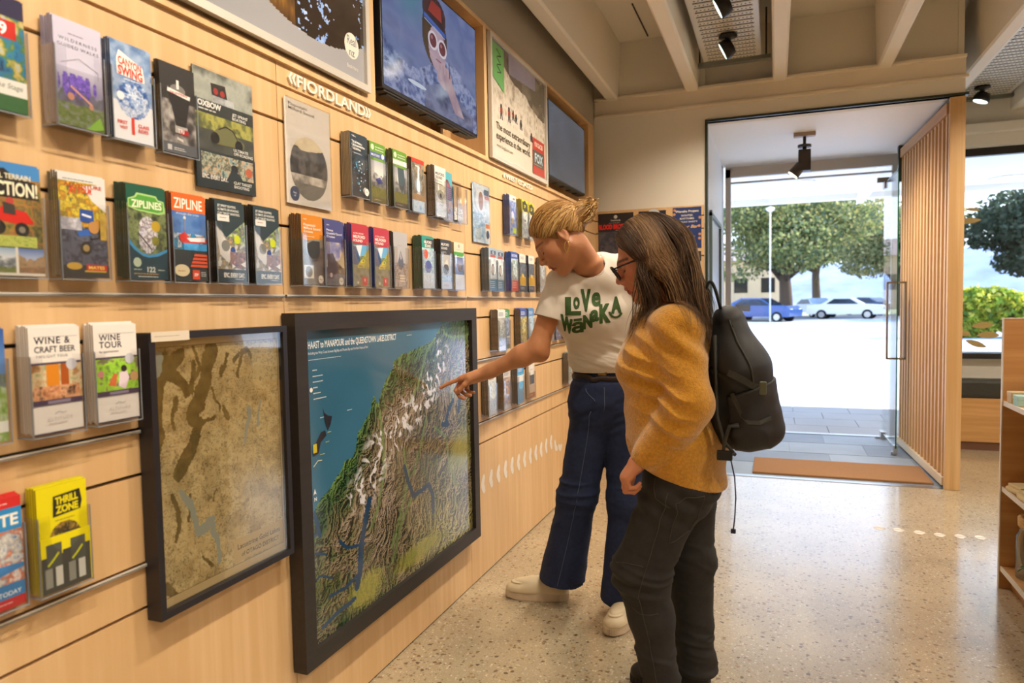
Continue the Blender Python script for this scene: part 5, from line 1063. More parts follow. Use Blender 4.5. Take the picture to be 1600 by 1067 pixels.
a = Art(PW-.04, PH-.04, '#d9cfc0', .002); a.grid(0, 0, 1, 1, skp, cell=.0045)
for i, (u, v, h) in enumerate(((.16, .52, .13), (.29, .5, .13), (.36, .5, .09), (.41, .52, .08), (.5, .54, .09), (.7, .6, .08))):
    a.poly([(u-.02, v+h), (u-.015, v+h*.5), (u+.015, v+h*.5), (u+.025, v+h), (u+.01, v+h), (u, v+h*.65), (u-.01, v+h)], '#3a3c4c').poly([(u-.02, v+h*.55), (u-.02, v+.02), (u+.02, v+.02), (u+.02, v+h*.55)], '#8c3c34' if i < 3 else '#3a3a44').ell(u, v+.01, .013, '#2c2a2e', n=10)
a.text('The most extraordinary', .07, .755, .062, '#4a4238', .008, fit=.60).text('experience in the world.', .07, .84, .062, '#4a4238', .008, fit=.60).text('www.foxglacier.com', .07, .91, .03, '#6a6256', 0, fit=.27)
a.poly([(.03, .02), (.21, .02), (.21, .40), (.03, .32)], '#6fb06a'); a.nxt()
for i in range(3): a.line([(.09, .06+.07*i), (.16, .1+.07*i), (.1, .12+.07*i)], .006, '#3c6a3c')
a.rect(.72, .62, .97, .98, '#b84038').text('FOX GLACIER', .845, .70, .045, '#f0dcd0', .02, align='c', fit=.17).rect(.735, .74, .955, .90, '#55524e').text('FOX', .845, .855, .085, '#b4d0dc', .03, align='c', fit=.17).greek(.75, .885, .94, 1, '#c8c0b4', wd=.003)
a.build('print', m_gloss, SP, (.006, .02, .02))
# screens
m_scr = mat('screen_image', '#ffffff', .1, vcol=True, emit=.62)
m_scr.node_tree.nodes['Principled BSDF'].inputs['Base Color'].default_value = (.01, .01, .01, 1)
for l in list(m_scr.node_tree.links):
    if l.to_socket.name == 'Base Color': m_scr.node_tree.links.remove(l)
def screen(y0, y1, z0, z1, x, label, fn):
    e = empty('wall_screen', (x, y0, z0), label=label, cat='screen'); w, h = y1-y0, z1-z0
    MB().bbox((-.055, 0, 0), (0, w, h), .004).build('casing', mat('screen_black', '#16151a', .3), e)
    pl = MB(); pl.box((-.05, .02, -.006), (-.006, w-.02, .001), 0); 
    for i in range(5): pl.box((-.045, .05+i*w/5.5, -.012), (-.012, .05+i*w/5.5+.09, -.005), 0)
    pl.build('lower_panel', mat('screen_grey', '#3a3530', .5), e)
    a = Art(w-.02, h-.022, '#101218', .0005); fn(a); a.build('display', m_scr, e, (.0006, .01, .013))
    MB().tube([(-.05, .03, 0), (-.09, .05, -.05), (-.12, .12, -.055)], .004, 6).build('cable', m_black, e); return e
def s_ski(a):
    def fn(u, v):
        c = pal(['#56689c', '#7688b8', '#5f74ac', '#8c98c4'], fbm(u*4, v*4, seed=3)*1.4-.2)
        t = np.clip(1-np.hypot((u-.25)/.22, (v-.2)/.25), 0, 1)[..., None]; c = c*(1-t*.7)+np.array(s2l('#4a94a8'))*t*.7
        s = (v > .62+.12*np.sin(u*7))[..., None]; sn = pal(['#3a4878', '#6a7cb0', '#a8b4dc', '#4a5888'], fbm(u*26, v*20, seed=6)*1.5-.25)
        return np.where(s, sn, c)
    a.grid(0, 0, 1, 1, fn, cell=.005)
    sk = lambda c1, c2, c3, sd, mk, u0=.3, v0=0, u1=.95, v1=1: a.grid(u0, v0, u1, v1, lambda u, v: pal([c1, c2, c3], fbm(u*9, v*9, seed=sd)*1.5-.25), cell=.005, mask=mk)
    sk('#2a2420', '#4a3a30', '#382c28', 3, lambda u, v: ((u-.50)/.135)**2+((v-.36)/.26)**2 < 1)                       # hair
    sk('#a890a8', '#c4acbc', '#b89cac', 4, lambda u, v: ((u-.525)/.095)**2+((v-.45)/.19)**2 < 1)                       # face
    sk('#4a2c38', '#2c2230', '#5c3440', 5, lambda u, v: (((u-.50)/.125)**2+((v-.17)/.15)**2 < 1) & (v < .25+(u-.5)*.25))  # helmet
    a.poly([(.43, .18), (.47, .07), (.57, .08), (.58, .2)], '#a03434').poly([(.385, .25), (.39, .215), (.62, .275), (.615, .31)], '#3a66c0').line([(.39, .265), (.61, .32)], .004, '#a8c0e8')
    sk('#2c3660', '#8890b4', '#4a5484', 6, lambda u, v: (v > .70+.5*np.abs(u-.62)) & (u > .38))                        # jacket
    sk('#c8a8b0', '#b094a4', '#d4bcc4', 7, lambda u, v: (((u-.60)/.085)**2+((v-.66)/.10)**2 < 1) | ((np.abs((u-.66)-(v-.72)*.55) < .055) & (v > .68) & (v < .92)))   # glove and wrist
    for i in range(4): a.line([(.535+.034*i, .63), (.525+.036*i, .545+.012*abs(i-1.5))], .016, '#c4a8b4')
    for cu_, cv2 in ((.475, .405), (.575, .425)): a.ell(cu_, cv2, .052, '#e4dce8', rv=.078).ell(cu_, cv2, .037, '#6e3444', rv=.058).ell(cu_-.012, cv2-.02, .01, '#b07888', rv=.016)
    a.line([(.525, .41), (.53, .412)], .01, '#e4dce8').line([(.50, .545), (.56, .55)], .004, '#8a4a58').line([(.65, .5), (.655, .64)], .006, '#28242f').ell(.3, .86, .09, '#dfe8f8', rv=.018)
screen(2.155, 2.985, 2.065, 2.555, .028, 'wall screen showing a helmeted skier in white goggles', s_ski)
def s_dim(a):
    a.grid(0, 0, 1, 1, lambda u, v: pal(['#525a66', '#5c6674', '#68768a'], fbm(u*3, v*3, seed=3)*1.4-.2), cell=.02)
screen(4.15, 5.02, 2.085, 2.565, .0, 'dim blue-grey wall screen at the far end of the cabinet band', s_dim)
# raised white lettering ---------------------------------------------------------
m_let = mat('white_letter', '#efe6d6', .4)
def lettering(txt, y0, z, h, width, label, dy_skip=None):
    e = empty('wall_lettering', (.001, y0, z), label=label, cat='lettering', group=None)
    vs, fs, w = text_geo(txt, 1.0, .018, 1.05); kx = (width-.11)/w; kz = h/.69
    cu = bpy.data.meshes.new('letters'); bm = bmesh.new(); bv = [bm.verts.new((0, .05+p[0]*kx, p[1]*kz)) for p in vs]
    for f in fs:
        try: bm.faces.new([bv[i] for i in f])
        except ValueError: pass
    r = bmesh.ops.extrude_face_region(bm, geom=list(bm.faces)); bmesh.ops.translate(bm, verts=[g for g in r['geom'] if isinstance(g, bmesh.types.BMVert)], vec=(.006, 0, 0))
    bmesh.ops.recalc_face_normals(bm, faces=bm.faces); bm.to_mesh(cu); bm.free(); cu.materials.append(m_let); link('letters', cu, e)
    for s, yy in ((-1, .012), (1, width-.025)):
        m = MB(); c = yy-s*.0
        for q in (0, .016):
            b0 = yy-s*q
            m.prism([(b0-s*.018, 0), (b0-s*.010, 0), (b0, h/2), (b0-s*.010, h), (b0-s*.018, h), (b0-s*.008, h/2)], 0, 0, .006)
        m.build('chevron', m_let, e)
    return e
lettering('FIORDLAND', 1.665, 1.945, .033, .47, 'raised white capitals reading FIORDLAND between two chevrons')
lettering('WEST COAST', 3.345, 1.950, .025, .50, 'raised white capitals reading WEST COAST between two chevrons')
lettering('||||||||', 4.38, 1.955, .020, .46, 'small raised white lettering above the fair woman\'s hair bun')
# white chevron decals
m_dec = mat('white_film', '#e3d9ce', .5)
def chev_wall(y, z, s, ang, label):
    m = MB(); pts = []
    w, h = .060*s, .058*s
    for sy in (-1, 1):
        p = [(-w*.5, 0), (-w*.38, sy*h*.35), (-w*.05, sy*h*.85), (w*.3, sy*h*1.0), (w*.5, sy*h*.8), (w*.5, sy*h*.4), (w*.3, 0)]
        if sy < 0: p = p[::-1]
        ca, sa = math.cos(ang), math.sin(ang)
        m.prism([(q[0]*ca-q[1]*sa, q[0]*sa+q[1]*ca) for q in p], 0, 0.0, .0008)
    o = m.build('chevron_decal', m_dec, loc=(.0006, y, z)); return tag(o, label, 'decal', 'row of white chevron decals low on the maple wall')
N = 15
for i in range(N):
    y = 2.93+i*.098; z = .437+.008*math.sin(i*.5); ang = 0
    if i >= N-2: z -= .03*(i-(N-3))+.02; ang = .7*(i-(N-3))
    chev_wall(y, z, .82, ang, 'white chevron decal low on the maple wall right of the large map frame')
hx = MB(); hx.prism([(.0, .06), (.03, .062), (.045, .03), (.045, -.03), (.03, -.062), (0, -.06), (-.02, 0)], 0, 0, .0008)
tag(hx.build('chevron_decal', m_dec, loc=(.0006, 1.605, 1.155)), 'single white hexagonal decal between the two framed maps', 'decal')
def chev_floor(x, y, label, grp):
    m = MB()
    for s in (-1, 1):
        p = [(-.028, s*.004), (-.02, s*.02), (-.006, s*.034), (.008, s*.034), (.02, s*.016), (.032, s*.002), (.01, s*.004)]
        m.prism(p if s > 0 else p[::-1], 2, 0, .0006)
    return tag(m.build('floor_decal', m_dec, loc=(x, y, .0003)), label, 'decal', grp)
for x, y in ((1.86, 4.35), (1.955, 4.346), (2.055, 4.332), (2.15, 4.32), (2.248, 4.325), (2.344, 4.335)): chev_floor(x, y, 'white arrow decal on the floor in front of the timber screen', 'white arrow decals on the floor')
for x, y in ((.323, 4.41), (.42, 4.42), (.85, 4.51), (.944, 4.525)): chev_floor(x, y, 'white arrow decal on the floor beside the standing women', 'white arrow decals behind the women')
# ================================================================== IMPLICIT SURFACES FOR BODIES AND CLOTH
def V3(*a): return np.array(a, float)
def nrm(a): a = np.asarray(a, float); return a/np.linalg.norm(a)
def cone(a, b, ra, rb=None, k=.02, op=1, sc=None, B=None):
    return dict(t='c', a=V3(*a), b=V3(*b), ra=ra, rb=ra if rb is None else rb, k=k, op=op, sc=sc, B=B)
def ell(c, r, k=.02, op=1, B=None): return dict(t='e', a=V3(*c), r=V3(*r) if np.ndim(r) else V3(r, r, r), k=k, op=op, B=B)
def plane(p, n, k=.004): return dict(t='p', a=V3(*p), n=nrm(n), k=k, op=-1)      # keeps the side the normal points away from
def grp(prims, k=.02, op=1): return dict(t='g', prims=prims, k=k, op=op)
def sdf_eval(P, prims):
    D = None
    for q in prims:
        if q['t'] == 'g':
            d = sdf_eval(P, q['prims'])
            if D is None: D = d
            else:
                k = q['k']; h = np.clip(.5+.5*(D-d)/k, 0, 1); D = D*(1-h)+d*h-k*h*(1-h)
            continue
        X = P-q['a']
        if q['t'] == 'e':
            if q['B'] is not None: X = X @ q['B']
            r = q['r']; k0 = np.linalg.norm(X/r, axis=1); k1 = np.linalg.norm(X/(r*r), axis=1)+1e-9
            d = k0*(k0-1)/k1
        elif q['t'] == 'c':
            ba = q['b']-q['a']
            if q['sc'] is not None:
                Bm = q['B'] if q['B'] is not None else np.eye(3); s = V3(*q['sc'])
                X = (X @ Bm)/s; ba = (ba @ Bm)/s
            L2 = ba @ ba+1e-12; t = np.clip(X @ ba/L2, 0, 1)
            d = np.linalg.norm(X-t[:, None]*ba, axis=1)-(q['ra']+(q['rb']-q['ra'])*t)
            if q['sc'] is not None: d = d*min(q['sc'])
        else: d = X @ q['n']; d = -d
        if D is None: D = d; continue
        k = q['k']
        if q['op'] > 0: h = np.clip(.5+.5*(D-d)/k, 0, 1); D = D*(1-h)+d*h-k*h*(1-h)
        else:
            d = -d; h = np.clip(.5-.5*(D-d)/k, 0, 1); D = D*(1-h)+d*h+k*h*(1-h)
    return D
def sdf_mesh(prims, h, lo, hi, disp=None):
    """surface nets of the blended shape; returns vertices, quads, normals"""
    lo = V3(*lo)-3*h; hi = V3(*hi)+3*h; n = np.ceil((hi-lo)/h).astype(int)+1; Bk = 8; nb = (n+Bk-1)//Bk; n = nb*Bk
    F = np.ones(n, np.float32)
    c = np.stack(np.meshgrid(*[np.arange(nb[i]) for i in range(3)], indexing='ij'), -1).reshape(-1, 3)
    cc = lo+(c*Bk+(Bk-1)/2)*h; d = sdf_eval(cc, prims); act = np.abs(d) < Bk*h*.87*1.7+.012
    ins = c[(~act) & (d < 0)]
    for a in ins: F[a[0]*Bk:a[0]*Bk+Bk, a[1]*Bk:a[1]*Bk+Bk, a[2]*Bk:a[2]*Bk+Bk] = -1
    off = np.stack(np.meshgrid(*[np.arange(Bk)]*3, indexing='ij'), -1).reshape(-1, 3)
    A = c[act]
    for s in range(0, len(A), 600):
        G = (A[s:s+600, None, :]*Bk+off[None]).reshape(-1, 3); v = sdf_eval(lo+G*h, prims); F[G[:, 0], G[:, 1], G[:, 2]] = v
    Sg = F < 0; m = np.zeros(np.array(F.shape)-1, np.int8)
    for i in (0, 1):
        for j in (0, 1):
            for k in (0, 1): m += Sg[i:i+n[0]-1, j:j+n[1]-1, k:k+n[2]-1]
    I = np.argwhere((m > 0) & (m < 8)); acc = np.zeros((len(I), 3)); cnt = np.zeros(len(I))
    corners = [(i, j, k) for i in (0, 1) for j in (0, 1) for k in (0, 1)]
    fv = {q: F[I[:, 0]+q[0], I[:, 1]+q[1], I[:, 2]+q[2]] for q in corners}
    for a in corners:
        for ax in range(3):
            if a[ax] == 0:
                b = list(a); b[ax] = 1; b = tuple(b); fa, fb = fv[a], fv[b]; cr = (fa < 0) != (fb < 0)
                t = np.where(cr, fa/(fa-fb+1e-12), 0); p = np.zeros((len(I), 3)); p[:] = a; p[:, ax] += t
                acc[cr] += p[cr]; cnt[cr] += 1
    Vt = lo+(I+acc/cnt[:, None])*h
    idm = np.full(m.shape, -1, np.int32); idm[I[:, 0], I[:, 1], I[:, 2]] = np.arange(len(I)); Q = []
    for ax in range(3):
        o1, o2 = [(1, 2), (2, 0), (0, 1)][ax]
        sl = [slice(1, n[i]-1) for i in range(3)]; s2 = list(sl); s2[ax] = slice(2, n[ax])
        sl[ax] = slice(1, n[ax]-1)
        a = Sg[tuple(sl)]; b = Sg[tuple(s2)]; E = np.argwhere(a != b)+1; f = a[tuple((E-1).T)]
        def idx(da, db):
            q = E.copy(); q[:, o1] -= da; q[:, o2] -= db; return idm[q[:, 0], q[:, 1], q[:, 2]]
        q = np.stack([idx(0, 0), idx(1, 0), idx(1, 1), idx(0, 1)], 1); q[~f] = q[~f][:, ::-1]; Q.append(q)
    Q = np.concatenate(Q); Q = Q[(Q >= 0).all(1)]
    e = h*.5; g = np.stack([sdf_eval(Vt+e*np.eye(3)[i], prims)-sdf_eval(Vt-e*np.eye(3)[i], prims) for i in range(3)], 1)
    N = g/(np.linalg.norm(g, axis=1)[:, None]+1e-9)
    Vt = Vt-N*np.clip(sdf_eval(Vt, prims), -h, h)[:, None]*.8
    if disp is not None: Vt = Vt+N*disp(Vt, N)[:, None]
    return Vt, Q, N
def np_obj(name, parts, m, parent=None, colors=None):
    """one mesh object from [(V,Q)], with optional per-vertex colours"""
    Vs = []; Qs = []; Cs = []; o = 0
    for i, (v, q) in enumerate(parts):
        Vs.append(v); Qs.append(q+o); o += len(v)
        if colors is not None: Cs.append(colors[i])
    v = np.concatenate(Vs); q = np.concatenate(Qs); me = bpy.data.meshes.new(name)
    me.vertices.add(len(v)); me.vertices.foreach_set('co', v.astype(np.float32).ravel())
    k = q.shape[1]; me.loops.add(len(q)*k); me.loops.foreach_set('vertex_index', q.astype(np.int32).ravel())
    me.polygons.add(len(q)); me.polygons.foreach_set('loop_start', np.arange(0, len(q)*k, k, dtype=np.int32)); me.polygons.foreach_set('loop_total', np.full(len(q), k, np.int32))
    me.update(calc_edges=True); me.validate(); me.polygons.foreach_set('use_smooth', np.ones(len(me.polygons), bool))
    if colors is not None:
        c = np.concatenate(Cs); at = me.color_attributes.new('Col', 'FLOAT_COLOR', 'POINT'); a = np.ones((len(v), 4), np.float32); a[:, :3] = c; at.data.foreach_set('color', a.ravel())
    for mm in (m if isinstance(m, (list, tuple)) else [m]): me.materials.append(mm)
    me.update(); o = link(name, me, parent)
    if parent is not None: o.matrix_parent_inverse = Matrix.Translation(parent.location).inverted()
    return o
def tri_noise(P, s, seed=0): return fbm(P[:, 0]*s, P[:, 1]*s+P[:, 2]*s*.37, P[:, 2]*s, seed=seed, oct=3)-.5
def basis(f, up=(0, 0, 1)):
    """columns: forward, left, up"""
    f = nrm(f); l = nrm(np.cross(up, f)); u = np.cross(f, l); return np.stack([f, l, u], 1)
def hand(Wp, d, n, left, flex, thumb=(.75, .5, -.35), s=1.0, spread=0.0):
    """palm and five separate fingers as cones; d fingers' direction, n palm direction"""
    Wp = V3(*Wp); d = nrm(d); n = nrm(np.array(n)-d*np.dot(n, d)); sd = np.cross(d, n) if left else np.cross(n, d); sd = nrm(sd)
    P = []; base = [(.088, -.026), (.091, -.006), (.085, .014), (.074, .031)]
    lens = [(.043, .026, .021), (.047, .030, .022), (.043, .027, .021), (.034, .020, .019)]; rr = [(.0092, .0082, .0074), (.0094, .0084, .0074), (.0088, .0079, .007), (.0078, .0068, .0062)]
    for i, (a, b) in enumerate(base):
        Bp = Wp+s*(d*a+sd*b); P.append(cone(Wp+s*sd*b*.55-n*.0*s, Bp-d*.006*s, .0155*s, .0125*s, k=.016))
    P.append(ell(Wp+s*(d*.045), (.045*s, .034*s, .014*s), k=.02, B=np.stack([d, sd, n], 1)))
    P.append(cone(Wp+s*(d*.015-sd*.015+n*.004), Wp+s*(d*.05-sd*.028+n*.012), .014*s, .015*s, k=.012))
    for i, (a, b) in enumerate(base):
        q = Wp+s*(d*a+sd*b); th = 0; fl = flex[i]; dd = d+sd*spread*(i-1.2)
        for j in range(3):
            th += math.radians(fl[j]); dr = nrm(dd*math.cos(th)+n*math.sin(th)); e = q+dr*lens[i][j]*s
            P.append(cone(q, e, rr[i][j]*1.03*s, rr[i][min(j+1, 2)]*s, k=.0035 if j else .006)); q = e
    q = Wp+s*(d*.045-sd*.028+n*.012); dr = nrm(d*thumb[0]+n*thumb[1]+sd*thumb[2])
    for j, (L, r) in enumerate(((.034, .0105), (.028, .0095), (.016, .0085))):
        e = q+dr*L*s; P.append(cone(q, e, r*s, r*.92*s, k=.005)); q = e; dr = nrm(dr+sd*.28+d*.1)
    return P
def head_prims(C, Bs, s=1.0, neck=None, neck_r=(.052, .056)):
    """C head centre, Bs columns forward, left, up"""
    T = lambda x, y, z: C+s*(Bs @ V3(x, y, z)); P = []
    E = lambda c, r, k=.02, op=1: P.append(ell(T(*c), V3(*r)*s, k*s, op, Bs))
    K = lambda a, b, ra, rb, k=.012, op=1: P.append(cone(T(*a), T(*b), ra*s, rb*s, k*s, op))
    E((-.016, 0, .034), (.098, .076, .088)); E((.03, 0, -.03), (.060, .060, .084), .03)
    for y in (-1, 1):
        K((-.012, y*.050, -.050), (.060, y*.016, -.101), .021, .016, .03); E((.052, y*.040, -.024), (.026, .022, .026), .03)
    E((.070, 0, -.101), (.020, .022, .017), .02); K((.080, -.026, .022), (.080, .026, .022), .012, .012, .02)
    for y in (-1, 1): E((.1, y*.032, .000), (.017, .019, .013), .016, -1)
    for y in (-1, 1): E((.0745, y*.0315, .000), (.0145, .0165, .0125), .004)
    K((.088, 0, .014), (.111, 0, -.030), .0075, .0098, .014); 
    for y in (-1, 1): E((.100, y*.0115, -.034), (.012, .0075, .0085), .006)
    E((.086, 0, -.058), (.014, .026, .02), .02)
    K((.092, -.017, -.0625), (.0955, 0, -.0605), .0052, .0068, .006); K((.092, .017, -.0625), (.0955, 0, -.0605), .0052, .0068, .006)
    K((.089, -.014, -.0735), (.089, .014, -.0735), .0078, .0078, .006); K((.1, -.024, -.068), (.1, .024, -.068), .0016, .0016, .004, -1)
    for y in (-1, 1):
        Bl = Bs @ np.array([[math.cos(.25), -y*math.sin(.25), 0], [y*math.sin(.25), math.cos(.25), 0], [0, 0, 1]])
        P.append(ell(T(-.018, y*.079, -.004), V3(.017, .0065, .028)*s, .004, 1, Bl)); P.append(ell(T(-.015, y*.0865, 0), V3(.010, .0055, .017)*s, .005, -1, Bl)); P.append(ell(T(-.013, y*.080, -.030), V3(.008, .006, .009)*s, .004, 1, Bl))
    if neck is not None: P.append(cone(T(-.028, 0, -.065), neck, neck_r[0]*s, neck_r[1]*s, .03))
    return P
def head_colors(Vt, C, Bs, s, skin, lip, brow, lash='#2a1c14', blush='#c4694a'):
    X = ((Vt-C) @ Bs)/s; c = np.tile(np.array(s2l(skin)), (len(Vt), 1)); n = tri_noise(Vt, 60)
    c *= (1+.10*n)[:, None]
    def mix(mask, col):
        nonlocal c; m = np.clip(mask, 0, 1)[:, None]; c = c*(1-m)+np.array(s2l(col))*m
    mix(.45*np.exp(-(((X[:, 0]-.06)/.03)**2+((np.abs(X[:, 1])-.045)/.02)**2+((X[:, 2]+.03)/.022)**2)), blush)
    mix(.3*np.exp(-(((X[:, 0]-.11)/.012)**2+(X[:, 1]/.014)**2+((X[:, 2]+.03)/.012)**2)), blush)
    mix((X[:, 0] > .07)*(np.abs(X[:, 1]) < .024)*(1-np.clip((np.abs(X[:, 2]+.0675)-.0115)/.002, 0, 1)), lip)
    mix((X[:, 0] > .07)*(np.abs(X[:, 1]) < .022)*(np.abs(X[:, 2]+.068) < .0022), '#4a1c18')
    ay = np.abs(X[:, 1]); arch = .0245+.006*np.cos((ay-.034)/.02)
    mix((X[:, 0] > .05)*(ay > .013)*(ay < .055)*(1-np.clip((np.abs(X[:, 2]-arch+.004)-.0032)/.0015, 0, 1))*.8, brow)
    le = -.006-.004*np.cos((ay-.0315)/.018*1.5)
    mix((X[:, 0] > .06)*(np.abs(ay-.0315) < .017)*(1-np.clip((np.abs(X[:, 2]-le)-.0016)/.0012, 0, 1)), lash)
    mix((X[:, 0] > .05)*(np.abs(ay-.0315) < .019)*(X[:, 2] > -.006)*(X[:, 2] < .012)*.25, '#8a5a48')
    return np.clip(c, 0, 1)
def strands(paths, rads, cols, n=4, flat=.6):
    """tapered ribbons-tubes; paths (S,T,3)"""
    S_, T_, _ = paths.shape; d = np.gradient(paths, axis=1); d /= np.linalg.norm(d, axis=2)[..., None]+1e-9
    a = np.cross(d, np.array([.3, .5, .8])); a /= np.linalg.norm(a, axis=2)[..., None]+1e-9; b = np.cross(d, a)
    t = np.linspace(0, 1, T_); prof = np.minimum(1, .35+3*t)*np.clip((1-t)*3.5, .08, 1)
    out = np.zeros((S_, T_, n, 3))
    for k in range(n):
        an = 2*PI*k/n; out[:, :, k] = paths+(a*math.cos(an)+b*math.sin(an)*flat)*(rads[:, None]*prof)[..., None]
    idx = np.arange(S_*T_*n).reshape(S_, T_, n); q = np.stack([idx[:, :-1, :], np.roll(idx, -1, 2)[:, :-1, :], np.roll(idx, -1, 2)[:, 1:, :], idx[:, 1:, :]], -1).reshape(-1, 4)
    C = np.repeat(cols, T_*n, axis=0); return out.reshape(-1, 3), q, C
def push_out(P, C, Bs, r, extra=0.0):
    """moves points outside an ellipsoid"""
    X = (P-C) @ Bs; k = np.linalg.norm(X/(np.array(r)+extra), axis=-1); f = np.where(k < 1, 1/np.maximum(k, .2), 1.0)[..., None]
    return C+(X*f) @ Bs.T
# ================================================================== PEOPLE
m_skin = mat('skin', '#c98d68', .45, vcol=True, bump=(220, .15, .0006)); m_skin.node_tree.nodes['Principled BSDF'].inputs['Subsurface Weight'].default_value = .08; m_skin.node_tree.nodes['Principled BSDF'].inputs['Subsurface Radius'].default_value = (.012, .005, .003)
m_hair = mat('hair', '#ffffff', .48, vcol=True, spec=.35)
RNG = np.random.default_rng(11)
def tint(V, col, amt=.08, s=40): return np.clip(np.tile(np.array(s2l(col)), (len(V), 1))*(1+amt*2*tri_noise(V, s))[:, None], 0, 1)

# ------------------------------------------------------------------ fair woman
BL = empty('person', (.60, 2.78, 0), label='person with fair pinned-up hair, white printed t-shirt and blue jeans pointing at the large map', cat='person')
SB = 1.0; CB = V3(.553, 2.52, 1.545); fB = nrm([-.742, -.19, -.643]); BB = basis(fB)
tc = dict(L=nrm([.89, .46, 0]), F=nrm([.46, -.89, 0])); BT = np.stack([tc['L'], tc['F'], V3(0, 0, 1)], 1)
neckB = (.650, 2.645, 1.415)
head = head_prims(CB, BB, SB, neckB, (.049, .052)); nk = V3(.628, 2.612, 1.462); na = nrm([-.45, -.35, 1]); _e1 = nrm(np.cross(na, [0, 1, 0])); head += [cone(neckB, (.66, 2.67, 1.38), .048, .03, .02), ell(nk-na*.022, (.064, .064, .020), .018, B=np.stack([_e1, np.cross(na, _e1), na], 1))]
v, q, n = sdf_mesh(head, .0032, (.38, 2.36, 1.26), (.85, 2.85, 1.72)); parts = [(v, q)]; cols = [head_colors(v, CB, BB, SB, '#c08560', '#a04c44', '#7a5534')]
Wb = V3(.222, 2.535, 1.024); db = nrm([-.95, -.16, -.29])
arm = [cone((.525, 2.59, 1.37), (.452, 2.545, 1.128), .046, .038, .02), cone((.452, 2.545, 1.128), (.39, 2.54, 1.10), .039, .040, .03), cone((.39, 2.54, 1.10), (.25, 2.535, 1.036), .038, .0255, .03), cone((.26, 2.535, 1.04), Wb+db*.02, .026, .022, .02, sc=(1, 1, 1)), ell((.462, 2.552, 1.105), .030, .02)]
arm += hand(Wb, db, (-.22, -.35, -.90), False, ((3, 5, 6), (48, 62, 30), (58, 70, 30), (62, 66, 30)), thumb=(.80, .50, -.10), s=.98)
v, q, n = sdf_mesh(arm, .0024, (.02, 2.42, .88), (.60, 2.68, 1.42)); parts.append((v, q)); c = tint(v, '#c98a60', .10, 30)
kn = np.exp(-((v[:, 0]-.13)/.03)**2)[:, None]*.25; c = c*(1-kn)+np.array(s2l('#c4704c'))*kn; cols.append(c)
# hidden trunk, far arm and legs that carry the clothes; forearm of her left arm behind the brunette
body = [cone((.665, 2.80, .95), (.655, 2.73, 1.28), .075, .08, .05), cone((.61, 2.79, .86), (.54, 2.80, .50), .06, .05, .03), cone((.54, 2.80, .50), (.425, 2.855, .09), .045, .034, .03), cone((.73, 2.81, .86), (.74, 2.80, .48), .06, .05, .03), cone((.74, 2.80, .48), (.72, 2.80, .09), .045, .034, .03)]
body += [cone((.775, 2.76, 1.38), (.86, 2.80, 1.12), .045, .036, .03), cone((.86, 2.80, 1.12), (.90, 2.72, .90), .036, .024, .02)]
body += hand((.90, 2.72, .90), (.1, -.25, -.95), (-.8, .4, -.2), True, ((35, 45, 25), (40, 50, 25), (45, 50, 25), (50, 50, 25)), s=.95)
v, q, n = sdf_mesh(body, .0045, (.36, 2.5, .03), (.98, 2.94, 1.46)); parts.append((v, q)); cols.append(tint(v, '#c98a60'))
bo = np_obj('body', parts, m_skin, BL, cols)
# t-shirt
sh = [cone((.665, 2.785, 1.035), (.655, 2.755, 1.16), .135, .142, .05, sc=(1.0, .74, 1), B=BT), ell((.640, 2.700, 1.27), (.170, .115, .125), .06, B=BT), cone((.545, 2.605, 1.372), (.77, 2.735, 1.435), .058, .058, .05), ell((.660, 2.675, 1.385), (.135, .085, .07), .04, B=BT),
      ell((.62, 2.635, 1.255), (.115, .075, .07), .05, B=BT), cone((.665, 2.785, 1.05), (.665, 2.785, 1.03), .138, .130, .02, sc=(1.0, .78, 1), B=BT), cone((.67, 2.69, 1.43), (.65, 2.66, 1.40), .068, .08, .03)]
sh += [grp([cone((.540, 2.60, 1.368), (.490, 2.560, 1.215), .068, .066, .02), plane((.494, 2.56, 1.243), (-.25, -.15, -.95), .003), cone((.500, 2.566, 1.262), (.484, 2.555, 1.19), .053, .057, .003, -1)], .035),
       grp([cone((.775, 2.745, 1.41), (.85, 2.79, 1.23), .064, .066, .02), plane((.848, 2.79, 1.25), (.3, .15, -.95), .003), cone((.842, 2.786, 1.27), (.855, 2.795, 1.20), .052, .055, .003, -1)], .035), plane((.665, 2.785, 1.022), (0, 0, -1), .006)]
nk = V3(.628, 2.612, 1.462); na = nrm([-.45, -.35, 1]); sh += [cone(nk-na*.03, nk+na*.12, .060, .072, .008, -1)]
def sh_disp(V, N):
    X = (V-V3(.655, 2.74, 1.2)) @ BT; d = np.zeros(len(V)); z = V[:, 2]
    m = np.clip((1.17-z)/.1, 0, 1)*np.clip((z-1.03)/.02, 0, 1)
    d += m*.013*(1-np.abs(2*fbm(X[:, 0]*5+z*3, z*26+X[:, 0]*9, seed=3, oct=3)-1)*1.6)
    d += .010*np.clip((z-1.1)/.1, 0, 1)*(fbm(X[:, 0]*11+z*8, z*5-X[:, 0]*7, seed=8, oct=2)-.5)*2
    s = np.clip(1-np.linalg.norm(V-V3(.55, 2.59, 1.33), axis=1)/.12, 0, 1); d += .010*s*np.clip((z-1.265)/.03, 0, 1)*np.sin((V[:, 0]*.8+V[:, 2]*.7)*110+4*fbm(V[:, 0]*9, V[:, 2]*9, seed=5))*.5
    return d
v, q, n = sdf_mesh(sh, .0036, (.40, 2.42, 1.0), (.95, 2.95, 1.50), sh_disp); shv = (v, q)
m_tee = mat('white_cotton', '#d8cfc2', .85, bump=(900, .2, .0006), sheen=.2)
tee = np_obj('t_shirt', [(v, q)], m_tee, BL)
bvh = BVHTree.FromPolygons([tuple(p) for p in v], [tuple(int(i) for i in f) for f in q])
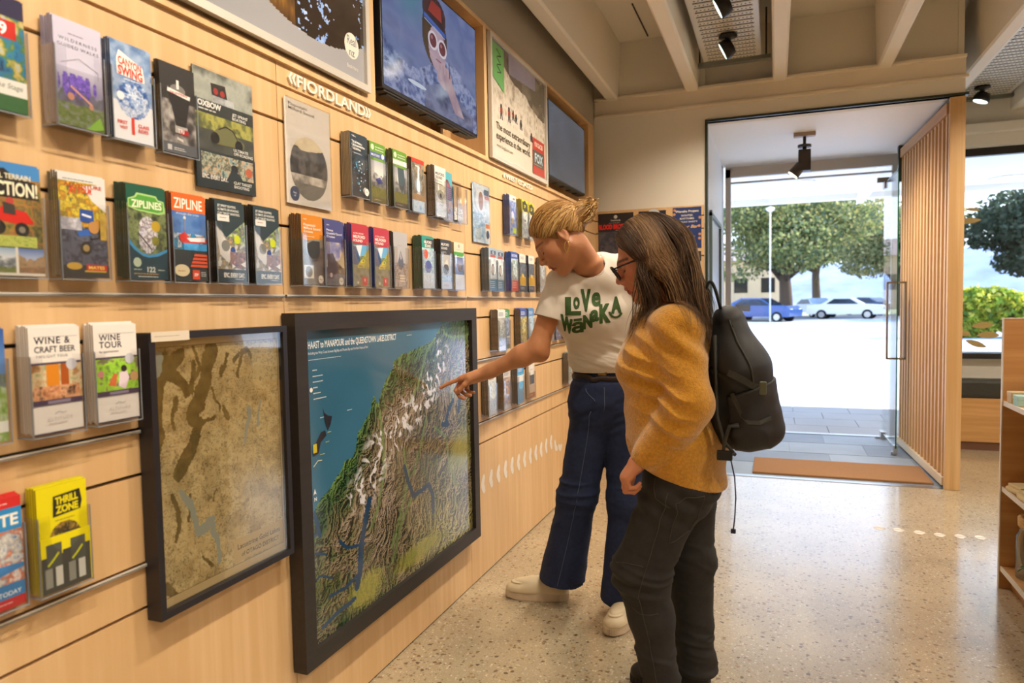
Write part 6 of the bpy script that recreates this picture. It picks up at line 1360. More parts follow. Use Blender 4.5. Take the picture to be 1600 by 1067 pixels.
# collar band follows the rim of the neck opening
e1 = nrm(np.cross(na, [0, 1, 0])); e2 = np.cross(na, e1); rel = v-nk; tn = rel @ na; rad = np.sqrt((rel @ e1)**2+(rel @ e2)**2); cr_ = .060+.012*np.clip((tn+.03)/.15, 0, 1)
near_ = (np.abs(rad-cr_) < .007) & (np.abs(sdf_eval(v, sh[:-1])) < .009) & (tn > -.03); an_ = np.arctan2(rel @ e2, rel @ e1); NB = 30; rp = []
for i in range(NB):
    m_ = near_ & (np.abs((an_-(-PI+2*PI*(i+.5)/NB)+PI) % (2*PI)-PI) < PI/NB*1.2)
    if m_.sum() > 2: rp.append(v[m_].mean(0)+na*.002)
if len(rp) > 12:
    rp = np.array(rp)
    for _ in range(2): rp = (np.roll(rp, 1, 0)+rp*2+np.roll(rp, -1, 0))/4
    MBc = MB(); MBc.tube([tuple(x) for x in rp]+[tuple(rp[0])], .0068, 8, caps=False); MBc.build('collar', m_tee, tee)
print('collar points', len(rp))
# green hand lettering projected on the chest
m_ink = mat('green_ink', '#33501c', .8)
def chest_print():
    dirp = Vector(nrm([.257, -.966, .02])); right = Vector(nrm([.966, .257, 0])); up = Vector((0, 0, 1)); K = 405.; org = Vector((.63, 2.60, 1.27)); ox, oy = CPX
    items = [('L', 884, 908, 464, 492, 0), ('o', 896, 906.5, 464, 483, 0), ('V', 908, 923, 452, 487, 0), ('e', 924, 938.5, 457, 479, .1), ('W', 877, 895, 494, 519, -.5), ('\u0101', 893, 912, 497, 520, .1), ('N', 911, 925, 491, 513, .2), ('a', 922, 935.5, 484, 503, .15), ('K', 936, 953, 475, 505, .1), ('A', 954, 970, 464, 490, .15)]
    def proj_pts(bm, name):
        out = MB(); pts = []; ok = []
        for p in bm.verts:
            o = org+right*((p.co.x-ox)/K)+up*((oy-p.co.y)/K)+dirp*.4; h = bvh.ray_cast(o, -dirp); ok.append(h[0] is not None and (h[0]-o).length < .75); pts.append((h[0]+dirp*.0022) if h[0] is not None else o)
        out.add(pts, [[l.index for l in f.verts] for f in bm.faces if all(ok[l.index] for l in f.verts)])
        if out.f: out.build(name, m_ink, tee, fix=False)
    for ch, x0, x1, y0, y1, sk in items:
        vs, fs, w = text_geo(ch, 1.0, .028, 1, 0, 4); a_ = np.array(vs); mn, mx = a_.min(0), a_.max(0)
        bm = bmesh.new()
        for sx_, sy_ in ((-.75, -.4), (.75, -.4), (-.75, .5), (.75, .5), (0, 0)):
            bv = []
            for p in vs:
                u_ = (p[0]-mn[0])/(mx[0]-mn[0]); w_ = (p[1]-mn[1])/(mx[1]-mn[1]); bv.append(bm.verts.new((x0+.6+(x1-x0-1.2)*u_+sx_*(.45 if ch in 'ea\u0101o' else 1), y1-.5-(y1-y0-1)*w_-sk*(x1-x0)*(u_-.5)+sy_*(.45 if ch in 'ea\u0101o' else 1), 0)))
            for f in fs:
                try: bm.faces.new([bv[i] for i in f])
                except ValueError: pass
        bmesh.ops.triangulate(bm, faces=bm.faces)
        for _ in range(2):
            bmesh.ops.subdivide_edges(bm, edges=[e for e in bm.edges if e.calc_length() > 4], cuts=1, use_grid_fill=False); bmesh.ops.triangulate(bm, faces=bm.faces)
        bm.verts.index_update(); proj_pts(bm, 'printed_letter'); bm.free()
    bm = bmesh.new(); N_ = 14; rows = []
    for i in range(N_+1):
        a_ = PI*(1.0+i/N_)*.98; rows.append([bm.verts.new((961+r_*math.cos(a_), 488-(r_*.9)*math.sin(a_), 0)) for r_ in (7.5, 11)])
    for i in range(N_): bm.faces.new((rows[i][0], rows[i+1][0], rows[i+1][1], rows[i][1]))
    bm.verts.index_update(); proj_pts(bm, 'printed_swoosh'); bm.free()
CPX = (915.3, 485.5)
chest_print()
# jeans
m_den = mat('dark_denim', '#1a274a', .85, noise=(70, .28), bump=(600, .3, .0008))
je = [cone((.665, 2.79, 1.03), (.665, 2.79, .97), .128, .140, .03, sc=(1, .78, 1), B=BT), ell((.667, 2.80, .90), (.158, .112, .12), .05, B=BT), cone((.612, 2.785, .86), (.535, 2.79, .50), .093, .077, .05), cone((.535, 2.79, .50), (.437, 2.85, .075), .075, .102, .04, sc=(1, 1, 1)),
      cone((.728, 2.81, .86), (.742, 2.80, .48), .092, .074, .02), cone((.742, 2.80, .48), (.722, 2.81, .06), .072, .098, .04),
      plane((.44, 2.85, .108), (-.12, .1, -1), .003), cone((.455, 2.84, .14), (.437, 2.85, .02), .088, .099, .003, -1), cone((.724, 2.81, .13), (.722, 2.81, .02), .084, .094, .003, -1), plane((.665, 2.79, 1.045), (0, 0, 1), .003)]
def je_disp(V, N):
    z = V[:, 2]; d = .004*(fbm(V[:, 0]*9, z*13+V[:, 1]*8, seed=12, oct=3)-.5)*2
    m = np.exp(-((z-.52)/.10)**2); d += .007*m*(1-np.abs(2*fbm(V[:, 0]*6+z*4, z*22, seed=14, oct=2)-1)*2)
    m = np.exp(-((z-.86)/.06)**2); d += .006*m*(1-np.abs(2*fbm(V[:, 0]*8, z*24-V[:, 0]*10, seed=15, oct=2)-1)*2)
    d -= .0025*np.exp(-(np.abs(z-.985)/.004)**2); return d
v, q, n = sdf_mesh(je, .0042, (.28, 2.62, .03), (.90, 2.98, 1.07), je_disp); jn = np_obj('jeans', [(v, q)], m_den, BL)
bj = BVHTree.FromPolygons([tuple(p) for p in v], [tuple(int(i) for i in f) for f in q])
def on_surface(bv, pts, off=.0012):
    r = []
    for p in pts:
        h = bv.find_nearest(Vector(p)); r.append(h[0]+h[1]*off)
    return r
def child_of(root, mb, name, m, par=None):
    o = mb.build(name, m, par or root)
    if par is None: o.matrix_parent_inverse = Matrix.Translation(root.location).inverted()
    return o
stc = mat('stitching', '#5f6b86', .8)
mb = MB(); mb.tube(on_surface(bj, [(.585-.045*t*t-.09*t+.04*(1-t), 2.69+.06*t, .88-.78*t) for t in np.linspace(0, 1, 30)]), .0011, 4); mb.tube(on_surface(bj, [(.685, 2.66, .97-.008*i) for i in range(14)]), .0011, 4); mb.tube(on_surface(bj, [(.60-.02*math.cos(i*.3)+.03, 2.68, .96-.006*i) for i in range(9)]), .001, 4)
child_of(BL, mb, 'seam', stc, jn)
mb = MB(); mb.tube(on_surface(bj, [tuple(V3(.665, 2.79, 1.026)+BT @ V3(.2*math.cos(a), .2*math.sin(a), 0)) for a in np.linspace(0, 2*PI, 60)], .001), .006, 6, flat=2.0, caps=False); child_of(BL, mb, 'belt', mat('dark_leather', '#2b1c14', .5))
bk = V3(.672, 2.684, 1.026); child_of(BL, MB().bbox(tuple(bk-V3(.018, .006, .013)), tuple(bk+V3(.018, .008, .013)), .004), 'belt_buckle', mat('brass_dark', '#8a7350', .35, .9))
# chunky cream shoes
m_shoe = mat('cream_leather', '#d8c6a4', .5, bump=(80, .15, .001)); m_sole = mat('cream_sole', '#cdb79b', .6); m_sock = mat('green_sock', '#2f4a1c', .8)
def shoe(name, heel, toe, root, L=.285, ms=m_shoe, mo=m_sole, hgt=.07):
    heel = V3(*heel); d = nrm(V3(*toe)-heel); ang = math.atan2(d[1], d[0]); R = np.array([[math.cos(ang), -math.sin(ang), 0], [math.sin(ang), math.cos(ang), 0], [0, 0, 1]])
    W_ = lambda p: heel+R @ V3(*p)
    N = 120; pr = []
    for i in range(N):
        a = 2*PI*i/N; cx, sy = math.cos(a), math.sin(a); w = .040+.012*(cx > 0)*cx-.002*cx; x = L/2+L/2*math.copysign(abs(cx)**.8, cx); y = w*math.copysign(abs(sy)**.72, sy)+(.006*math.sin(PI*x/L)); pr.append((x, y))
    mb = MB(); rows = []
    for z, k, rib in ((0, .965, 0), (.004, 1.0, 0), (.006, 1, 1), (.030, 1, 1), (.032, .99, 0), (.038, .97, 0)):
        row = []
        for i, (x, y) in enumerate(pr):
            kk = k-(.012 if rib and i % 2 else 0); lift = .010*max(0, (x/L-.75)/.25)**2 if z < .005 else 0
            row.append(tuple(W_((L/2+(x-L/2)*kk, y*kk, z+lift))))
        rows.append(row)
    vs = [p for r in rows for p in r]; fs = [[j*N+i, j*N+(i+1) % N, (j+1)*N+(i+1) % N, (j+1)*N+i] for j in range(len(rows)-1) for i in range(N)]+[list(range(N))[::-1], list(range((len(rows)-1)*N, len(rows)*N))]
    mb.add(vs, fs); e = None
    up = [ell((L-.062, .003, .040), (.060, .045, .034), .02), cone((L*.55, .002, .055), (L*.27, 0, .072), .040, .036, .03), cone((.045, 0, .05), (.06, 0, .088), .038, .036, .03), cone((L*.6, .002, .035), (.045, 0, .035), .043, .037, .03),
          ell((L*.63, .002, .076), (.06, .026, .012), .012), plane((0, 0, .034), (0, 0, -1), .002), cone((.062, 0, .10), (.09, 0, .15), .029, .034, .004, -1), plane((.06, 0, .108), (-.35, 0, 1), .004), ell((L-.066, .003, .072), (.040, .030, .004), .002)]
    v, q, n = sdf_mesh(up, .0032, (-.01, -.06, .02), (L+.02, .06, .14)); v = heel+v @ R.T
    o = np_obj(name, [(v, q)], ms, root); child_of(root, mb, 'sole', mo, o)
    lc = MB()
    for t in (0, 1, 2): lc.tube([tuple(W_((L*.50+.018*t-.012, -.030, .066-.004*t))), tuple(W_((L*.50+.018*t-.004, 0, .0925-.006*t))), tuple(W_((L*.50+.018*t-.012, .032, .066-.004*t)))], .0022, 6)
    child_of(root, lc, 'laces', ms, o); return o
shoe('shoe', (.465, 2.885, 0), (.17, 2.835, 0), BL); shoe('shoe', (.765, 2.86, 0), (.70, 2.585, 0), BL, .27)
child_of(BL, MB().cyl((.44, 2.865, .075), (.435, 2.855, .15), .036, 20), 'sock', m_sock); child_of(BL, MB().cyl((.745, 2.80, .07), (.735, 2.81, .15), .036, 20), 'sock', m_sock)
# earring: oval gold hoop
mb = MB(); ec = CB+SB*(BB @ V3(-.012, .086, -.034)); mb.tube([tuple(V3(ec[0], ec[1]-.004, ec[2]-.022)+V3(.0075*math.cos(a), .003*math.cos(a), .021*math.sin(a))) for a in np.linspace(0, 2*PI, 30)], .0018, 6, caps=False)
child_of(BL, mb, 'earring', mat('gold', '#e8c878', .25, 1.))
# pinned-up hair: cap, swept strands, messy bun
rc = V3(.1015, .0815, .094)*SB; cc = CB+SB*(BB @ V3(-.018, 0, .036)); bun = CB+SB*(BB @ V3(-.122, 0, .014))
cap = [ell(cc, rc, .01, B=BB)]
cap += [plane(CB+SB*(BB @ V3(.058, 0, .050)), BB @ nrm([.80, 0, -.60]), .01), plane(CB+SB*(BB @ V3(-.02, 0, -.020)), BB @ nrm([.10, 0, -1]), .012)]
for y in (-1, 1): cap.append(ell(CB+SB*(BB @ V3(-.020, y*.084, -.010)), (.026, .03, .038), .006, -1, BB))
cap += [ell(bun, V3(.040, .046, .044)*SB, .012), ell(CB+SB*(BB @ V3(-.092, 0, .01)), V3(.035, .05, .05)*SB, .02)]
v, q, n = sdf_mesh(cap, .003, tuple(CB-.2), tuple(CB+.22), lambda V, N: .0022*(fbm(((V-CB) @ BB)[:, 0]*18, ((V-CB) @ BB)[:, 2]*90+((V-CB) @ BB)[:, 1]*60, seed=2, oct=3)-.5)*2)
hc = tint(v, '#8f6838', .25, 90)
def fair_strands(S_):
    T_ = 16; P = np.zeros((S_, T_, 3)); X0 = np.zeros((S_, 3))
    s = RNG.uniform(0, 1, S_); side = np.where(RNG.uniform(0, 1, S_) < .62, 1, -1)
    # hairline: forehead centre -> temple -> above ear -> nape
    hl = np.array([(.078, .0, .078), (.074, .028, .070), (.060, .055, .048), (.036, .070, .022), (.004, .078, .020), (-.030, .080, .004), (-.052, .068, -.020), (-.070, .045, -.036), (-.078, .0, -.04)])
    t = s*(len(hl)-1); i = np.minimum(t.astype(int), len(hl)-2); f = (t-i)[:, None]; X0 = hl[i]*(1-f)+hl[i+1]*f; X0[:, 1] *= side
    # some start on the crown
    cr = RNG.uniform(0, 1, S_) < .35; k = RNG.uniform(0, .6, S_)[:, None]; Bn = np.array([-.112, 0, .016]); X0 = np.where(cr[:, None], X0*(1-k)+Bn*k*.8+np.array([0, 0, .02]), X0)
    E = Bn+RNG.normal(0, .012, (S_, 3))
    for j in range(T_):
        u = j/(T_-1); w = X0*(1-u)+E*u; w[:, 2] += .022*np.sin(PI*u); P[:, j] = w
    P += RNG.normal(0, .0015, (S_, 1, 3)); P = CB+SB*(P @ BB.T)
    lay = RNG.uniform(.0005, .006, S_)
    X = (P-cc) @ BB; kk = np.linalg.norm(X/(rc+lay[:, None, None]), axis=-1); u = np.linspace(0, 1, T_)[None, :]; f = np.where(u < .93, 1/np.maximum(kk, .3), 1)[..., None]
    return cc+(X*f) @ BB.T
P1 = fair_strands(1100); c1 = np.array([s2l(x) for x in ('#b98a4c', '#caa062', '#a2753c', '#8a6234', '#dcb878')])[RNG.integers(0, 5, 1100)]*RNG.uniform(.8, 1.15, (1100, 1))
sv, sq, sc_ = strands(P1, RNG.uniform(.0009, .0019, 1100), c1)
# messy tufts of the bun
S2 = 420; T_ = 12; P2 = np.zeros((S2, T_, 3)); a0 = RNG.uniform(0, 2*PI, S2); tilt = RNG.uniform(-1.0, 1.0, S2); r0 = RNG.uniform(.022, .045, S2)*SB
for j in range(T_):
    u = j/(T_-1); an = a0+u*RNG.uniform(1.6, 3.4, S2); ax1 = np.stack([np.cos(an), np.sin(an)*np.cos(tilt), np.sin(an)*np.sin(tilt)], 1); P2[:, j] = bun+V3(.012, .0, .004)+(ax1*(r0*(1+.25*np.sin(7*u+a0)))[:, None]) @ BB.T
loose = RNG.uniform(0, 1, S2) < .22
for j in range(T_):
    u = j/(T_-1); dirs = np.stack([np.cos(a0)*.6+.35, np.sin(a0)*.5, np.abs(np.sin(a0*1.7))], 1); P2[loose, j] = (bun+V3(.01, 0, .01)+dirs*(.03+.042*u)+np.stack([.012*np.sin(5*u+a0), .01*np.cos(4*u+a0), -.03*u*u+0*a0], 1))[loose]
c2 = np.array([s2l(x) for x in ('#d8b070', '#c0904e', '#9c7038', '#e6c88c')])[RNG.integers(0, 4, S2)]
sv2, sq2, sc2 = strands(P2, np.where(loose, .0009, RNG.uniform(.0012, .0026, S2)), c2)
np_obj('hair', [(v, q), (sv, sq), (sv2, sq2)], m_hair, BL, [hc, sc_, sc2])

# ------------------------------------------------------------------ brown haired woman
BR_ = empty('person', (1.0, 2.2, 0), label='person with long brown hair, glasses and mustard jumper standing beside the fair woman', cat='person')
SR = .99; CR = V3(.938, 2.20, 1.432); fR = nrm([-.92, -.17, -.36]); BRb = basis(fR)
head = head_prims(CR, BRb, SR, (1.00, 2.20, 1.28), (.052, .056)); head += [cone((1.0, 2.2, 1.28), (1.02, 2.2, 1.2), .06, .08, .03)]
v, q, n = sdf_mesh(head, .003, (.78, 2.05, 1.14), (1.12, 2.35, 1.6)); parts = [(v, q)]; cols = [head_colors(v, CR, BRb, SR, '#c67f62', '#b05a50', '#3a2418')]
Wn = V3(.938, 2.03, .836); dn = nrm([-.62, -.05, -.78])
ha = hand(Wn, dn, (.75, .25, -.60), True, ((38, 70, 40), (45, 78, 45), (52, 80, 45), (56, 80, 40)), thumb=(.80, .45, -.1), s=.86)
ha += [cone((1.0, 2.02, .90), Wn+dn*.01, .026, .023, .02)]
v, q, n = sdf_mesh(ha, .0022, (.82, 1.93, .70), (1.04, 2.13, .94)); parts.append((v, q)); cols.append(tint(v, '#cf8a66', .1, 30))
W2 = V3(.905, 2.29, 1.075); h2 = hand(W2, (-.45, -.55, .70), (.6, .25, .55), False, ((45, 70, 40), (50, 78, 45), (55, 80, 45), (56, 80, 40)), thumb=(.7, .4, -.2), s=.80)+[cone((.95, 2.34, 1.04), W2, .025, .022, .02)]
v, q, n = sdf_mesh(h2, .0024, (.80, 2.15, 1.0), (1.0, 2.4, 1.22)); parts.append((v, q)); cols.append(tint(v, '#cf8a66', .1, 30))
body = [cone((1.04, 2.2, .78), (1.02, 2.2, 1.15), .095, .10, .05, sc=(1, 1.25, 1)), cone((1.05, 2.07, 1.22), (1.075, 2.02, 1.0), .04, .035, .03), cone((1.075, 2.02, 1.0), (.99, 2.02, .89), .035, .026, .03), cone((.98, 2.34, 1.22), (.96, 2.37, 1.02), .04, .034, .03),
        cone((1.035, 2.12, .76), (.925, 2.10, .48), .06, .05, .03), cone((.925, 2.10, .48), (.99, 2.11, .09), .045, .036, .03), cone((1.04, 2.28, .76), (1.045, 2.30, .46), .06, .05, .03), cone((1.045, 2.30, .46), (1.07, 2.30, .09), .045, .036, .03)]
v, q, n = sdf_mesh(body, .006, (.85, 1.95, .03), (1.2, 2.45, 1.3)); parts.append((v, q)); cols.append(tint(v, '#c98a60'))
np_obj('body', parts, m_skin, BR_, cols)
# mustard jumper
def wool():
    m = mat('mustard_wool', '#cb8f1f', .95, noise=(120, .22), sheen=.6); nt = m.node_tree; b = nt.nodes['Principled BSDF']
    tc_ = nt.nodes.new('ShaderNodeTexCoord'); vo = nt.nodes.new('ShaderNodeTexVoronoi'); vo.inputs['Scale'].default_value = 260; mp = nt.nodes.new('ShaderNodeMapping'); mp.inputs['Scale'].default_value = (1, 1, .7)
    nz = nt.nodes.new('ShaderNodeTexNoise'); nz.inputs['Scale'].default_value = 420; ad = nt.nodes.new('ShaderNodeMath'); ad.operation = 'ADD'; bp = nt.nodes.new('ShaderNodeBump'); bp.inputs['Strength'].default_value = .55; bp.inputs['Distance'].default_value = .0022
    L = nt.links.new; L(tc_.outputs['Object'], mp.inputs[0]); L(mp.outputs[0], vo.inputs['Vector']); L(tc_.outputs['Object'], nz.inputs[0]); L(vo.outputs['Distance'], ad.inputs[0]); L(nz.outputs[0], ad.inputs[1]); L(ad.outputs[0], bp.inputs['Height']); L(bp.outputs[0], b.inputs['Normal']); return m
m_wool = wool(); SY = (1, 1.32, 1)
ju = [cone((1.012, 2.205, .895), (1.0, 2.205, 1.09), .146, .142, .06, sc=SY), ell((1.008, 2.205, 1.14), (.138, .175, .12), .06), cone((1.035, 2.075, 1.222), (.995, 2.335, 1.222), .062, .062, .05), ell((1.0, 2.2, 1.235), (.10, .13, .055), .05), ell((.925, 2.18, 1.10), (.07, .12, .07), .05),
      ell((1.06, 2.205, .86), (.105, .165, .10), .05), cone((1.02, 2.205, .86), (1.056, 2.205, .73), .136, .116, .03, sc=(1, 1.5, 1))]
ju += [plane((1.137, 2.2, .738), (-.34, 0, -1), .004), cone((1.055, 2.2, .80), (1.06, 2.2, .66), .098, .100, .004, -1, sc=SY), cone((.975, 2.2, 1.262), (.955, 2.2, 1.36), .058, .07, .008, -1)]
slv = [cone((1.045, 2.065, 1.215), (1.082, 2.01, 1.01), .073, .062, .028), cone((1.082, 2.01, 1.01), (1.055, 2.005, .965), .062, .060, .03), cone((1.055, 2.005, .965), (.962, 2.025, .858), .056, .040, .03), cone((.962, 2.025, .858), (.948, 2.028, .842), .040, .037, .012),
       cone((.985, 2.345, 1.215), (.945, 2.38, 1.04), .07, .058, .03), cone((.945, 2.38, 1.04), (.915, 2.31, 1.07), .055, .042, .03)]
def ju_disp(V, N):
    z = V[:, 2]; y = V[:, 1]; d = .006*(fbm(V[:, 0]*7, z*6+y*5, seed=21, oct=3)-.5)*2
    near = np.clip((2.115-y)/.04, 0, 1)
    ax = nrm([-.105, .02, -.16]); t = (V-V3(1.082, 2.01, 1.01)) @ ax                  # along the forearm
    m = near*np.exp(-((t-.02)/.075)**2); w = t*62+1.5*fbm(V[:, 0]*14, z*14, seed=5)+(V[:, 0]-1.03)*18
    d += m*.008*(.5+fbm(V[:, 0]*10, z*10+y*9, seed=77))*(1-2.2*np.abs(np.sin(w*1.15))**.8)*np.clip((1.115-V[:, 0])/.06, 0, 1)
    m2 = near*np.exp(-((z-1.18)/.07)**2); d += .006*m2*np.sin((z+V[:, 0]*.8)*75)
    front = np.clip((.95-V[:, 0])/.06, 0, 1)*np.clip((2.3-y)/.1, 0, 1); d += .0035*front*np.sin((z*1.0-V[:, 0]*.8)*48+3*fbm(V[:, 0]*8, z*8, seed=9))*np.clip((z-.9)/.1, 0, 1)
    hem = ((z-.722+(V[:, 0]-1.137)*.42) < .055)*(y > 2.075)+0.; d += .0014*hem*np.sin(np.arctan2(y-2.2, V[:, 0]-1.055)*110)
    return d
v, q, n = sdf_mesh(ju+slv+[cone((.948, 2.028, .842), (.92, 2.028, .80), .030, .032, .003, -1), cone((.915, 2.31, 1.07), (.895, 2.28, 1.09), .028, .030, .003, -1)], .004, (.80, 1.90, .68), (1.22, 2.50, 1.36), ju_disp)
jo = np_obj('jumper', [(v, q)], m_wool, BR_); bjr = BVHTree.FromPolygons([tuple(p) for p in v], [tuple(int(i) for i in f) for f in q])
# black trousers
m_tr = mat('black_twill', '#262423', .8, noise=(60, .2), bump=(500, .3, .0008))
tr = [cone((1.035, 2.2, .84), (1.04, 2.2, .78), .100, .106, .03, sc=(1, 1.35, 1)), ell((1.050, 2.2, .725), (.100, .150, .10), .05), cone((1.03, 2.125, .745), (.925, 2.10, .475), .094, .083, .05), cone((.925, 2.10, .475), (.955, 2.105, .33), .082, .066, .03), cone((.955, 2.105, .33), (.985, 2.11, .085), .064, .050, .03),
      cone((1.045, 2.285, .745), (1.045, 2.30, .455), .094, .078, .02), cone((1.045, 2.30, .455), (1.068, 2.30, .085), .076, .058, .03), cone((.985, 2.11, .135), (.986, 2.11, .09), .054, .055, .006), cone((1.067, 2.30, .135), (1.069, 2.30, .09), .063, .064, .006), plane((0, 0, .088), (0, 0, -1), .003)]
def tr_disp(V, N):
    z = V[:, 2]; y = V[:, 1]; d = .004*(fbm(V[:, 0]*9, z*12+y*9, seed=31, oct=3)-.5)*2
    for zc, a in ((.46, .008), (.22, .007), (.12, .006)):
        m = np.exp(-((z-zc)/(.07 if zc > .3 else .05))**2); d += a*m*(1-np.abs(2*fbm(V[:, 0]*5+y*7+z*5, z*30+V[:, 0]*6, seed=int(zc*100), oct=2)-1)*2)
    m = np.exp(-((z-.70)/.06)**2); d += .005*m*np.sin((z+V[:, 0]*.7)*80); return d
v, q, n = sdf_mesh(tr, .004, (.80, 1.95, .05), (1.22, 2.42, .90), tr_disp); to = np_obj('trousers', [(v, q)], m_tr, BR_)
bt = BVHTree.FromPolygons([tuple(p) for p in v], [tuple(int(i) for i in f) for f in q]); st2 = mat('dark_stitching', '#4a423b', .8)
mb = MB()
for pts in ([(1.05, 2.0, .72), (1.13, 2.05, .735), (1.125, 2.05, .60), (1.04, 2.0, .585), (1.05, 2.0, .72)], [(.965, 2.02, .79), (.975, 2.02, .72), (1.02, 2.0, .69)], [(.84, 2.03, .53), (.94, 2.0, .525), (.95, 2.0, .52)], [(.85, 2.05, .40), (.93, 2.0, .37), (1.0, 2.02, .375)], [(1.02, 2.0, .75), (.97, 2.0, .55), (.93, 2.0, .42), (.955, 2.0, .3), (.985, 2.0, .12)]):
    dense = [tuple(V3(*a)*(1-t)+V3(*b)*t) for a, b in zip(pts[:-1], pts[1:]) for t in np.linspace(0, 1, 8)]; mb.tube(on_surface(bt, dense, .0008), .0011, 4)
child_of(BR_, mb, 'seam', st2, to)
m_boot = mat('black_boot', '#1a1817', .5); m_bs = mat('boot_sole', '#26221f', .7)
shoe('shoe', (1.03, 2.11, 0), (.76, 2.09, 0), BR_, .27, m_boot, m_bs); shoe('shoe', (1.115, 2.31, 0), (.85, 2.32, 0), BR_, .27, m_boot, m_bs)
# glasses
mb = MB(); G = lambda x, y, z: tuple(CR+SR*(BRb @ V3(x, y, z)))
for y in (-1, 1):
    rim = []
    for a in np.linspace(0, 2*PI, 26):
        cx = math.copysign(abs(math.cos(a))**.7, math.cos(a)); sz = math.copysign(abs(math.sin(a))**.75, math.sin(a)); rim.append(G(.112+.006*sz-.006*abs(cx)*(cx*y > 0), y*.036+.0265*cx, -.004+(.023 if sz > 0 else .0225)*sz))
    mb.tube(rim, .0031, 6, caps=False)
    mb.tube([G(.108, y*.062, .010), G(.085, y*.073, .010), G(.02, y*.083, .008), G(-.02, y*.086, .004), G(-.035, y*.085, -.02)], .0029, 6)
mb.tube([G(.115, -.010, .004), G(.117, 0, .007), G(.115, .010, .004)], .0022, 6)
gl = child_of(BR_, mb, 'glasses', mat('dark_acetate', '#1c1218', .25))
mb = MB()
for y in (-1, 1):
    pts = [G(.1125, y*.036+.025*math.cos(a), -.004+.021*math.sin(a)) for a in np.linspace(0, 2*PI, 20, endpoint=False)]; mb.add(pts, [list(range(20))])
child_of(BR_, mb, 'lens', clear_mat('spectacle_lens', (.97, .97, .97), .03, .12, .02), gl)
# long brown hair
rc = V3(.104, .086, .098)*SR; cc = CR+SR*(BRb @ V3(-.016, 0, .036))
cap = [ell(cc, rc, .02, B=BRb), cone(CR+BRb @ V3(-.045, .055, -.02), (.985, 2.115, 1.30), .055, .045, .05), cone(CR+BRb @ V3(-.045, -.055, -.02), (.985, 2.285, 1.30), .055, .045, .05), cone(CR+BRb @ V3(-.07, 0, 0), (1.055, 2.18, 1.30), .070, .060, .05), cone((1.055, 2.17, 1.30), (1.085, 2.13, 1.225), .05, .025, .04), cone((.965, 2.105, 1.33), (.93, 2.085, 1.22), .03, .012, .03)]
cap += [plane(CR+SR*(BRb @ V3(.062, 0, .052)), BRb @ nrm([.93, 0, -.37]), .012), cone(CR+BRb @ V3(.075, 0, -.05), CR+BRb @ V3(.045, 0, -.12), .085, .07, .02, -1)]
cap[-2] = plane(CR+SR*(BRb @ V3(.066, 0, .06)), BRb @ nrm([.85, 0, -.5]), .012)
v, q, n = sdf_mesh(cap, .0035, (.80, 2.0, 1.16), (1.2, 2.36, 1.6), lambda V, N: .004*(fbm(V[:, 0]*55+V[:, 1]*35, V[:, 2]*6, seed=2, oct=3)-.5)*2)
hc = tint(v, '#38261a', .2, 90)
S3 = 3000; T_ = 22; P3 = np.zeros((S3, T_, 3)); near = RNG.uniform(0, 1, S3) < .66; sg = np.where(near, 1, -1.)
xr = RNG.uniform(-.085, .060, S3); R0 = np.stack([xr, sg*RNG.uniform(.002, .03, S3), .124-(xr+.016)**2*5.5], 1)
front = np.clip((xr+.02)/.09, 0, 1)+RNG.normal(0, .05, S3); isf = front > .42
# side point at ear level (local)
Sd = np.stack([np.where(isf, -.03+.058*np.clip((xr-.0)/.06, 0, 1)+RNG.normal(0, .004, S3), -.125+.14*np.clip((xr+.085)/.12, 0, 1)+RNG.normal(0, .006, S3)), sg*np.where(isf, .076, .088), np.where(isf, RNG.uniform(-.01, .03, S3), RNG.uniform(-.03, .02, S3))], 1)
Sd[:, 1] = np.where(~isf & (Sd[:, 0] < -.07), sg*RNG.uniform(.0, .075, S3), Sd[:, 1])
W0 = CR+SR*(R0 @ BRb.T); W1 = CR+SR*(Sd @ BRb.T)
ln = RNG.uniform(0, 1, S3)
Ef = np.stack([1.005-np.clip((xr-.0)/.06, 0, 1)*.055+RNG.normal(0, .010, S3), np.where(near, 2.095, 2.31)+RNG.normal(0, .014, S3), 1.215+.10*ln], 1)
Eb = np.stack([1.118-np.clip((Sd[:, 0]+.125)/.145, 0, 1)*.075+RNG.normal(0, .010, S3), np.where(near, 2.105, 2.27)+RNG.normal(0, .03, S3), 1.165+.07*ln], 1)
Ef[:40] = np.stack([.91+RNG.normal(0, .012, 40), 2.09+RNG.normal(0, .01, 40), 1.16+.05*ln[:40]], 1); isf[:40] = True; 
W3 = np.where(isf[:, None], Ef, Eb); W2 = W1*.45+W3*.55+np.stack([np.where(isf, -.012, .030)+0*xr, -sg*np.where(isf, .012, .018), .02+0*xr], 1)
for j in range(T_):
    u = j/(T_-1)
    if u < .38: w = u/.38; m_ = (W0+W1)/2+(BRb @ V3(0, 0, 1))*.03+np.outer(sg*-.0, V3(0, 1, 0)); m_ = m_+(W1-CR)*.12; P3[:, j] = (1-w)**2*W0[:]+2*w*(1-w)*m_+w*w*W1
    else: w = (u-.38)/.62; P3[:, j] = (1-w)**2*W1+2*w*(1-w)*W2+w*w*W3
ph = RNG.uniform(0, 2*PI, S3); cl = np.round(xr*40)+sg*7; uu = np.linspace(0, 1, T_)[None, :]
amp = .0055*np.clip((uu-.45)/.3, 0, 1); P3[..., 0] += amp*np.sin(uu*13+cl[:, None]*1.7+ph[:, None]*.25); P3[..., 1] += amp*.7*np.cos(uu*11+cl[:, None]*2.1+ph[:, None]*.25)
lay = RNG.uniform(.001, .011, S3); X = (P3-cc) @ BRb; kk = np.linalg.norm(X/(rc+lay[:, None, None]), axis=-1); f = np.where((kk < 1) | (uu < .36), 1/np.maximum(kk, .3), 1)[..., None]; P3 = cc+(X*f) @ BRb.T
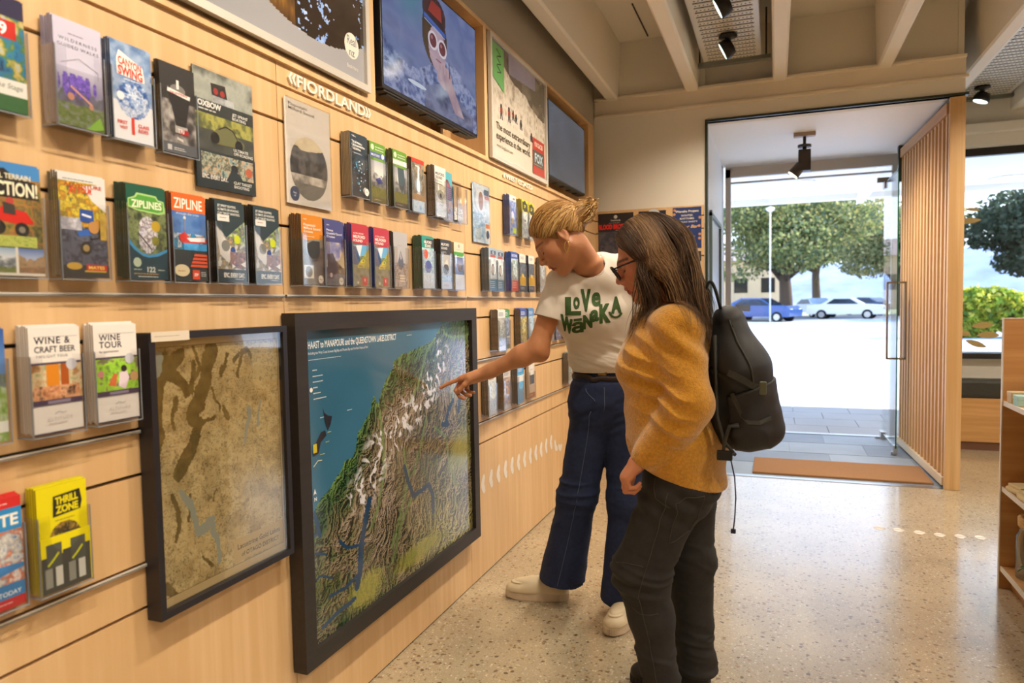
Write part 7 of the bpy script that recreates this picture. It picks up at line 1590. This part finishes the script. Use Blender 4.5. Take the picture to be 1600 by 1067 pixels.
fl = P3.reshape(-1, 3); e = .004; lr = np.repeat(lay, T_); sel = np.tile(np.linspace(0, 1, T_) > .05, S3)
for _ in range(2):
    ds = sdf_eval(fl, cap); g = np.stack([sdf_eval(fl+e*np.eye(3)[i], cap)-ds for i in range(3)], 1); g /= np.linalg.norm(g, axis=1)[:, None]+1e-9; fl = fl+g*(np.clip(.0015+lr*.7-ds, 0, .06)*sel)[:, None]
P3 = fl.reshape(P3.shape)
# keep strands outside the shoulders of the jumper
jp = ju+slv[:2]
for _ in range(2):
    fl = P3.reshape(-1, 3); mm = fl[:, 2] < 1.34; ds = sdf_eval(fl[mm], jp); e = .004
    g = np.stack([sdf_eval(fl[mm]+e*np.eye(3)[i], jp)-ds for i in range(3)], 1); g /= np.linalg.norm(g, axis=1)[:, None]+1e-9
    fl[mm] += g*np.clip(.008-ds, 0, .08)[:, None]; P3 = fl.reshape(P3.shape)
c3 = np.array([s2l(x) for x in ('#3c2a1c', '#4f3826', '#5c432d', '#6e5238', '#86684a', '#a07f58')])[np.clip((3+2.2*np.sin(xr*70+sg*2)+RNG.normal(0, 1.1, S3)).astype(int), 0, 5)]*RNG.uniform(.85, 1.15, (S3, 1))
sv, sq, sc_ = strands(P3, RNG.uniform(.0009, .0018, S3), c3)
np_obj('hair', [(v, q), (sv, sq)], m_hair, BR_, [hc, sc_])

# ------------------------------------------------------------------ backpack
BP = empty('backpack', (1.22, 2.2, .86), label='black daypack with mesh side pocket worn on the brown haired woman\'s back', cat='backpack')
m_pk = mat('black_nylon', '#121315', .6, noise=(30, .15), bump=(350, .25, .0008)); m_pk2 = mat('charcoal_nylon', '#1d1c1f', .6, bump=(300, .3, .0008)); m_wb = mat('webbing', '#34342f', .7)
sY = (1, 1.5, 1)
pk = [cone((1.215, 2.20, .925), (1.205, 2.20, 1.10), .082, .078, .05, sc=(1, 1.7, 1)), cone((1.205, 2.2, 1.10), (1.178, 2.2, 1.235), .078, .05, .05, sc=(1, 2.0, 1)), cone((1.275, 2.2, .92), (1.235, 2.2, 1.09), .055, .045, .05, sc=(1, 1.8, 1)), ell((1.15, 2.2, 1.05), (.035, .13, .20), .03), plane((1.2, 2.2, .855), (.1, 0, -1), .02), plane((1.128, 2.2, 1.0), (-1, 0, .02), .01)]
def pk_disp(V, N):
    z = V[:, 2]; d = .005*(fbm(V[:, 0]*9+V[:, 1]*6, z*9, seed=51, oct=3)-.5)*2
    s = np.abs((V[:, 0]-1.10)*.45+(z-1.075)*.9-.045); d -= .003*np.exp(-(s/.004)**2)
    m = np.clip((1.0-z)/.05, 0, 1)*np.clip((2.12-V[:, 1])/.02, 0, 1); d += m*.006*(1-np.abs(2*fbm(V[:, 0]*10+z*14, z*9-V[:, 0]*14, seed=53, oct=2)-1)*1.6); return d
v, q, n = sdf_mesh(pk, .004, (1.08, 1.98, .82), (1.36, 2.42, 1.33), pk_disp); po_ = np_obj('main_body', [(v, q)], m_pk, BP); bp_ = BVHTree.FromPolygons([tuple(p) for p in v], [tuple(int(i) for i in f) for f in q])
def strap(path, w, t, name, m=m_wb, par=None, off=None):
    pts = [Vector(p) for p in path]
    if off is not None: pts = on_surface(bp_, path, off)
    mb = MB(); o = []
    for i, p in enumerate(pts):
        d = (Vector(pts[min(i+1, len(pts)-1)])-Vector(pts[max(i-1, 0)])).normalized(); h = bp_.find_nearest(p); nn = h[1]; s = d.cross(nn).normalized(); nn = s.cross(d).normalized()
        o.append([tuple(p+s*w/2+nn*t/2), tuple(p-s*w/2+nn*t/2), tuple(p-s*w/2-nn*t/2), tuple(p+s*w/2-nn*t/2)])
    vs = [x for r in o for x in r]; fs = [[i*4+k, i*4+(k+1) % 4, i*4+4+(k+1) % 4, i*4+4+k] for i in range(len(o)-1) for k in range(4)]+[[0, 1, 2, 3], [(len(o)-1)*4+k for k in (3, 2, 1, 0)]]
    mb.add(vs, fs); return child_of(BP, mb, name, m, par)
def lin(a, b, n=10): return [tuple(V3(*a)*(1-t)+V3(*b)*t) for t in np.linspace(0, 1, n)]
# mesh pocket: a sleeve around the lower side
pk2 = [dict(q_) for q_ in pk[:3]]
for p_ in pk2: p_['ra'] += .0045; p_['rb'] += .0045
pk2 += [plane((1.17, 2.2, 1.02), (-.35, 0, 1), .003), plane((1.2, 2.2, .852), (.1, 0, -1), .02), plane((1.185, 2.2, 1.0), (-1, 0, -.1), .003)]
v, q, n = sdf_mesh(pk2, .004, (1.12, 1.96, .82), (1.37, 2.44, 1.06), lambda V, N: .004*(1-np.abs(2*fbm(V[:, 0]*12+V[:, 2]*10, V[:, 2]*8-V[:, 0]*12, seed=60, oct=2)-1)*1.8)); np_obj('side_pocket', [(v, q)], m_pk2, BP)
strap([(1.175, 2.0, 1.10), (1.21, 1.99, 1.085), (1.25, 2.0, 1.065), (1.275, 2.03, 1.05), (1.29, 2.09, 1.045)], .018, .003, 'compression_strap', off=.004)
strap([(1.185, 1.99, 1.01), (1.22, 1.99, .985), (1.255, 2.0, .97), (1.285, 2.03, .965), (1.30, 2.09, .965)], .012, .003, 'pocket_edge', m_wb, off=.0075)
mb = MB(); mb.tube(on_surface(bp_, [(1.215-.0*t, 2.04, 1.25) if t == 0 else (1.195+.075*t+.0*t, 2.05, 1.27-.20*t-.06*t*t) for t in np.linspace(0, 1, 14)], .002), .003, 6); child_of(BP, mb, 'zip', m_wb)
child_of(BP, MB().bbox((1.270, 2.015, 1.04), (1.288, 2.035, 1.075), .003), 'buckle', mat('olive_plastic', '#5a5c46', .5))
# top handle loop
mb = MB(); mb.tube([(1.135, 2.2, 1.27), (1.128, 2.2, 1.30), (1.118, 2.19, 1.335), (1.105, 2.18, 1.352), (1.09, 2.175, 1.35), (1.085, 2.175, 1.33), (1.095, 2.18, 1.305), (1.12, 2.19, 1.28), (1.14, 2.2, 1.262)][:6], .006, 8, flat=.6); mb = MB(); mb.tube([tuple(V3(1.158-.03*t-.0*t, 2.16, 1.275)+V3(-.035*math.sin(PI*t*.5)*.6, 0, .082*math.sin(PI*t))) for t in np.linspace(0, 1, 16)], .007, 8, flat=.7); child_of(BP, mb, 'handle', m_pk)
# shoulder strap around the near shoulder and its tail
sp_ = [(1.145, 2.105, 1.255), (1.10, 2.085, 1.29), (1.04, 2.085, 1.295), (.985, 2.09, 1.26), (.955, 2.09, 1.20), (.955, 2.085, 1.12)]
mb = MB()
def jnear(p, off): 
    h = bjr.find_nearest(Vector(p)); return h[0]+h[1]*off
mb.tube([jnear((p[0], 4.41-p[1], p[2]), .010) for p in sp_], .007, 8, flat=2.2); child_of(BP, mb, 'shoulder_strap', m_pk)
mb = MB(); mb.tube([(1.148, 2.075, 1.20), (1.152, 2.055, 1.08), (1.156, 2.045, .97), (1.175, 2.045, .90), (1.205, 2.05, .862)], .010, 8, flat=.5); child_of(BP, mb, 'back_strap', m_wb)
mb = MB(); mb.tube([(1.205, 2.045, .868), (1.172, 2.04, .858), (1.176, 2.04, .90), (1.19, 2.04, .945), (1.215, 2.04, .95)], .009, 8, flat=.6); child_of(BP, mb, 'strap_loop', m_wb)
child_of(BP, MB().bbox((1.155, 2.028, .848), (1.198, 2.046, .876), .004), 'buckle', mat('black_plastic', '#111', .35))
mb = MB(); mb.tube([(1.192, 2.04, .855), (1.203, 2.045, .80), (1.206, 2.05, .74), (1.203, 2.05, .68), (1.199, 2.05, .645)], .0055, 6, flat=.35); mb.bbox((1.192, 2.044, .636), (1.206, 2.056, .648), .002); child_of(BP, mb, 'hanging_strap', mat('blue_black_webbing', '#1c1d3c', .6))
# ================================================================== SHELF UNIT ON THE RIGHT
SU = empty('shelf_unit', (2.24, 3.62, 0), label='open timber shelf unit with pale edges at the right edge of the photograph', cat='shelf unit')
m_edge_w = mat('pale_edge', '#dcd5cb', .5); m_sv = ply_mat('shelf_board', '#d3a56f', '#c0905a', (.06, 1, 1))
Y0, Y1, XD = 2.35, 3.62, .42
for nm, y in (('end_panel', Y1), ('end_panel', Y0)):
    MB().box((.004, y-3.62-.018, 0.0), (XD, y-3.62, 1.198)).box((0, y-3.62-.018, .0), (.004, y-3.62, 1.198), 1).box((0, y-3.62-.018, 1.198), (XD, y-3.62, 1.2015), 1).build(nm, [m_sv, m_edge_w], SU)
for z in (.10, .458, .838):
    MB().box((.012, Y0-3.62, z-.02), (XD, Y1-3.62-.018, z)).box((.006, Y0-3.62, z-.021), (.012, Y1-3.62-.018, z+.0005), 1).build('shelf', [m_sv, m_edge_w], SU)
MB().box((XD-.01, Y0-3.62, .1), (XD, Y1-3.62-.018, 1.19)).build('back_panel', m_sv, SU)
MB().box((.05, Y0-3.62, 0), (.066, Y1-3.62-.018, .08)).build('kickboard', m_sv, SU)
m_jar = clear_mat('jar_glass', (.93, .97, .96), .06, .6, .02); m_cork = mat('cork', '#c9a878', .8, noise=(120, .3)); m_gp = mat('green_print', '#2f8a4c', .6)
def jar(x, y, z, label, s=1.0):
    e = empty('glass_jar', (x, y, z), label=label, cat='jar', group=None)
    MB().lathe([(.036*s, 0), (.038*s, .004), (.038*s, .135*s), (.030*s, .15*s), (.030*s, .165*s), (.0285*s, .165*s), (.0285*s, .15*s), (.0365*s, .134*s), (.0365*s, .006), (.0, .005)], n=24).build('glass', m_jar, e)
    MB().lathe([(.0, .158*s), (.028*s, .158*s), (.033*s, .166*s), (.034*s, .192*s), (.030*s, .198*s), (0, .198*s)], n=20).build('cork_lid', m_cork, e)
    mb = MB()
    for k in range(6):
        a0 = -2.7+.25*k; pts = [((.0388*s)*math.cos(a0+t*.9), (.0388*s)*math.sin(a0+t*.9), (.025+.012*k+.03*math.sin(t*PI+.5*k)*.5)*s) for t in np.linspace(0, 1, 7)]; mb.tube(pts, .0035*s, 4, flat=.3)
    mb.build('print', m_gp, e); return e
jar(2.318, 3.47, .1012, 'corked glass jar with green leaf print at the back of the bottom shelf', 1.35); jar(2.318, 3.30, .1012, 'corked glass jar with green leaf print nearer the camera on the bottom shelf', 1.35)
t = random.Random(2)
for i, (y, l) in enumerate(((3.50, 'cream folded cloth bundle at the far end of the middle shelf'), (3.365, 'cream folded cloth bundle in the middle of the middle shelf'), (3.23, 'cream folded cloth bundle on the middle shelf, nearest the camera'))):
    o = MB().bbox((-.09, -.055, 0), (.09, .055, .022), .009).bbox((-.082, -.05, .022), (.08, .05, .034), .005).build('cloth_bundle', mat('cream_cloth', '#d8c79c', .85, bump=(40, .6, .004)), loc=(2.34, y, .4592)); o.rotation_euler.z = .2-.15*i; tag(o, l, 'cloth')
for i, (x, y, h, c, l) in enumerate(((2.285, 3.54, .045, '#c9b48c', 'small tan box on the top shelf by the end panel'), (2.285, 3.455, .040, '#a8d8d8', 'small mint tin on the top shelf'), (2.37, 3.54, .07, '#3a241c', 'dark brown soap bar stack behind the tan box'), (2.37, 3.43, .055, '#d8cfc0', 'small cream carton on the top shelf'))):
    o = MB().bbox((-.035, -.03, 0), (.035, .03, h), .003).bbox((-.036, -.031, h*.6), (.036, .031, h+.003), .003, 1).build('small_box', [mat('box_'+c, c, .6), mat('box_lid_'+c, c, .5)], loc=(x, y, .8388)); tag(o, l, 'box')
